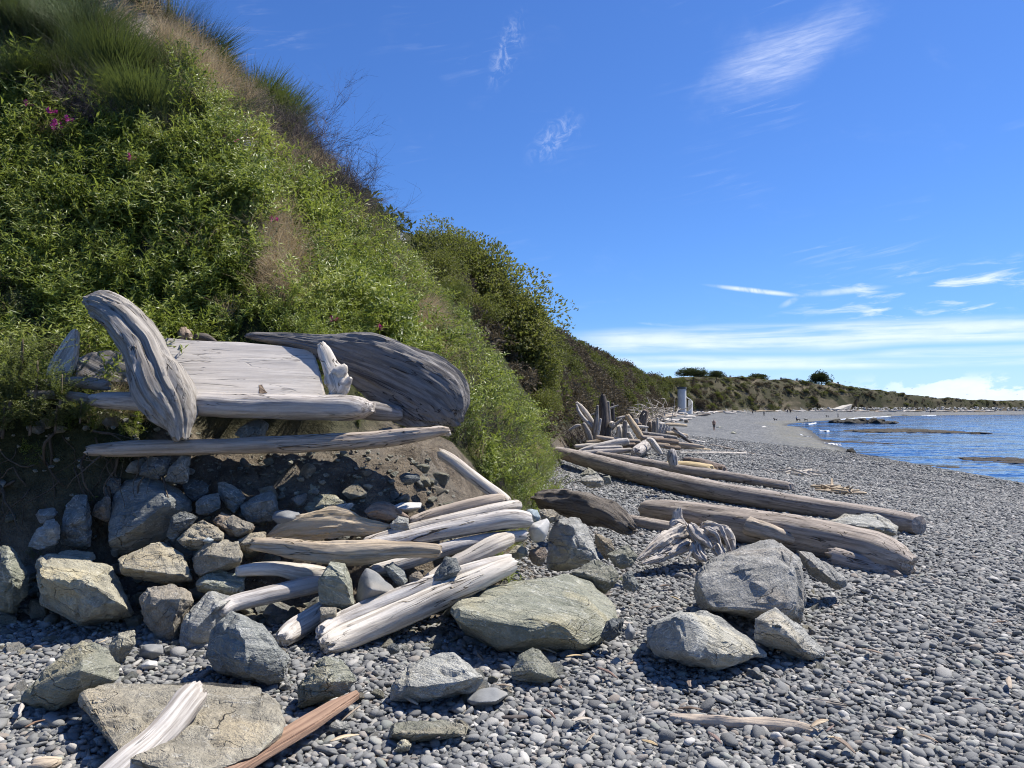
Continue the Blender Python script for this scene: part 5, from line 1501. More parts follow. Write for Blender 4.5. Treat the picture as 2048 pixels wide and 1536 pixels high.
for lb, pts_, mt_, dd_ in FORT3:
    LG('fort_log', lb, 'zf', pts_, mt_, dd_, seg=16, amp=0.08, endr=0.2)
# heap of thin twigs on the back wall of the fort
tv, tf, tr_, o_ = [], [], [], 0
rs = np.random.default_rng(5)
cen = P(*fr('zf', 1690, 380), 31.5)
for k in range(70):
    a = cen + rs.normal(size=3) * [0.45, 0.4, 0.22]
    dr = rs.normal(size=3) * [1, 0.6, 0.35]
    dr /= np.linalg.norm(dr)
    L = rs.uniform(0.4, 1.2)
    v, f, r_ = tube([a - dr * L / 2, a + rs.normal(size=3) * 0.05, a + dr * L / 2], [0.012, 0.018, 0.008], 1, 6, 0.2, k, 0.1)
    tv.append(v); tf.append(f + o_); tr_.append(r_); o_ += len(v)
tw = mesh_obj('twig_heap', np.vstack(tv) - cen, np.vstack(tf), W_PALE, None, True, dict(rest=np.vstack(tr_)))
tw.location = cen
tag(tw, 'tangled heap of thin pale twigs at the back of the fort', 'twig heap')

# drift line: pale logs along the foot of the far bluff, bark scraps on the near shingle
FARK = [W_WHITE, W_PALE, W_WHITE, W_TAN]
far_protos = []
for k in range(4):
    L = 1.0
    v, f, r_ = tube([(-0.5, 0, 0.0), (-0.1, 0.03 * (k - 1.5), 0.01), (0.5, 0.02, 0.0)], [0.05, 0.06, 0.04], 1, 10, 0.1, 50 + k, 0.12)
    far_protos.append((v, f, r_))
rs = np.random.default_rng(77)
far_logs = []
for k in range(150):
    u = rs.random()
    if k < 95:
        y = 95 + 185 * u ** 0.8
        tx = np.interp(y, TOE[:, 1], TOE[:, 0])
        x = tx + rs.gamma(2.0, 1.2) * (1 + y / 200)
        Ls = rs.uniform(1.5, 6.0)
    else:
        x = rs.uniform(70, 195)
        y = np.interp(x, TOE[:, 0], TOE[:, 1]) - rs.gamma(2.0, 1.6) - (6 if x > 130 else 0)
        Ls = rs.uniform(2.0, 6.5)
    p = far_protos[k % 4]
    if k < 4:
        me_src = mesh_obj('drift_log', p[0], p[1], FARK[k], None, True, dict(rest=p[2] * [4, 4, 4]))
        o = me_src
        far_logs.append(o)
    else:
        o = far_logs[k % 4].copy()
        COL.objects.link(o)
    o.location = (x, y, tz(x, y) + 0.16)
    o.scale = (Ls, rs.uniform(3.5, 6.5), rs.uniform(3.5, 6.5))
    o.rotation_euler = (0, rs.normal() * 0.06, rs.normal() * 0.5 + (0.9 if k < 95 else 0.2))
    tag(o, 'pale driftwood log along the foot of the far bluff', 'log', 'far drift line logs')

# ---------------------------------------------------------------- pebbles of the beach
def pebble_proto(k):
    rs = np.random.default_rng(300 + k)
    bm = bmesh.new()
    bmesh.ops.create_icosphere(bm, subdivisions=2, radius=0.5)
    bm.normal_update()
    v, n, f = bm_to_np(bm)
    bm.free()
    d = 0.16 * fbm(v * 2.0 + k * 3.1, 2, 300 + k)
    v = v + n * d[:, None]
    # superellipsoid flattening so that they read as beach-worn discs
    v *= [1.0, rs.uniform(0.62, 0.90), rs.uniform(0.32, 0.52)]
    return v, f


PEB = [pebble_proto(k) for k in range(8)]
PEB_OBJ = [mesh_obj('pebble_kind_%d' % k, v, f, M_PEB, None, True, link=False) for k, (v, f) in enumerate(PEB)]


def peb_field(y0, y1, cell, sz, seed, layer):
    rs = np.random.default_rng(seed)
    xs = np.arange(-0.75 * y1 - 1.3, 0.75 * y1 + 1.3, cell)
    ys = np.arange(y0, y1, cell)
    X_, Y__ = np.meshgrid(xs, ys)
    x = (X_ + rs.uniform(-0.55, 0.55, X_.shape) * cell).ravel()
    y = (Y__ + rs.uniform(-0.55, 0.55, X_.shape) * cell).ravel()
    m = (np.abs(x) < 0.72 * y + 1.3) & (y > y0)
    x, y = x[m], y[m]
    z, ti = terrain(x, y, True, True)
    keep = (ti['s'] < 0.15) & (ti['water'] > 1.0)
    # fewer pebbles where the dirt of the bank shows
    x, y, z, s = x[keep], y[keep], z[keep], ti['s'][keep]
    size = sz * np.exp(rs.normal(0, 0.36, len(x)) + 0.16 * fbm(np.stack([x * 0.9, y * 0.9, z], -1), 2, 77))
    size = np.clip(size, sz * 0.4, sz * 1.75)
    z = z + layer + size * rs.uniform(0.02, 0.26, len(x))
    rot = np.stack([rs.normal(0, 0.30, len(x)), rs.normal(0, 0.30, len(x)), rs.uniform(0, 6.28, len(x))], -1)
    scl = size[:, None] * np.stack([rs.uniform(0.9, 1.2, len(x)), rs.uniform(0.85, 1.1, len(x)), rs.uniform(0.8, 1.25, len(x))], -1)
    return np.stack([x, y, z], -1), rot, scl, rs.integers(0, 8, len(x))


fields = [peb_field(1.5, 7.0, 0.024, 0.030, 1, -0.005), peb_field(1.5, 7.0, 0.042, 0.041, 2, 0.003), peb_field(2.6, 8.5, 0.18, 0.058, 3, 0.006),
          peb_field(7.0, 13.0, 0.037, 0.038, 4, 0.0), peb_field(7.0, 13.0, 0.10, 0.048, 5, 0.005), peb_field(13.0, 22.0, 0.056, 0.049, 6, 0.0), peb_field(22.0, 38.0, 0.105, 0.066, 8, 0.0), peb_field(38.0, 75.0, 0.28, 0.11, 9, 0.0)]
pp = [np.concatenate([f[i] for f in fields]) for i in range(4)]
px_, py_, fw_ = project(pp[0])
inview = (px_ > 10) & (px_ < 2038) & (py_ < 1530) & (py_ > 800)
for poly_f, poly in (('z7', sl), ('z7', [(1170, 1010), (1230, 945), (1925, 568), (1940, 590), (1300, 1010)]), ('z7', [(540, 1100), (940, 540), (1130, 560), (800, 1000)])):
    inview &= ~inside(px_, py_, [fr(poly_f, *q) for q in poly])
app = np.where(inview, pp[2][:, 0] / fw_, 0)
best = np.argsort(-app)[:300]
rest_m = np.ones(len(px_), bool)
rest_m[best] = False
for i in best:
    o = bpy.data.objects.new('pebble', PEB_OBJ[pp[3][i]].data)
    COL.objects.link(o)
    o.location = pp[0][i]
    o.rotation_euler = pp[1][i]
    o.scale = pp[2][i]
    o.parent = beach
pf = scatter('pebbles', PEB_OBJ, pp[0][rest_m], pp[1][rest_m], pp[2][rest_m], pp[3][rest_m], beach)
tag(pf, kind='stuff')

# bark and wood scraps between the pebbles
chips = []
rs = np.random.default_rng(42)
spots = [(1060, 1300), (1095, 1318), (1150, 1330), (1215, 1365), (1160, 1455), (1165, 1462), (1100, 1450), (1010, 1392), (1245, 1262), (1260, 1345), (1380, 1385), (1420, 1340), (1560, 1320), (1550, 1310), (1745, 1320), (1760, 1316),
         (1380, 1440), (1290, 1345), (1640, 1470), (1660, 1480), (1670, 1500), (1690, 1515), (1780, 1478), (1800, 1480), (1855, 1500), (1870, 1385), (2020, 1385), (2010, 1330), (1820, 1380), (1700, 1385), (1120, 1395), (1180, 1500),
         (1130, 1425), (960, 1330), (850, 1340), (700, 1450), (690, 1500), (820, 1420), (880, 1500), (40, 1440), (70, 1470), (205, 1300), (1310, 1230), (1350, 1210), (1330, 1185), (1400, 1190), (1880, 1280), (2000, 1260), (1950, 1420), (1430, 1500), (1560, 1520), (1300, 1510)]
cm = [W_BROWN, W_TAN, W_GOLD, W_RED, W_PALE]
chip_src = []
for k, (x, y) in enumerate(spots):
    if k < 5:
        v, f, r_ = tube([(-0.5, 0, 0), (0, 0.06, 0.05), (0.5, 0, 0)], [0.09, 0.16, 0.06], 0.35, 10, 0.1, 70 + k, 0.25, end_amp=0.6, side=(0, 0, 1))
        o = mesh_obj('wood_scrap', v, f, cm[k], None, True, dict(rest=r_ * 0.12))
        chip_src.append(o)
    else:
        o = chip_src[int(rs.integers(0, 5))].copy()
        COL.objects.link(o)
    h = hit(x, y)
    L = rs.uniform(0.06, 0.15) * (1 + 0.2 * (h[1] > 5))
    o.location = h + [0, 0, 0.055]
    o.scale = (L, L * rs.uniform(0.5, 1.0), L * rs.uniform(0.5, 1.0))
    o.rotation_euler = (rs.normal() * 0.2, rs.normal() * 0.2, rs.uniform(0, 6.28))
    tag(o, 'small scrap of brown bark or wood lying among the pebbles', 'wood scrap', 'wood scraps on the shingle')
# drift wrack left of the water: a low heap of scraps
for k, (x, y, w_, lb) in enumerate(((1590, 950, 45, 'heap of pale broken wood on the shingle past the logs'), (1660, 985, 30, 'small scatter of wood chips on the shingle near the longest log end'))):
    c = hit(x, y)
    tv, tf, tr_, o_ = [], [], [], 0
    for j in range(26):
        a = c + np.array([rs.normal() * w_ / F * c[1] * 0.5, rs.normal() * 0.35, 0.05 + abs(rs.normal()) * 0.05])
        dr = np.array([rs.normal(), rs.normal() * 0.7, rs.normal() * 0.12])
        dr /= np.linalg.norm(dr)
        L = rs.uniform(0.15, 0.6)
        v, f, r_ = tube([a - dr * L / 2, a, a + dr * L / 2], [0.02, 0.03, 0.015], 0.6, 8, 0.15, j + 200, 0.15)
        tv.append(v); tf.append(f + o_); tr_.append(r_); o_ += len(v)
    o = mesh_obj('wood_heap', np.vstack(tv) - c, np.vstack(tf), [W_PALE, W_GOLD][k], None, True, dict(rest=np.vstack(tr_)))
    o.location = c
    tag(o, lb, 'driftwood')

# ---------------------------------------------------------------- plants
def leaf_strip(base, dirv, up, L, W, fold=0.25, curl=0.25):
    """a pointed leaf: six vertices, four triangles, folded along its midrib"""
    d = dirv / (np.linalg.norm(dirv) + 1e-9)
    s = np.cross(d, up)
    s /= np.linalg.norm(s) + 1e-9
    n = np.cross(s, d)
    a = base
    m = base + d * L * 0.45 + n * L * 0.05
    t = base + d * L - n * L * curl * 0.5
    l = m + s * W * 0.5 + n * W * fold
    r = m - s * W * 0.5 + n * W * fold
    return [a, l, m, r, t], [(0, 2, 1), (0, 3, 2), (1, 2, 4), (2, 3, 4)]


class Tri:
    def __init__(s):
        s.v, s.f = [], []

    def leaf(s, *a, **k):
        v, f = leaf_strip(*a, **k)
        b = len(s.v)
        s.v += v
        s.f += [tuple(q + b for q in t) for t in f]

    def blade(s, pts, w0, w1=0.0, side=None):
        """thin ribbon through pts"""
        pts = [np.asarray(p, float) for p in pts]
        b = len(s.v)
        n = len(pts)
        for i, p in enumerate(pts):
            t = pts[min(i + 1, n - 1)] - pts[max(i - 1, 0)]
            sd = np.cross(t, side if side is not None else [0.3, 0.9, 0.2])
            sd /= np.linalg.norm(sd) + 1e-9
            w_ = w0 + (w1 - w0) * i / (n - 1)
            s.v += [p - sd * w_ / 2, p + sd * w_ / 2]
        for i in range(n - 1):
            q = b + 2 * i
            s.f += [(q, q + 1, q + 3), (q, q + 3, q + 2)]

    def obj(s, name, mat, parent=None, link=False):
        return mesh_obj(name, np.array(s.v), np.array(s.f, int), mat, parent, False, link=link)


def stem_pts(rs, base, h, lean, n=5):
    a = rs.uniform(0, 6.28)
    d = np.array([math.cos(a), math.sin(a), 0]) * lean
    return [base + d * h * (t ** 1.6) + np.array([0, 0, h * t * (1 - 0.25 * lean * t)]) + rs.normal(0, 0.004, 3) for t in np.linspace(0, 1, n)]


def pea_clump(k, stems=9, h=0.40, ll=0.088, lw=0.021, step=0.036, seed=500):
    rs = np.random.default_rng(seed + k)
    T = Tri()
    for i in range(stems):
        b = np.array([rs.normal(0, 0.07), rs.normal(0, 0.07), 0])
        hh = h * rs.uniform(0.6, 1.25)
        sp = stem_pts(rs, b, hh, rs.uniform(0.15, 1.0), 6)
        T.blade(sp, 0.005, 0.003)
        n = int(hh / step)
        for j in range(n):
            t = (j + 1) / n
            q = t * (len(sp) - 1)
            i0 = min(int(q), len(sp) - 2)
            p = sp[i0] * (1 - q + i0) + sp[i0 + 1] * (q - i0)
            a = rs.uniform(0, 6.28)
            for sg in (0, math.pi):
                d = np.array([math.cos(a + sg), math.sin(a + sg), rs.uniform(0.15, 1.1)])
                T.leaf(p, d, np.array([0.1, 0, 1.0]) + rs.normal(0, 0.35, 3), ll * rs.uniform(0.6, 1.25), lw * rs.uniform(0.7, 1.3))
    return T


def grass_clump(k, n=60, h=0.4, w0=0.007, spread=0.5, seed=600, tip=0.0):
    rs = np.random.default_rng(seed + k)
    T = Tri()
    for i in range(n):
        b = np.array([rs.normal(0, 0.06), rs.normal(0, 0.06), 0])
        T.blade(stem_pts(rs, b, h * rs.uniform(0.5, 1.2), rs.uniform(0.05, spread), 4), w0 * rs.uniform(0.6, 1.3), 0.001)
    return T


def twig_clump(k, n=26, h=0.4, seed=700, depth=2, w0=0.006, spread=0.7):
    rs = np.random.default_rng(seed + k)
    T = Tri()
    def grow(p, d, L, w_, lev):
        pts = [p]
        for j in range(4):
            d = d + rs.normal(0, 0.16, 3) + np.array([0, 0, 0.05])
            d /= np.linalg.norm(d)
            pts.append(pts[-1] + d * L / 4)
        T.blade(pts, w_, w_ * 0.35)
        if lev:
            for j in range(5):
                q = pts[rs.integers(1, 5)]
                d2 = d + rs.normal(0, 0.5, 3)
                d2 /= np.linalg.norm(d2)
                grow(q, d2, L * rs.uniform(0.4, 0.75), w_ * 0.6, lev - 1)
    for i in range(n):
        d = np.array([rs.normal(0, spread), rs.normal(0, spread), 1.0])
        d /= np.linalg.norm(d)
        grow(np.array([rs.normal(0, 0.05), rs.normal(0, 0.05), 0]), d, h * rs.uniform(0.4, 0.8), w0, depth)
    return T


pea_o = [pea_clump(k).obj('pea_kind_%d' % k, L_PEA) for k in range(6)]
weed_o = [pea_clump(k, 8, 0.26, 0.034, 0.013, 0.022, 560).obj('weed_kind_%d' % k, L_WEED) for k in range(3)] + [grass_clump(k, 34, 0.36, 0.0065, 1.0, 640).obj('weed_kind_%d' % (3 + k), L_GRASS) for k in range(3)]
dry_o = [grass_clump(k, 70, 0.34, 0.0055, 1.0, 660).obj('dry_kind_%d' % k, L_DRY) for k in range(4)]
dead_o = [twig_clump(k, 9, 0.42, 720, 2, 0.0055, 0.7).obj('dead_kind_%d' % k, L_DEAD) for k in range(3)]
broomc_o = [grass_clump(k, 90, 0.55, 0.0055, 0.9, 680).obj('broom_kind_%d' % k, L_BROOM) for k in range(3)]


def slope_points(n, x0, x1, y0, y1, seed):
    rs = np.random.default_rng(seed)
    x, y = rs.uniform(x0, x1, n), rs.uniform(y0, y1, n)
    e = 0.05
    z, ti = terrain(x, y, True, True)
    zx = terrain(x + e, y)
    zy = terrain(x, y + e)
    nr = np.stack([-(zx - z) / e, -(zy - z) / e, np.ones(n)], -1)
    # keep in proportion to true surface area
    ar = np.linalg.norm(nr, axis=1)
    nr /= ar[:, None]
    keep = rs.random(n) < np.clip(ar / 2.2, 0.25, 1.0)
    return np.stack([x, y, z], -1)[keep], nr[keep], ti['s'][keep], rs


def tilt(nr, rs, k=0.55):
    """euler angles leaning a clump from vertical toward the slope normal"""
    up = np.array([0, 0, 1.0]) * (1 - k) + nr * k
    up /= np.linalg.norm(up, axis=1)[:, None]
    rx = -np.arcsin(np.clip(up[:, 1], -1, 1))
    ry = np.arctan2(up[:, 0], up[:, 2])
    return np.stack([rx, ry, rs.uniform(0, 6.28, len(nr))], -1)


DRYZ = [[(210, 0), (330, 40), (400, 85), (450, 130), (515, 215), (505, 240), (440, 215), (380, 160), (330, 120), (300, 70), (230, 50)], [(525, 425), (560, 435), (620, 535), (628, 590), (565, 618), (500, 605), (518, 520)],
        [(790, 640), (860, 620), (900, 690), (840, 700)], [(590, 320), (650, 350), (640, 380), (600, 360)]]
CRESTZ = [(360, -80), (430, -20), (540, 120), (620, 210), (720, 320), (800, 410), (860, 470), (800, 530), (700, 455), (600, 365), (500, 275), (420, 190), (330, 100), (280, 0)]
BROOMZ = [[(-200, -100), (100, -60), (215, 40), (300, 130), (345, 230), (330, 300), (240, 260), (150, 240), (60, 200), (-200, 140)]]
DEADZ = [[(480, 230), (560, 220), (620, 300), (700, 370), (760, 420), (810, 460), (760, 480), (680, 440), (610, 370), (540, 310)], [(960, 640), (1060, 620), (1090, 700), (1080, 800), (1040, 790), (1000, 720)],
         [(60, 150), (180, 190), (240, 230), (220, 270), (130, 240)], [(860, 540), (900, 560), (890, 620), (840, 600)]]
WEEDZ = [[(640, 380), (760, 470), (850, 480), (900, 640), (960, 680), (1000, 760), (1060, 900), (1130, 940), (1160, 1000), (980, 1010), (920, 900), (905, 780), (860, 680), (800, 640), (740, 560), (680, 480)],
         [(330, 260), (420, 240), (520, 270), (600, 360), (560, 420), (450, 330)], [(-200, 620), (60, 600), (160, 680), (140, 800), (-200, 900)]]
PEAZ = [(-700, 120), (60, 190), (230, 250), (330, 300), (470, 340), (560, 430), (640, 480), (720, 560), (800, 640), (900, 690), (1000, 760), (1010, 900), (930, 900), (900, 700), (700, 720), (-100, 760), (-700, 900)]
pos, nr, s, rs = slope_points(21000, -9, 2.2, 5.6, 19.5, 70)
px, py, fw = project(pos)
# how far out from the toe growth begins
start = np.where((pos[:, 0] < -0.15) & (pos[:, 1] < 9), 1.86, 0.12)
start = np.where((pos[:, 0] < -3.0) & (pos[:, 1] < 9), 0.74, start)
start = np.where((pos[:, 0] < -0.15) & (pos[:, 0] > -0.42) & (pos[:, 1] < 9), 0.6 + 1.2 * sstep(-0.2, -0.42, pos[:, 0]), start)
ok = (s > start) & (px > -700) & (px < 2300)
pos, nr, s, px, py = pos[ok], nr[ok], s[ok], px[ok], py[ok]
u = rs.random(len(pos))
in_any = lambda zs: np.any([inside(px, py, z) for z in zs], axis=0)
dry, broom, dead, weed = in_any(DRYZ), in_any(BROOMZ), in_any(DEADZ), in_any(WEEDZ)
nz = fbm(pos * 0.9, 3, 91)
kind = np.zeros(len(pos), int)
kind = np.where(weed & (u < 0.78 + 0.2 * nz), 1, kind)
pea = inside(px, py, PEAZ)
kind = np.where(~weed & (u < np.where(pea, 0.08, 0.72) + 0.35 * np.clip(nz, 0, 1)), 1, kind)
kind = np.where((rs.random(len(pos)) < np.where(pea, 0.03, 0.12)), 2, kind)
kind = np.where(weed & (rs.random(len(pos)) < 0.10), 2, kind)
kind = np.where(broom, np.where(u < 0.42, 4, np.where(u < 0.62, 3, 1)), kind)
kind = np.where(inside(px, py, CRESTZ), np.where(u < 0.34, 3, np.where(u < 0.58, 2, np.where(u < 0.72, 4, 1))), kind)
kind = np.where(dead, np.where(u < 0.55, 3, np.where(u < 0.75, 2, 1)), kind)
lowr = (px > 885) & (py > 640)
u2 = rs.random(len(pos))
kind = np.where(lowr, np.where(u2 < 0.55, 1, np.where(u2 < 0.70, 3, np.where(u2 < 0.80, 2, 0))), kind)
kind = np.where(dry, np.where(u < 0.93, 2, 1), kind)
kind = np.where(inside(px, py, [(190, -20), (275, 5), (330, 80), (310, 125), (250, 105), (200, 60)]) & (u > 0.10), 9, kind)
dist = pos[:, 1]
gro = np.clip(dist / 8.0, 0.9, 1.25)
for k, (nm, pr, lb, sc) in enumerate((('leafy_ground_cover', pea_o, 'dense bright green leafy vines covering the slope', 0.92), ('mixed_weeds', weed_o, 'mixed green weeds and long grass on the slope', 0.95),
                                     ('dry_grass', dry_o, 'dry straw-coloured grass on the slope', 0.9), ('dead_brush', dead_o, 'grey dead brush on the slope', 0.85), ('broom_growth', broomc_o, 'fine dark green broom growing on the upper slope', 0.9))):
    m = kind == k
    n = m.sum()
    # thin out with distance, scale up to keep cover
    sz = sc * gro[m] * rs.uniform(0.65, 1.25, n) * (1 + 0.25 * nz[m])
    lowedge = sstep(0.0, 0.8, s[m] - start[ok][m])
    sz = sz * (0.55 + 0.45 * lowedge)
    pk = rs.integers(0, len(pr), n)
    if k == 1:
        pk = np.where(rs.random(n) < 0.72, pk % 3, pk)
    o = scatter(nm, pr, pos[m] - nr[m] * 0.02, tilt(nr[m], rs, 0.6), np.repeat(sz[:, None], 3, 1), pk)
    tag(o, lb, kind='stuff')



# bushes: each its own thing with crown and stem
def lump_crown(k, n, leaf, seed, flat=0.8, lobes=9, droop=0.0):
    rs = np.random.default_rng(seed + k)
    T = Tri()
    C = rs.normal(size=(lobes, 3))
    C /= np.linalg.norm(C, axis=1)[:, None]
    C = C * rs.uniform(0.15, 0.6, (lobes, 1)) * [1, 1, flat]
    C[:, 2] = np.abs(C[:, 2]) + 0.25
    Rr = rs.uniform(0.28, 0.48, lobes)
    j = rs.integers(0, lobes, n)
    d = rs.normal(size=(n, 3))
    d /= np.linalg.norm(d, axis=1)[:, None]
    p = C[j] + d * (Rr[j] * rs.uniform(0.72, 1.06, n) * (1 + 0.22 * vnoise(d * 3 + k, k)))[:, None]
    m = p[:, 2] > 0.02
    p, d = p[m], d[m]
    n = len(p)
    dr = d + rs.normal(0, 0.7, (n, 3)) + [0, 0, 0.25 - droop]
    dr /= np.linalg.norm(dr, axis=1)[:, None]
    up = d + rs.normal(0, 0.5, (n, 3))
    sd = np.cross(dr, up)
    sd /= np.linalg.norm(sd, axis=1)[:, None] + 1e-9
    nm = np.cross(sd, dr)
    L = (leaf * rs.uniform(0.6, 1.4, n))[:, None]
    W = L * 0.5
    mid = p + dr * L * 0.45 + nm * L * 0.05
    vs = np.stack([p, mid + sd * W * 0.5 + nm * W * 0.25, mid, mid - sd * W * 0.5 + nm * W * 0.25, p + dr * L - nm * L * 0.12], 1)
    T.v = vs.reshape(-1, 3)
    T.f = (np.array([(0, 2, 1), (0, 3, 2), (1, 2, 4), (2, 3, 4)])[None] + 5 * np.arange(n)[:, None, None]).reshape(-1, 3)
    return T


def broom_crown(k, n=2000, h=1.0, seed=820, w0=0.008, spread=0.75):
    rs = np.random.default_rng(seed + k)
    T = Tri()
    for i in range(n):
        a = rs.uniform(0, 6.28)
        ln = spread * rs.random() ** 0.6
        base = np.array([math.cos(a), math.sin(a), 0]) * ln * 0.45 + np.array([0, 0, h * rs.uniform(0.0, 0.45)])
        d = np.array([math.cos(a) * ln, math.sin(a) * ln, 1.0]) + rs.normal(0, 0.12, 3)
        d /= np.linalg.norm(d)
        L = h * rs.uniform(0.3, 0.62)
        T.blade([base, base + d * L * 0.5, base + d * L + rs.normal(0, 0.02, 3)], w0 * rs.uniform(0.6, 1.2), 0.001)
    return T


def dead_crown(k, seed=860, n=54, h=0.8, w0=0.010, spread=0.85):
    return twig_clump(k, n, h * 1.3, seed, 2, w0, spread)


CR = dict(olive=[lump_crown(k, 7500, 0.052, 800) for k in range(3)], broom=[broom_crown(k) for k in range(3)], dead=[dead_crown(k) for k in range(3)], bare=[twig_clump(k, 7, 1.5, 880, 3, 0.014, 0.45) for k in range(2)],
          weedbush=[pea_clump(k, 26, 0.8, 0.06, 0.022, 0.03, 895) for k in range(2)])
CM = dict(olive=L_OLIVE, broom=L_BROOM, dead=L_DEAD, bare=L_DEAD, weedbush=L_WEED)
CRM = {}
for key, lst in CR.items():
    CRM[key] = [T.obj('crown', CM[key]).data for T in lst]
STEM = {}
for k in range(2):
    T = Tri()
    v, f, r_ = tube([(0, 0, -0.15), (0.02, 0.01, 0.2), (0.05, -0.02, 0.5)], [0.03, 0.024, 0.012], 1, 8, 0.08, 5 + k, 0.15)
    STEM[k] = mesh_obj('stem', v, f, L_ROOT, None, True, link=False).data
bcount = [0]


def bush(key, name, label, px, py, size, sx=1.0, sz=1.0, group=None, cat='bush', sink=0.1, d=None):
    k = bcount[0]
    bcount[0] += 1
    h = hit(px, py, True, 31.0) if d is None else P(px, py, d)
    e = empty(name, h - np.array([0, 0, sink * size]))
    ms = CRM[key]
    c = bpy.data.objects.new('crown', ms[k % len(ms)])
    COL.objects.link(c)
    c.parent = e
    c.scale = (size * sx, size * sx, size * sz)
    c.rotation_euler = (0, 0, k * 2.39)
    s_ = bpy.data.objects.new('stem', STEM[k % 2])
    COL.objects.link(s_)
    s_.parent = e
    s_.scale = (size, size, size)
    tag(e, label, cat, group)
    return e


BR = [(20, 75, 1.0, 'green broom bush at the upper left edge'), (95, 95, 1.05, 'green broom bush second from the upper left edge'), (165, 95, 1.0, 'broad green broom bush near the bare clay patch'), (235, 150, 0.95, 'green broom bush below the bare clay patch'),
      (290, 225, 0.9, 'broom bush at the lower end of the broom thicket'), (120, 190, 0.85, 'shaded broom bush in the middle of the thicket'), (40, 185, 0.8, 'dark broom bush low in the thicket by the left edge'),
      (505, 190, 0.95, 'broom bush on the skyline left of the grey brush'), (545, 215, 0.95, 'rounded broom bush highest beside the bare shrub'), (330, 20, 1.0, 'broom bush on the skyline at the top of the picture'),
      (385, 50, 0.9, 'broom bush on the skyline just above the dry grass'), (425, 100, 0.55, 'small broom bush on the skyline above the dry grass'), (890, 600, 0.8, 'small green broom among the weeds below the tall shrubs'), (910, 640, 0.6, 'low green broom sprout beside the grey brush')]
for x, y, sz, lb in BR:
    bush('broom', 'broom_bush', lb, x, y, sz * (1.3 if x > 320 else 1.1), 1.2, 0.7, 'broom bushes on the bluff')
DE = [(540, 265, 0.8, 'grey dead bush right below the rounded broom'), (590, 300, 0.8, 'grey dead bush left of the bare skyline shrub'), (640, 400, 0.75, 'dark grey dead bush beside two white flowers'), (690, 420, 0.85, 'brown-grey dead bush in the middle of the skyline'),
      (745, 445, 0.75, 'dead bush with upright twigs on the skyline'), (790, 465, 0.6, 'low brown dead bush where the tall shrubs begin'), (1035, 680, 1.1, 'purple-grey dead bush below the tall shrubs'), (1050, 750, 1.2, 'drooping purple-grey dead bush near the fort'),
      (1010, 660, 0.9, 'small purple-grey dead bush left of the drooping one'), (150, 235, 0.7, 'dead grey stalks at the foot of the broom thicket'), (200, 250, 0.6, 'thin dead brush right under the broom thicket'), (1180, 800, 1.5, 'brown dead bush on the bank behind the fort'),
      (1140, 780, 1.3, 'grey-brown dead bush on the bank left of the fort')]
for x, y, sz, lb in DE:
    bush('dead', 'dead_bush', lb, x, y, sz * (1.35 if x > 480 else 1.0), 1.05, 0.8, 'dead bushes on the bluff')
bush('bare', 'bare_shrub', 'bare leafless shrub standing against the sky', 640, 335, 1.05, 1.0, 1.0, None, 'shrub')
bush('bare', 'bare_shrub', 'smaller bare shrub against the sky, lower on the skyline', 698, 380, 0.75, 1.0, 1.0, None, 'shrub')
OL = [(882, 505, 1.9), (915, 490, 2.6), (955, 505, 2.9), (990, 535, 3.0), (1008, 568, 2.7), (890, 545, 1.9), (930, 560, 2.3), (975, 590, 2.6), (1015, 615, 2.7), (1035, 655, 2.5), (1048, 695, 2.2), (1010, 640, 2.0), (1050, 720, 2.2), (1058, 750, 1.9), (870, 560, 1.2), (910, 610, 1.2), (1072, 790, 1.5), (1082, 830, 1.2), (960, 640, 1.3)]
OLW = ['leftmost tall', 'highest rounded', 'tall sunlit', 'tall yellow-edged', 'skyline', 'lower left', 'middle', 'inner', 'right skyline', 'bulging right', 'steep right', 'shaded inner', 'low inner', 'low right', 'small left', 'small low', 'bank-side', 'lowest bank-side', 'small middle']
for (x, y, sz), wd in zip(OL, OLW):
    bush('olive', 'olive_shrub', '%s olive-green shrub of the thicket at the bend of the bluff' % wd, x, y, sz * 0.92, 1.05, 0.95, 'olive shrubs at the bend', 'shrub')
for x, y, sz, lb in ((1070, 960, 0.62, 'leafy dark green bush behind the stacked logs'), (1035, 985, 0.5, 'small leafy bush at the end of the leaning log'), (1110, 985, 0.45, 'low bushy weed on top of the bark log'), (1030, 930, 0.6, 'tall grassy weed clump at the foot of the slope'),
                      (715, 850, 0.22, 'small leafy plant growing against the bench seat end'), (805, 855, 0.2, 'small leafy plant under the massive fluted log'), (1238, 1165, 0.10, 'tiny bright green weed between the stones'), (1150, 895, 0.8, 'yellow-green weed clump beside the low fort log'),
                      (1000, 870, 0.55, 'dark leafy bush on the lower slope beside the leaning log'), (955, 800, 0.5, 'dark leafy bush just right of the massive fluted log'), (1085, 900, 0.7, 'tall dark weed clump at the foot of the slope by the longest log'), (1060, 850, 0.6, 'leafy weed clump halfway down the lower slope'),
                      (120, 800, 0.4, 'dark straggly plant hanging over the eroded bank'), (70, 830, 0.45, 'trailing green plant at the left end of the bench')):
    bush('weedbush', 'weed_plant', lb, x, y, sz * 1.15, 1.0, 0.9, None, 'plant')

for k, (x, y, sz) in enumerate(((20, 790, 0.42), (70, 770, 0.40), (120, 790, 0.34), (-40, 800, 0.45), (40, 730, 0.42), (5, 850, 0.36), (60, 845, 0.34), (110, 845, 0.30), (160, 830, 0.22), (-60, 860, 0.4))):
    bush('weedbush', 'weed_plant', 'straggly plant spilling over the eroded bank, %s from the left' % ORD[[-60, -40, 5, 20, 40, 60, 70, 110, 120, 160].index(x)], x, y, sz * 1.2, 1.15, 0.8, 'plants spilling over the bank', 'plant', d=5.98 + 0.02 * (k % 4))
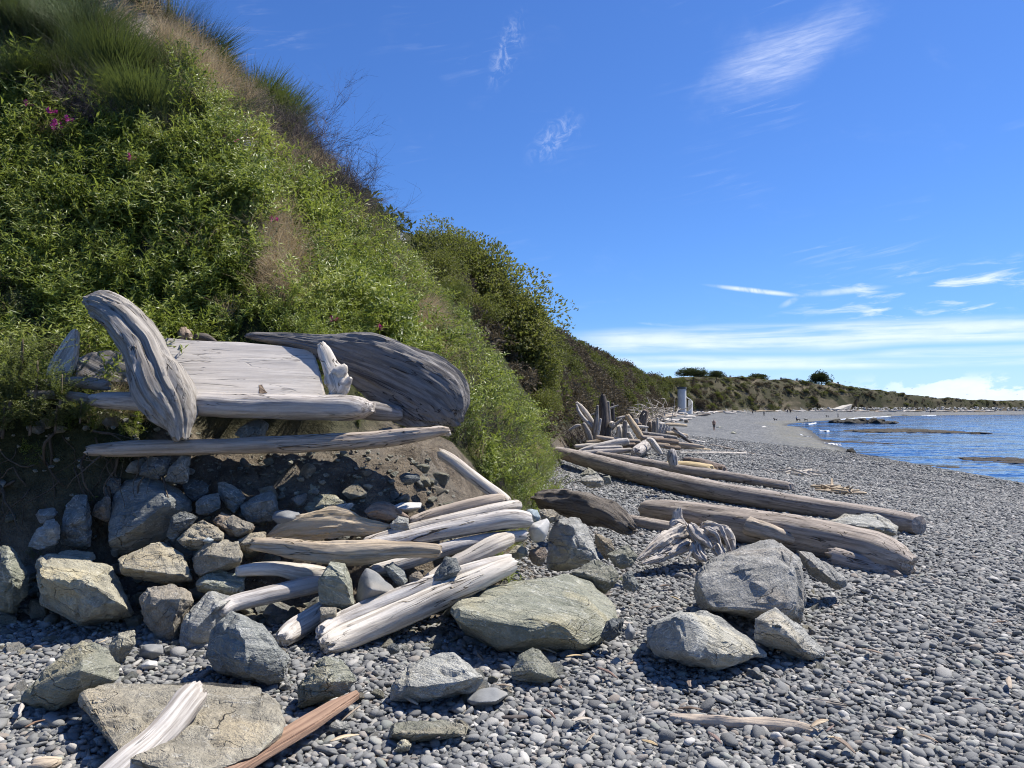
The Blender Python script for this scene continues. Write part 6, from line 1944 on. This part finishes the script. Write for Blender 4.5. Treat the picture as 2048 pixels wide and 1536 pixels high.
# blossoms
def blossom(n, r, seed, mat, cup=0.5):
    rs = np.random.default_rng(seed)
    T = Tri()
    for i in range(n):
        a = i / n * 6.28 + rs.normal(0, 0.2)
        T.leaf(np.zeros(3), np.array([math.cos(a), math.sin(a), cup + rs.normal(0, 0.25)]), np.array([0, 0, 1.0]), r * rs.uniform(0.8, 1.2), r * 0.85)
    return T


def pea_flower(seed):
    rs = np.random.default_rng(seed)
    T = Tri()
    for j in range(6):
        c = np.array([rs.normal(0, 0.018), rs.normal(0, 0.018), j * 0.014])
        for i in range(4):
            a = rs.uniform(0, 6.28)
            T.leaf(c, np.array([math.cos(a), math.sin(a), rs.uniform(0.2, 1.0)]), rs.normal(0, 1, 3), 0.026, 0.024)
    return T


FL = {}
for key, T, m_ in (('pink', pea_flower(1), M_PINK), ('white', blossom(5, 0.045, 2, M_WHITE, 0.35), M_WHITE), ('yellow', blossom(8, 0.02, 3, M_YELL, 0.3), M_YELL)):
    FL[key] = T.obj('blossom', m_).data
FLP = [('pink', x, y) for x, y in ((105, 230), (110, 252), (115, 262), (57, 215), (135, 245), (458, 285), (468, 288), (262, 322), (537, 427), (545, 445), (757, 662), (670, 645), (790, 655), (947, 735), (958, 728), (966, 736), (978, 787), (986, 782), (910, 668), (885, 690), (700, 495), (608, 445))]
FLP += [('white', x, y) for x, y in ((487, 266), (493, 290), (525, 320), (544, 328), (560, 333), (570, 345), (592, 374), (685, 380), (686, 386), (658, 313), (676, 445), (800, 480), (812, 508), (795, 470), (655, 345))]
FLP += [('yellow', x, y) for x, y in ((127, 785), (151, 810), (565, 370))]
FLP.sort(key=lambda q: (q[0], q[1]))
fcount = {}
for key, x, y in FLP:
    fcount[key] = fcount.get(key, 0) + 1
    h = hit(x, y, True, 31.0)
    dirc = np.array([0, 0, EYE]) - h
    dirc /= np.linalg.norm(dirc)
    o = bpy.data.objects.new(key + '_flower', FL[key])
    COL.objects.link(o)
    o.location = h + dirc * 0.42 * max(1, h[1] / 9)
    k = max(1.0, h[1] / 8.5) * 1.45
    o.scale = (k, k, k)
    v = Vector((dirc[0] + random.uniform(-.4, .4), dirc[1], dirc[2] + 0.5))
    o.rotation_euler = v.to_track_quat('Z', 'Y').to_euler()
    tag(o, {'pink': 'magenta pea blossom among the leaves, %s from the left on the slope', 'white': 'white trumpet flower in the brush, %s from the left on the slope', 'yellow': 'tiny yellow flower, %s from the left on the slope'}[key] % ORD[fcount[key] - 1], 'flower', key + ' flowers on the slope')

# bare roots hanging from the eroded bank at the left
rs = np.random.default_rng(15)
tv, tf, tr_, o_ = [], [], [], 0
for k in range(60):
    x = rs.uniform(-4.3, -2.75)
    y = 6.12 + rs.normal(0, 0.08) - 0.05 * (x + 3.4)
    z = rs.uniform(0.85, 1.40)
    p = np.array([x, y, z])
    pts = [p]
    d = np.array([rs.normal(0, 0.5), -0.5, -0.6])
    for j in range(6):
        d = d + rs.normal(0, 0.35, 3) + np.array([0.0, 0.10, -0.18])
        d /= np.linalg.norm(d)
        pts.append(pts[-1] + d * rs.uniform(0.05, 0.11))
    r0 = rs.choice([0.003, 0.005, 0.008, 0.012])
    v, f, r_ = tube(pts, np.linspace(r0, r0 * 0.3, 7), 1, 8, 0.04, k + 300, 0.15)
    tv.append(v); tf.append(f + o_); o_ += len(v)
c = np.array([-3.4, 5.9, 0.3])
ro = mesh_obj('root_tangle', np.vstack(tv) - c, np.vstack(tf), L_ROOT, None, True)
ro.location = c
tag(ro, 'tangle of bare roots hanging down the shaded eroded bank', 'roots')

# ---------------------------------------------------------------- far hillside scrub, trees, houses, people, sea details
scrub_o, scrubb_o = [], []
for k in range(3):
    scrub_o.append(lump_crown(k, 420, 0.17, 930, 0.7, 7).obj('scrub_kind_%d' % k, L_SCRUB))
for k in range(2):
    scrub_o.append(lump_crown(k, 420, 0.17, 940, 0.6, 7).obj('scrub_kind_%d' % (3 + k), L_SCRUB_B))
ps, ss_, kk = [], [], []
pos, nr, s, rs = slope_points(16000, -8, 75, 19, 285, 171)
ti = terrain(pos[:, 0], pos[:, 1], True, True)[1]
keep = (s > 0.6) & (s < 0.92 * (ti['hc'] - ti['zt']) + 2.5)
keep &= rs.random(len(pos)) < np.clip(25.0 / pos[:, 1], 0.12, 1.0) * 2.6
pos, nr, s = pos[keep], nr[keep], s[keep]
nz = fbm(pos * [0.05, 0.05, 0.1], 3, 8)
sz = np.clip(0.5 + pos[:, 1] / 75, 0.6, 2.1) * rs.uniform(0.7, 1.4, len(pos))
brown = (nz > 0.12) | ((s < 3.5) & (rs.random(len(pos)) < 0.5))
pick = np.where(brown, rs.integers(3, 5, len(pos)), rs.integers(0, 3, len(pos)))
# wind-swept: lean toward the land
rot = tilt(nr, rs, 0.75)
o = scatter('hillside_scrub', scrub_o, pos - nr * 0.15, rot, np.stack([sz * 1.1, sz * 1.1, sz * 0.85], -1), pick)
tag(o, 'wind-swept olive scrub covering the middle hill', kind='stuff')
pos2, nr2, s2, rs = slope_points(17000, 60, 260, 268, 345, 172)
ti = terrain(pos2[:, 0], pos2[:, 1], True, True)[1]
nz = fbm(pos2 * [0.06, 0.06, 0.12], 3, 18)
keep = (s2 > 0.4) & (s2 < 0.92 * (ti['hc'] - ti['zt']) + 2.0) & (nz > -0.22 - 0.5 * ((pos2[:, 0] < 85) | (pos2[:, 0] > 150))) & (rs.random(len(pos2)) < 0.95)
pos2, nr2 = pos2[keep], nr2[keep]
nz = nz[keep]
sz = (0.4 + 1.5 * rs.random(len(pos2)) ** 2) * np.where(pos2[:, 0] > 150, 0.7, 1.0)
pick = np.where(rs.random(len(pos2)) < 0.45, rs.integers(3, 5, len(pos2)), rs.integers(0, 3, len(pos2)))
o = scatter('headland_scrub', [q.copy() for q in scrub_o], pos2 - nr2 * 0.2, tilt(nr2, rs, 0.7), np.stack([sz * 1.5, sz * 1.5, sz * 0.5], -1), pick)
tag(o, 'patchy scrub and dry grass on the far headland', kind='stuff')

# grass tufts softening the crest of the near bluff are part of the growth above; riprap on the far shore
rs = np.random.default_rng(61)
tv, tf, o_ = [], [], 0
for k in range(520):
    x = rs.uniform(118, 300)
    ty = np.interp(x, TOE[:, 0], TOE[:, 1])
    y = ty - rs.uniform(0.0, 7.5)
    sz = rs.uniform(0.3, 0.9)
    v, f = protos_r[k % 5]
    M = np.array(Matrix.Rotation(rs.uniform(0, 6.28), 3, 'Z') @ Matrix.Rotation(rs.uniform(-0.8, 0.8), 3, 'X'))
    tv.append(v @ M.T * sz + [x, y, tz(x, y) + 0.2 + (7.5 - (ty - y)) * 0.16])
    tf.append(f + o_)
    o_ += len(v)
rp = mesh_obj('riprap', np.vstack(tv), np.vstack(tf), K_PALE, None, True, sharp=R(30))
tag(rp, 'band of grey riprap rocks along the far shore', kind='stuff')

# reefs in the bay


def reef(name, label, pts, h, mat, n, seed, sz):
    rs = np.random.default_rng(seed)
    tv, tf, o_ = [], [], 0
    q = np.array([P(x, y, (EYE - SEA) * F / (y - 803.0)) for x, y in pts])
    for k in range(n):
        t = rs.random() * (len(q) - 1)
        i = min(int(t), len(q) - 2)
        c = q[i] * (1 - t + i) + q[i + 1] * (t - i) + rs.normal(0, 1, 3) * [sz * 0.8, sz * 1.6, 0]
        e = math.sin(math.pi * t / (len(q) - 1)) ** 0.5
        s_ = sz * rs.uniform(0.5, 1.2)
        v, f = protos_r[k % 5]
        M = np.array(Matrix.Rotation(rs.uniform(0, 6.28), 3, 'Z'))
        tv.append((v @ M.T) * [s_ * 1.5, s_, s_ * h * (0.4 + e)] + [c[0], c[1], SEA])
        tf.append(f + o_)
        o_ += len(v)
    c = q.mean(0)
    c[2] = SEA
    o = mesh_obj(name, np.vstack(tv) - c, np.vstack(tf), mat, None, True, sharp=R(40))
    o.location = c
    tag(o, label, 'reef')


reef('rocky_reef', 'black rocky reef standing out of the water near the far beach', [(1685, 846), (1720, 846), (1770, 846)], 1.15, K_WET, 60, 1, 1.5)
reef('kelp_reef', 'long low brown reef awash in the middle of the bay', [(1722, 863), (1790, 862), (1860, 863), (1935, 866)], 0.30, K_WET2, 120, 2, 1.6)
reef('kelp_reef', 'low weedy reef at the right edge of the water', [(1985, 921), (2020, 920), (2090, 923)], 0.20, K_WET2, 50, 3, 0.9)
reef('kelp_reef', 'narrow weedy spit reaching into the water from the shore', [(1612, 878), (1660, 882), (1770, 886)], 0.12, K_WET2, 80, 4, 0.8)
reef('kelp_patch', 'floating brown kelp patch near the shore', [(1850, 930), (1880, 932), (1905, 934)], 0.10, K_WET2, 22, 5, 0.45)
reef('shore_rocks', 'scattered black rocks at the far water edge', [(1740, 832), (1790, 831), (1815, 831)], 0.6, K_WET, 10, 6, 0.9)
reef('shore_rocks', 'dark weedy stones along the near water edge', [(1650, 893), (1690, 905), (1740, 916), (1765, 922)], 0.22, K_WET, 40, 7, 0.5)


def foam(label, pts, wid, seed):
    rs = np.random.default_rng(seed)
    q = np.array([P(x, y, (EYE - SEA) * F / (y - 803.0)) for x, y in pts])
    u = np.linspace(0, len(q) - 1, 30)
    c = np.stack([np.interp(u, range(len(q)), q[:, i]) for i in range(3)], -1)
    v, f = [], []
    for i, p in enumerate(c):
        w_ = wid * (0.35 + 0.65 * math.sin(math.pi * i / 29)) * rs.uniform(0.35, 1.2)
        j = rs.normal(0, 0.25)
        h = 0.10 + 0.10 * rs.random()
        v += [(p[0], p[1] - w_ + j, SEA - 0.02), (p[0], p[1] + j, SEA + h), (p[0], p[1] + w_ + j, SEA - 0.02)]
        if i:
            b = 3 * i
            f += [(b - 3, b, b + 1, b - 2), (b - 2, b + 1, b + 2, b - 1)]
    o = mesh_obj('surf', np.array(v), f, M_FOAM)
    tag(o, label, kind='stuff')


foam('white surf breaking at the point of the beach', [(1600, 868), (1605, 874), (1625, 876)], 1.2, 1)
foam('small white wave at the reef', [(1640, 861), (1650, 863), (1658, 862)], 0.9, 2)
foam('surf line curling onto the far beach', [(1604, 848), (1615, 849), (1632, 846)], 1.2, 3)
foam('thin surf line along the far shore', [(1680, 839), (1720, 836), (1780, 833)], 1.2, 4)
foam('white surf line at the head of the bay', [(1840, 831), (1860, 831), (1872, 831)], 1.2, 5)
foam('surf streak near the dark shore stones', [(1648, 888), (1665, 889), (1680, 890)], 0.8, 6)
foam('wash of foam along the near water edge', [(1800, 931), (1815, 934), (1835, 938)], 0.3, 7)

# stair tower with its curved ramp wall
c0 = P(1364, 826, 236)
tw_ = empty('stair_tower', (c0[0], c0[1], tz(c0[0], c0[1]) - 0.3))
zt0 = tw_.location.z


def lathe_wall(name, cx, cy, r, a0, a1, zfun, base, th, mat, parent, n=40):
    v, f = [], []
    for i in range(n + 1):
        a = a0 + (a1 - a0) * i / n
        zt_ = zfun(i / n)
        for rr, z in ((r, base), (r, zt_), (r - th, zt_), (r - th, base)):
            v.append((cx + rr * math.cos(a), cy + rr * math.sin(a), z))
        if i:
            b = 4 * i
            for j in range(4):
                f.append((b - 4 + j, b + j, b + (j + 1) % 4, b - 4 + (j + 1) % 4))
    f += [(0, 1, 2, 3), (4 * n + 3, 4 * n + 2, 4 * n + 1, 4 * n)]
    return mesh_obj(name, np.array(v), f, mat, parent, False)


def px2m(n, d=236):
    return n / F * d


lathe_wall('tower_wall', 0, 0, px2m(8.5), 0, 2 * math.pi, lambda t: px2m(50) + 0.3, 0, 0.25, M_CONC, tw_, 48)
lathe_wall('tower_cap', 0, 0, px2m(9.5), 0, 2 * math.pi, lambda t: px2m(54) + 0.3, px2m(50) + 0.25, 0.5, M_CONCD, tw_, 48)
lathe_wall('ramp_wall', px2m(12), 0.6, px2m(10.5), R(-150), R(70), lambda t: px2m(6) + (px2m(28) - px2m(6)) * sstep(0.25, 0.85, t) + 0.3, 0, 0.3, M_CONC, tw_, 40)
bar = mesh_obj('handrail', *tube([(px2m(7), 0.2, px2m(38)), (px2m(12), 0.4, px2m(34)), (px2m(20), 0.5, px2m(29))], [0.16, 0.16, 0.16], 1, 8, 0.4, 1, 0.0)[:2], M_CONC, tw_)
tag(tw_, 'white round concrete stair tower with a curving ramp wall', 'stair tower')

# path ramp on the far shore
a, b = P(1672, 818, 306), P(1701, 807.5, 316)
rw = mesh_obj('ramp', np.array([a + [-1.8, 0, 0], a + [1.8, 0, 0], b + [1.4, 0, 0], b + [-1.4, 0, 0], a + [-1.8, 0, -2], a + [1.8, 0, -2], b + [1.4, 0, -3], b + [-1.4, 0, -3]]),
              [(0, 1, 2, 3), (4, 0, 3, 7), (1, 5, 6, 2), (0, 4, 5, 1), (3, 2, 6, 7)], M_PATH, None, False)
tag(rw, 'pale concrete ramp slanting down to the far beach', 'ramp')

# skyline trees
tree_cr = [lump_crown(k, 900, 0.13, 960, 0.7, 10) for k in range(3)]
TCM = [T.obj('crown', L_TREE).data for T in tree_cr]


def tree(name, label, px, py_top, py_base, wid, d, k, umbrella=False, n=4):
    b = P(px, py_base, d)
    e = empty(name, b - [0, 0, 0.6])
    H = (py_base - py_top) / F * d + 0.6
    Wm = wid / F * d
    rs = np.random.default_rng(k + 40)
    v, f, r_ = tube([(0, 0, -0.4), (0.1 * H, 0, H * 0.35), (0.05 * H, 0, H * 0.8)], [0.05 * H, 0.035 * H, 0.015 * H], 1, 10, 0.3, k, 0.1)
    mesh_obj('trunk', v, f, L_ROOT, e)
    for j in range(n):
        c = bpy.data.objects.new('crown', TCM[(k + j) % 3])
        COL.objects.link(c)
        c.parent = e
        fx = (j + 0.5) / n - 0.5
        c.location = (fx * Wm * 0.8, rs.normal() * 0.5, H * (0.42 + 0.2 * rs.random() - 0.35 * abs(fx)) if umbrella else H * rs.uniform(0.02, 0.35))
        s_ = Wm * rs.uniform(0.42, 0.55) if n > 1 else Wm * 0.9
        c.scale = (s_ * 1.15, s_ * 1.15, H * (0.55 if umbrella else 0.7))
        c.rotation_euler = (0, 0, rs.uniform(0, 6.28))
    tag(e, label, 'tree')


tree('wide_tree', 'wide dark wind-shaped tree on the bluff top above the tower', 1385, 737, 760, 48, 262, 0, True, 6)
tree('round_tree', 'small dark tree right of the wide wind-shaped tree', 1431, 741, 760, 28, 272, 1, True, 4)
tree('round_tree', 'rounded bush-like tree between the roofs on the bluff', 1515, 746, 764, 36, 330, 2, False, 4)
tree('low_tree', 'low dark tree left of the lone pine', 1610, 759, 770, 24, 332, 3, False, 3)
tree('low_tree', 'tiny tree top behind the grey roof', 1575, 756, 766, 14, 336, 5, False, 2)
tree('pine_tree', 'lone dark pine with a ragged crown on the headland', 1640, 746, 776, 30, 330, 4, True, 7)

# houses on the bluff top
M_ROOF_R = flat_mat('roof_red', (0.42, 0.14, 0.09), 0.8)
M_ROOF_G = flat_mat('roof_grey', (0.14, 0.14, 0.15), 0.8)
M_WALL_H = flat_mat('house_wall', (0.34, 0.33, 0.31), 0.8)
M_GLASS = flat_mat('window_glass', (0.03, 0.035, 0.04), 0.2)
M_METAL = flat_mat('lamp_metal', (0.12, 0.12, 0.13), 0.5)


def house(label, x0, x1, ytop, ybase, d, roof):
    a, b = P(x0, ybase, d), P(x1, ybase, d)
    w_ = b[0] - a[0]
    h = (ybase - ytop) / F * d
    e = empty('house', ((a[0] + b[0]) / 2, d, a[2] - 1.5))
    hw = h * 0.6 + 1.5
    def box(name, x, y, z, sx, sy, sz, m, par):
        v = np.array([(sx * i, sy * j, sz * k) for i in (-.5, .5) for j in (-.5, .5) for k in (0, 1)]) + [x, y, z]
        return mesh_obj(name, v, [(0, 1, 3, 2), (4, 6, 7, 5), (0, 4, 5, 1), (2, 3, 7, 6), (0, 2, 6, 4), (1, 5, 7, 3)], m, par, False)
    box('wall', 0, 0, 0, w_, 7, hw, M_WALL_H, e)
    H = h + 1.5
    v = [(-w_ * .54, -4, hw), (w_ * .54, -4, hw), (w_ * .54, 4, hw), (-w_ * .54, 4, hw), (-w_ * .46, 0, H), (w_ * .46, 0, H)]
    rf = mesh_obj('roof', np.array(v), [(0, 1, 5, 4), (2, 3, 4, 5), (1, 2, 5), (3, 0, 4), (3, 2, 1, 0)], roof, e, False)
    box('chimney', w_ * 0.25, 0.6, hw, 0.7, 0.7, H - hw + 0.9, M_WALL_H, rf)
    for i in range(max(1, int(w_ / 3))):
        box('window', -w_ / 2 + (i + 0.5) * w_ / max(1, int(w_ / 3)), -3.52, hw - 1.6, 1.2, 0.1, 1.1, M_GLASS, e)
    tag(e, label, 'house')


house('house with an orange-red roof on the bluff top', 1468, 1492, 756, 763, 338, M_ROOF_R)
house('low grey-roofed house left of the orange-red roof', 1448, 1466, 755, 761, 340, M_ROOF_G)
house('long low grey building on the headland', 1536, 1572, 759, 765, 338, M_ROOF_G)
house('flat dark building beside the long low grey one', 1578, 1600, 761, 767, 342, M_ROOF_G)
house('grey house just right of the lone pine', 1656, 1668, 764, 774, 330, M_WALL_H)
house('smaller house stepping down right of the pine', 1668, 1680, 768, 776, 331, M_ROOF_G)
for i, (x, y0, y1, d) in enumerate(sorted(((1688, 764, 778, 330), (1697, 766, 780, 330), (1728, 774, 785, 330), (1772, 778, 790, 332), (1822, 778, 796, 332), (1933, 789, 803, 335), (2032, 790, 805, 335), (1464, 752, 760, 335), (1567, 755, 764, 335), (1594, 757, 766, 335)))):
    a = P(x, y1, d)
    h = (y1 - y0) / F * d
    e = empty('lamp_post', (a[0], a[1], a[2] - 0.6))
    mesh_obj('pole', *tube([(0, 0, 0), (0, 0, h * .5), (0, 0, h + 0.6)], [0.09, 0.075, 0.06], 1, 8, 0.6, 1, 0.0)[:2], M_METAL, e)
    mesh_obj('lamp_head', *tube([(0, 0, h + 0.6), (0.4, 0, h + 0.75), (0.9, 0, h + 0.7)], [0.06, 0.07, 0.10], 0.6, 8, 0.2, 1, 0.0)[:2], M_METAL, e)
    tag(e, 'thin dark lamp post on the headland skyline, %s from the left' % ORD[i], 'lamp post', 'lamp posts on the headland')

# people and dogs far along the beach
M_SKIN = flat_mat('skin', (0.42, 0.26, 0.18), 0.6)
M_NAVY = flat_mat('dark_cloth', (0.025, 0.028, 0.035), 0.9)
M_SHIRT = flat_mat('grey_cloth', (0.16, 0.17, 0.19), 0.9)
M_WCLOTH = flat_mat('white_cloth', (0.6, 0.6, 0.58), 0.9)
M_HAIR = flat_mat('hair', (0.04, 0.028, 0.02), 0.8)
M_FUR = flat_mat('black_fur', (0.012, 0.012, 0.013), 0.8)
M_FURW = flat_mat('pale_fur', (0.45, 0.42, 0.36), 0.8)


def skin_mesh(name, verts, edges, rad):
    me = bpy.data.meshes.new(name)
    me.from_pydata(verts, edges, [])
    o = bpy.data.objects.new(name, me)
    COL.objects.link(o)
    md = o.modifiers.new('skin', 'SKIN')
    for i, r in enumerate(rad):
        me.skin_vertices[0].data[i].radius = (r, r)
        me.skin_vertices[0].data[i].use_root = i == 0
    sb = o.modifiers.new('sub', 'SUBSURF')
    sb.levels = sb.render_levels = 1
    dg = bpy.context.evaluated_depsgraph_get()
    ev = bpy.data.meshes.new_from_object(o.evaluated_get(dg))
    bpy.data.objects.remove(o)
    ev.name = name
    return ev


def person(label, px, py, d_h, stride, arm, mats, bend=0.0, face=0.0):
    h = hit(px, py, False)
    s = h[1] * d_h / F / 1.75
    s = max(0.85, min(1.2, s))
    fx = math.sin(bend)
    vs = [(0, 0, 0.95), (0, 0.02 + 0.15 * fx, 1.15), (0, 0.02 + 0.4 * fx, 1.38), (0, 0.45 * fx, 1.50), (0, 0.5 * fx, 1.60), (0, 0.5 * fx, 1.72),
          (-0.11, 0, 0.90), (-0.12, stride * 0.5, 0.48), (-0.12, stride - 0.05, 0.07), (-0.12, stride + 0.14, 0.03),
          (0.11, 0, 0.90), (0.12, -stride * 0.35, 0.48), (0.12, -stride - 0.05, 0.09), (0.12, -stride + 0.13, 0.03),
          (-0.20, 0.4 * fx, 1.40), (-0.27, arm * 0.4, 1.14), (-0.28, arm, 0.92), (-0.28, arm + 0.05, 0.82),
          (0.20, 0.4 * fx, 1.40), (0.27, -arm * 0.4, 1.14), (0.28, -arm * 0.6, 0.92), (0.28, -arm * 0.6 + 0.04, 0.82)]
    ed = [(0, 1), (1, 2), (2, 3), (3, 4), (4, 5), (0, 6), (6, 7), (7, 8), (8, 9), (0, 10), (10, 11), (11, 12), (12, 13), (2, 14), (14, 15), (15, 16), (16, 17), (2, 18), (18, 19), (19, 20), (20, 21)]
    rd = [0.14, 0.13, 0.15, 0.06, 0.09, 0.085, 0.10, 0.07, 0.045, 0.035, 0.10, 0.07, 0.045, 0.035, 0.07, 0.045, 0.035, 0.03, 0.07, 0.045, 0.035, 0.03]
    me = skin_mesh('person', vs, ed, rd)
    for m in mats:
        me.materials.append(m)
    for p in me.polygons:
        z = p.center.z
        p.material_index = 3 if z > 1.69 or (z > 1.58 and p.center.y < -0.05 + 0.5 * fx) else 0 if z > 1.47 or abs(p.center.x) > 0.255 and z < 0.95 else 1 if z > 0.98 or abs(p.center.x) > 0.24 else 2 if z > mats_cut(mats) else 0
    o = bpy.data.objects.new('person', me)
    COL.objects.link(o)
    o.location = h
    o.scale = (s, s, s)
    o.rotation_euler = (0, 0, face)
    me.polygons.foreach_set('use_smooth', np.ones(len(me.polygons), bool))
    tag(o, label, 'person')


def mats_cut(m):
    return 0.5 if m[1] is M_SKIN else 0.08


person('bare-chested person in dark shorts walking on the beach', 1428, 861, 22.5, 0.22, 0.18, [M_SKIN, M_SKIN, M_NAVY, M_HAIR], 0, 2.6)
person('person in dark clothes beside the pale rock on the far beach', 1505, 829, 10, 0.2, 0.15, [M_SKIN, M_NAVY, M_NAVY, M_HAIR], 0.3, 1.2)
person('person in a grey top standing alone on the far beach', 1528, 832, 10, 0.12, 0.1, [M_SKIN, M_SHIRT, M_NAVY, M_HAIR], 0, 0.4)
person('left person of the pair walking together on the far beach', 1575, 828, 9.5, 0.2, 0.15, [M_SKIN, M_NAVY, M_SHIRT, M_HAIR], 0, 0.3)
person('right person of the pair walking together on the far beach', 1581, 828, 9.5, 0.16, 0.15, [M_SKIN, M_NAVY, M_NAVY, M_HAIR], 0, 0.2)
person('person in a white top bending toward a black dog', 1593, 843, 9, 0.15, 0.25, [M_SKIN, M_WCLOTH, M_NAVY, M_HAIR], 0.5, -1.2)
person('person walking near the dark reef at the far water edge', 1676, 835, 8, 0.2, 0.15, [M_SKIN, M_SHIRT, M_NAVY, M_HAIR], 0, 1.0)
person('tiny person on the sand at the head of the bay', 1861, 827, 7, 0.15, 0.1, [M_SKIN, M_NAVY, M_NAVY, M_HAIR], 0, 0.0)


def dog(label, px, py, L, mat, face):
    h = hit(px, py, False)
    vs = [(0, -0.30, 0.50), (0, 0, 0.50), (0, 0.28, 0.54), (0, 0.42, 0.70), (0, 0.52, 0.74), (0, 0.66, 0.70),
          (-0.09, 0.26, 0.36), (-0.09, 0.25, 0.18), (-0.09, 0.28, 0.02), (0.09, 0.30, 0.36), (0.09, 0.34, 0.18), (0.09, 0.38, 0.02),
          (-0.09, -0.24, 0.36), (-0.09, -0.36, 0.20), (-0.09, -0.32, 0.02), (0.09, -0.32, 0.36), (0.09, -0.46, 0.20), (0.09, -0.44, 0.02), (0, -0.48, 0.60), (0, -0.62, 0.74),
          (-0.05, 0.48, 0.84), (0.05, 0.48, 0.84)]
    ed = [(1, 0), (1, 2), (2, 3), (3, 4), (4, 5), (2, 6), (6, 7), (7, 8), (2, 9), (9, 10), (10, 11), (0, 12), (12, 13), (13, 14), (0, 15), (15, 16), (16, 17), (0, 18), (18, 19), (4, 20), (4, 21)]
    rd = [0.10, 0.11, 0.13, 0.08, 0.08, 0.04, 0.06, 0.035, 0.03, 0.06, 0.035, 0.03, 0.07, 0.035, 0.03, 0.07, 0.035, 0.03, 0.03, 0.015, 0.025, 0.025]
    vs[0], vs[1] = vs[1], vs[0]
    sw = {0: 1, 1: 0}
    ed = [(sw.get(a, a), sw.get(b, b)) for a, b in ed]
    rd[0], rd[1] = rd[1], rd[0]
    me = skin_mesh('dog', vs, ed, rd)
    me.materials.append(mat)
    me.polygons.foreach_set('use_smooth', np.ones(len(me.polygons), bool))
    o = bpy.data.objects.new('dog', me)
    COL.objects.link(o)
    o.location = h
    s = max(0.9, min(1.5, L / F * h[1] / 1.2))
    o.scale = (s, s, s)
    o.rotation_euler = (0, 0, face)
    tag(o, label, 'dog')


dog('black dog walking on the open beach left of the white-topped person', 1551, 842, 8, M_FUR, 1.6)
dog('black dog beside the person in the white top', 1597, 843, 6, M_FUR, 1.2)
dog('black dog at the water edge right of the white-topped person', 1612, 843, 6, M_FUR, 1.5)
dog('black dog in front of the walker near the dark reef', 1655, 835, 6, M_FUR, 1.6)
dog('pale dog sitting on the far beach near the dark-clothed person', 1498, 830, 5, M_FURW, 1.4)
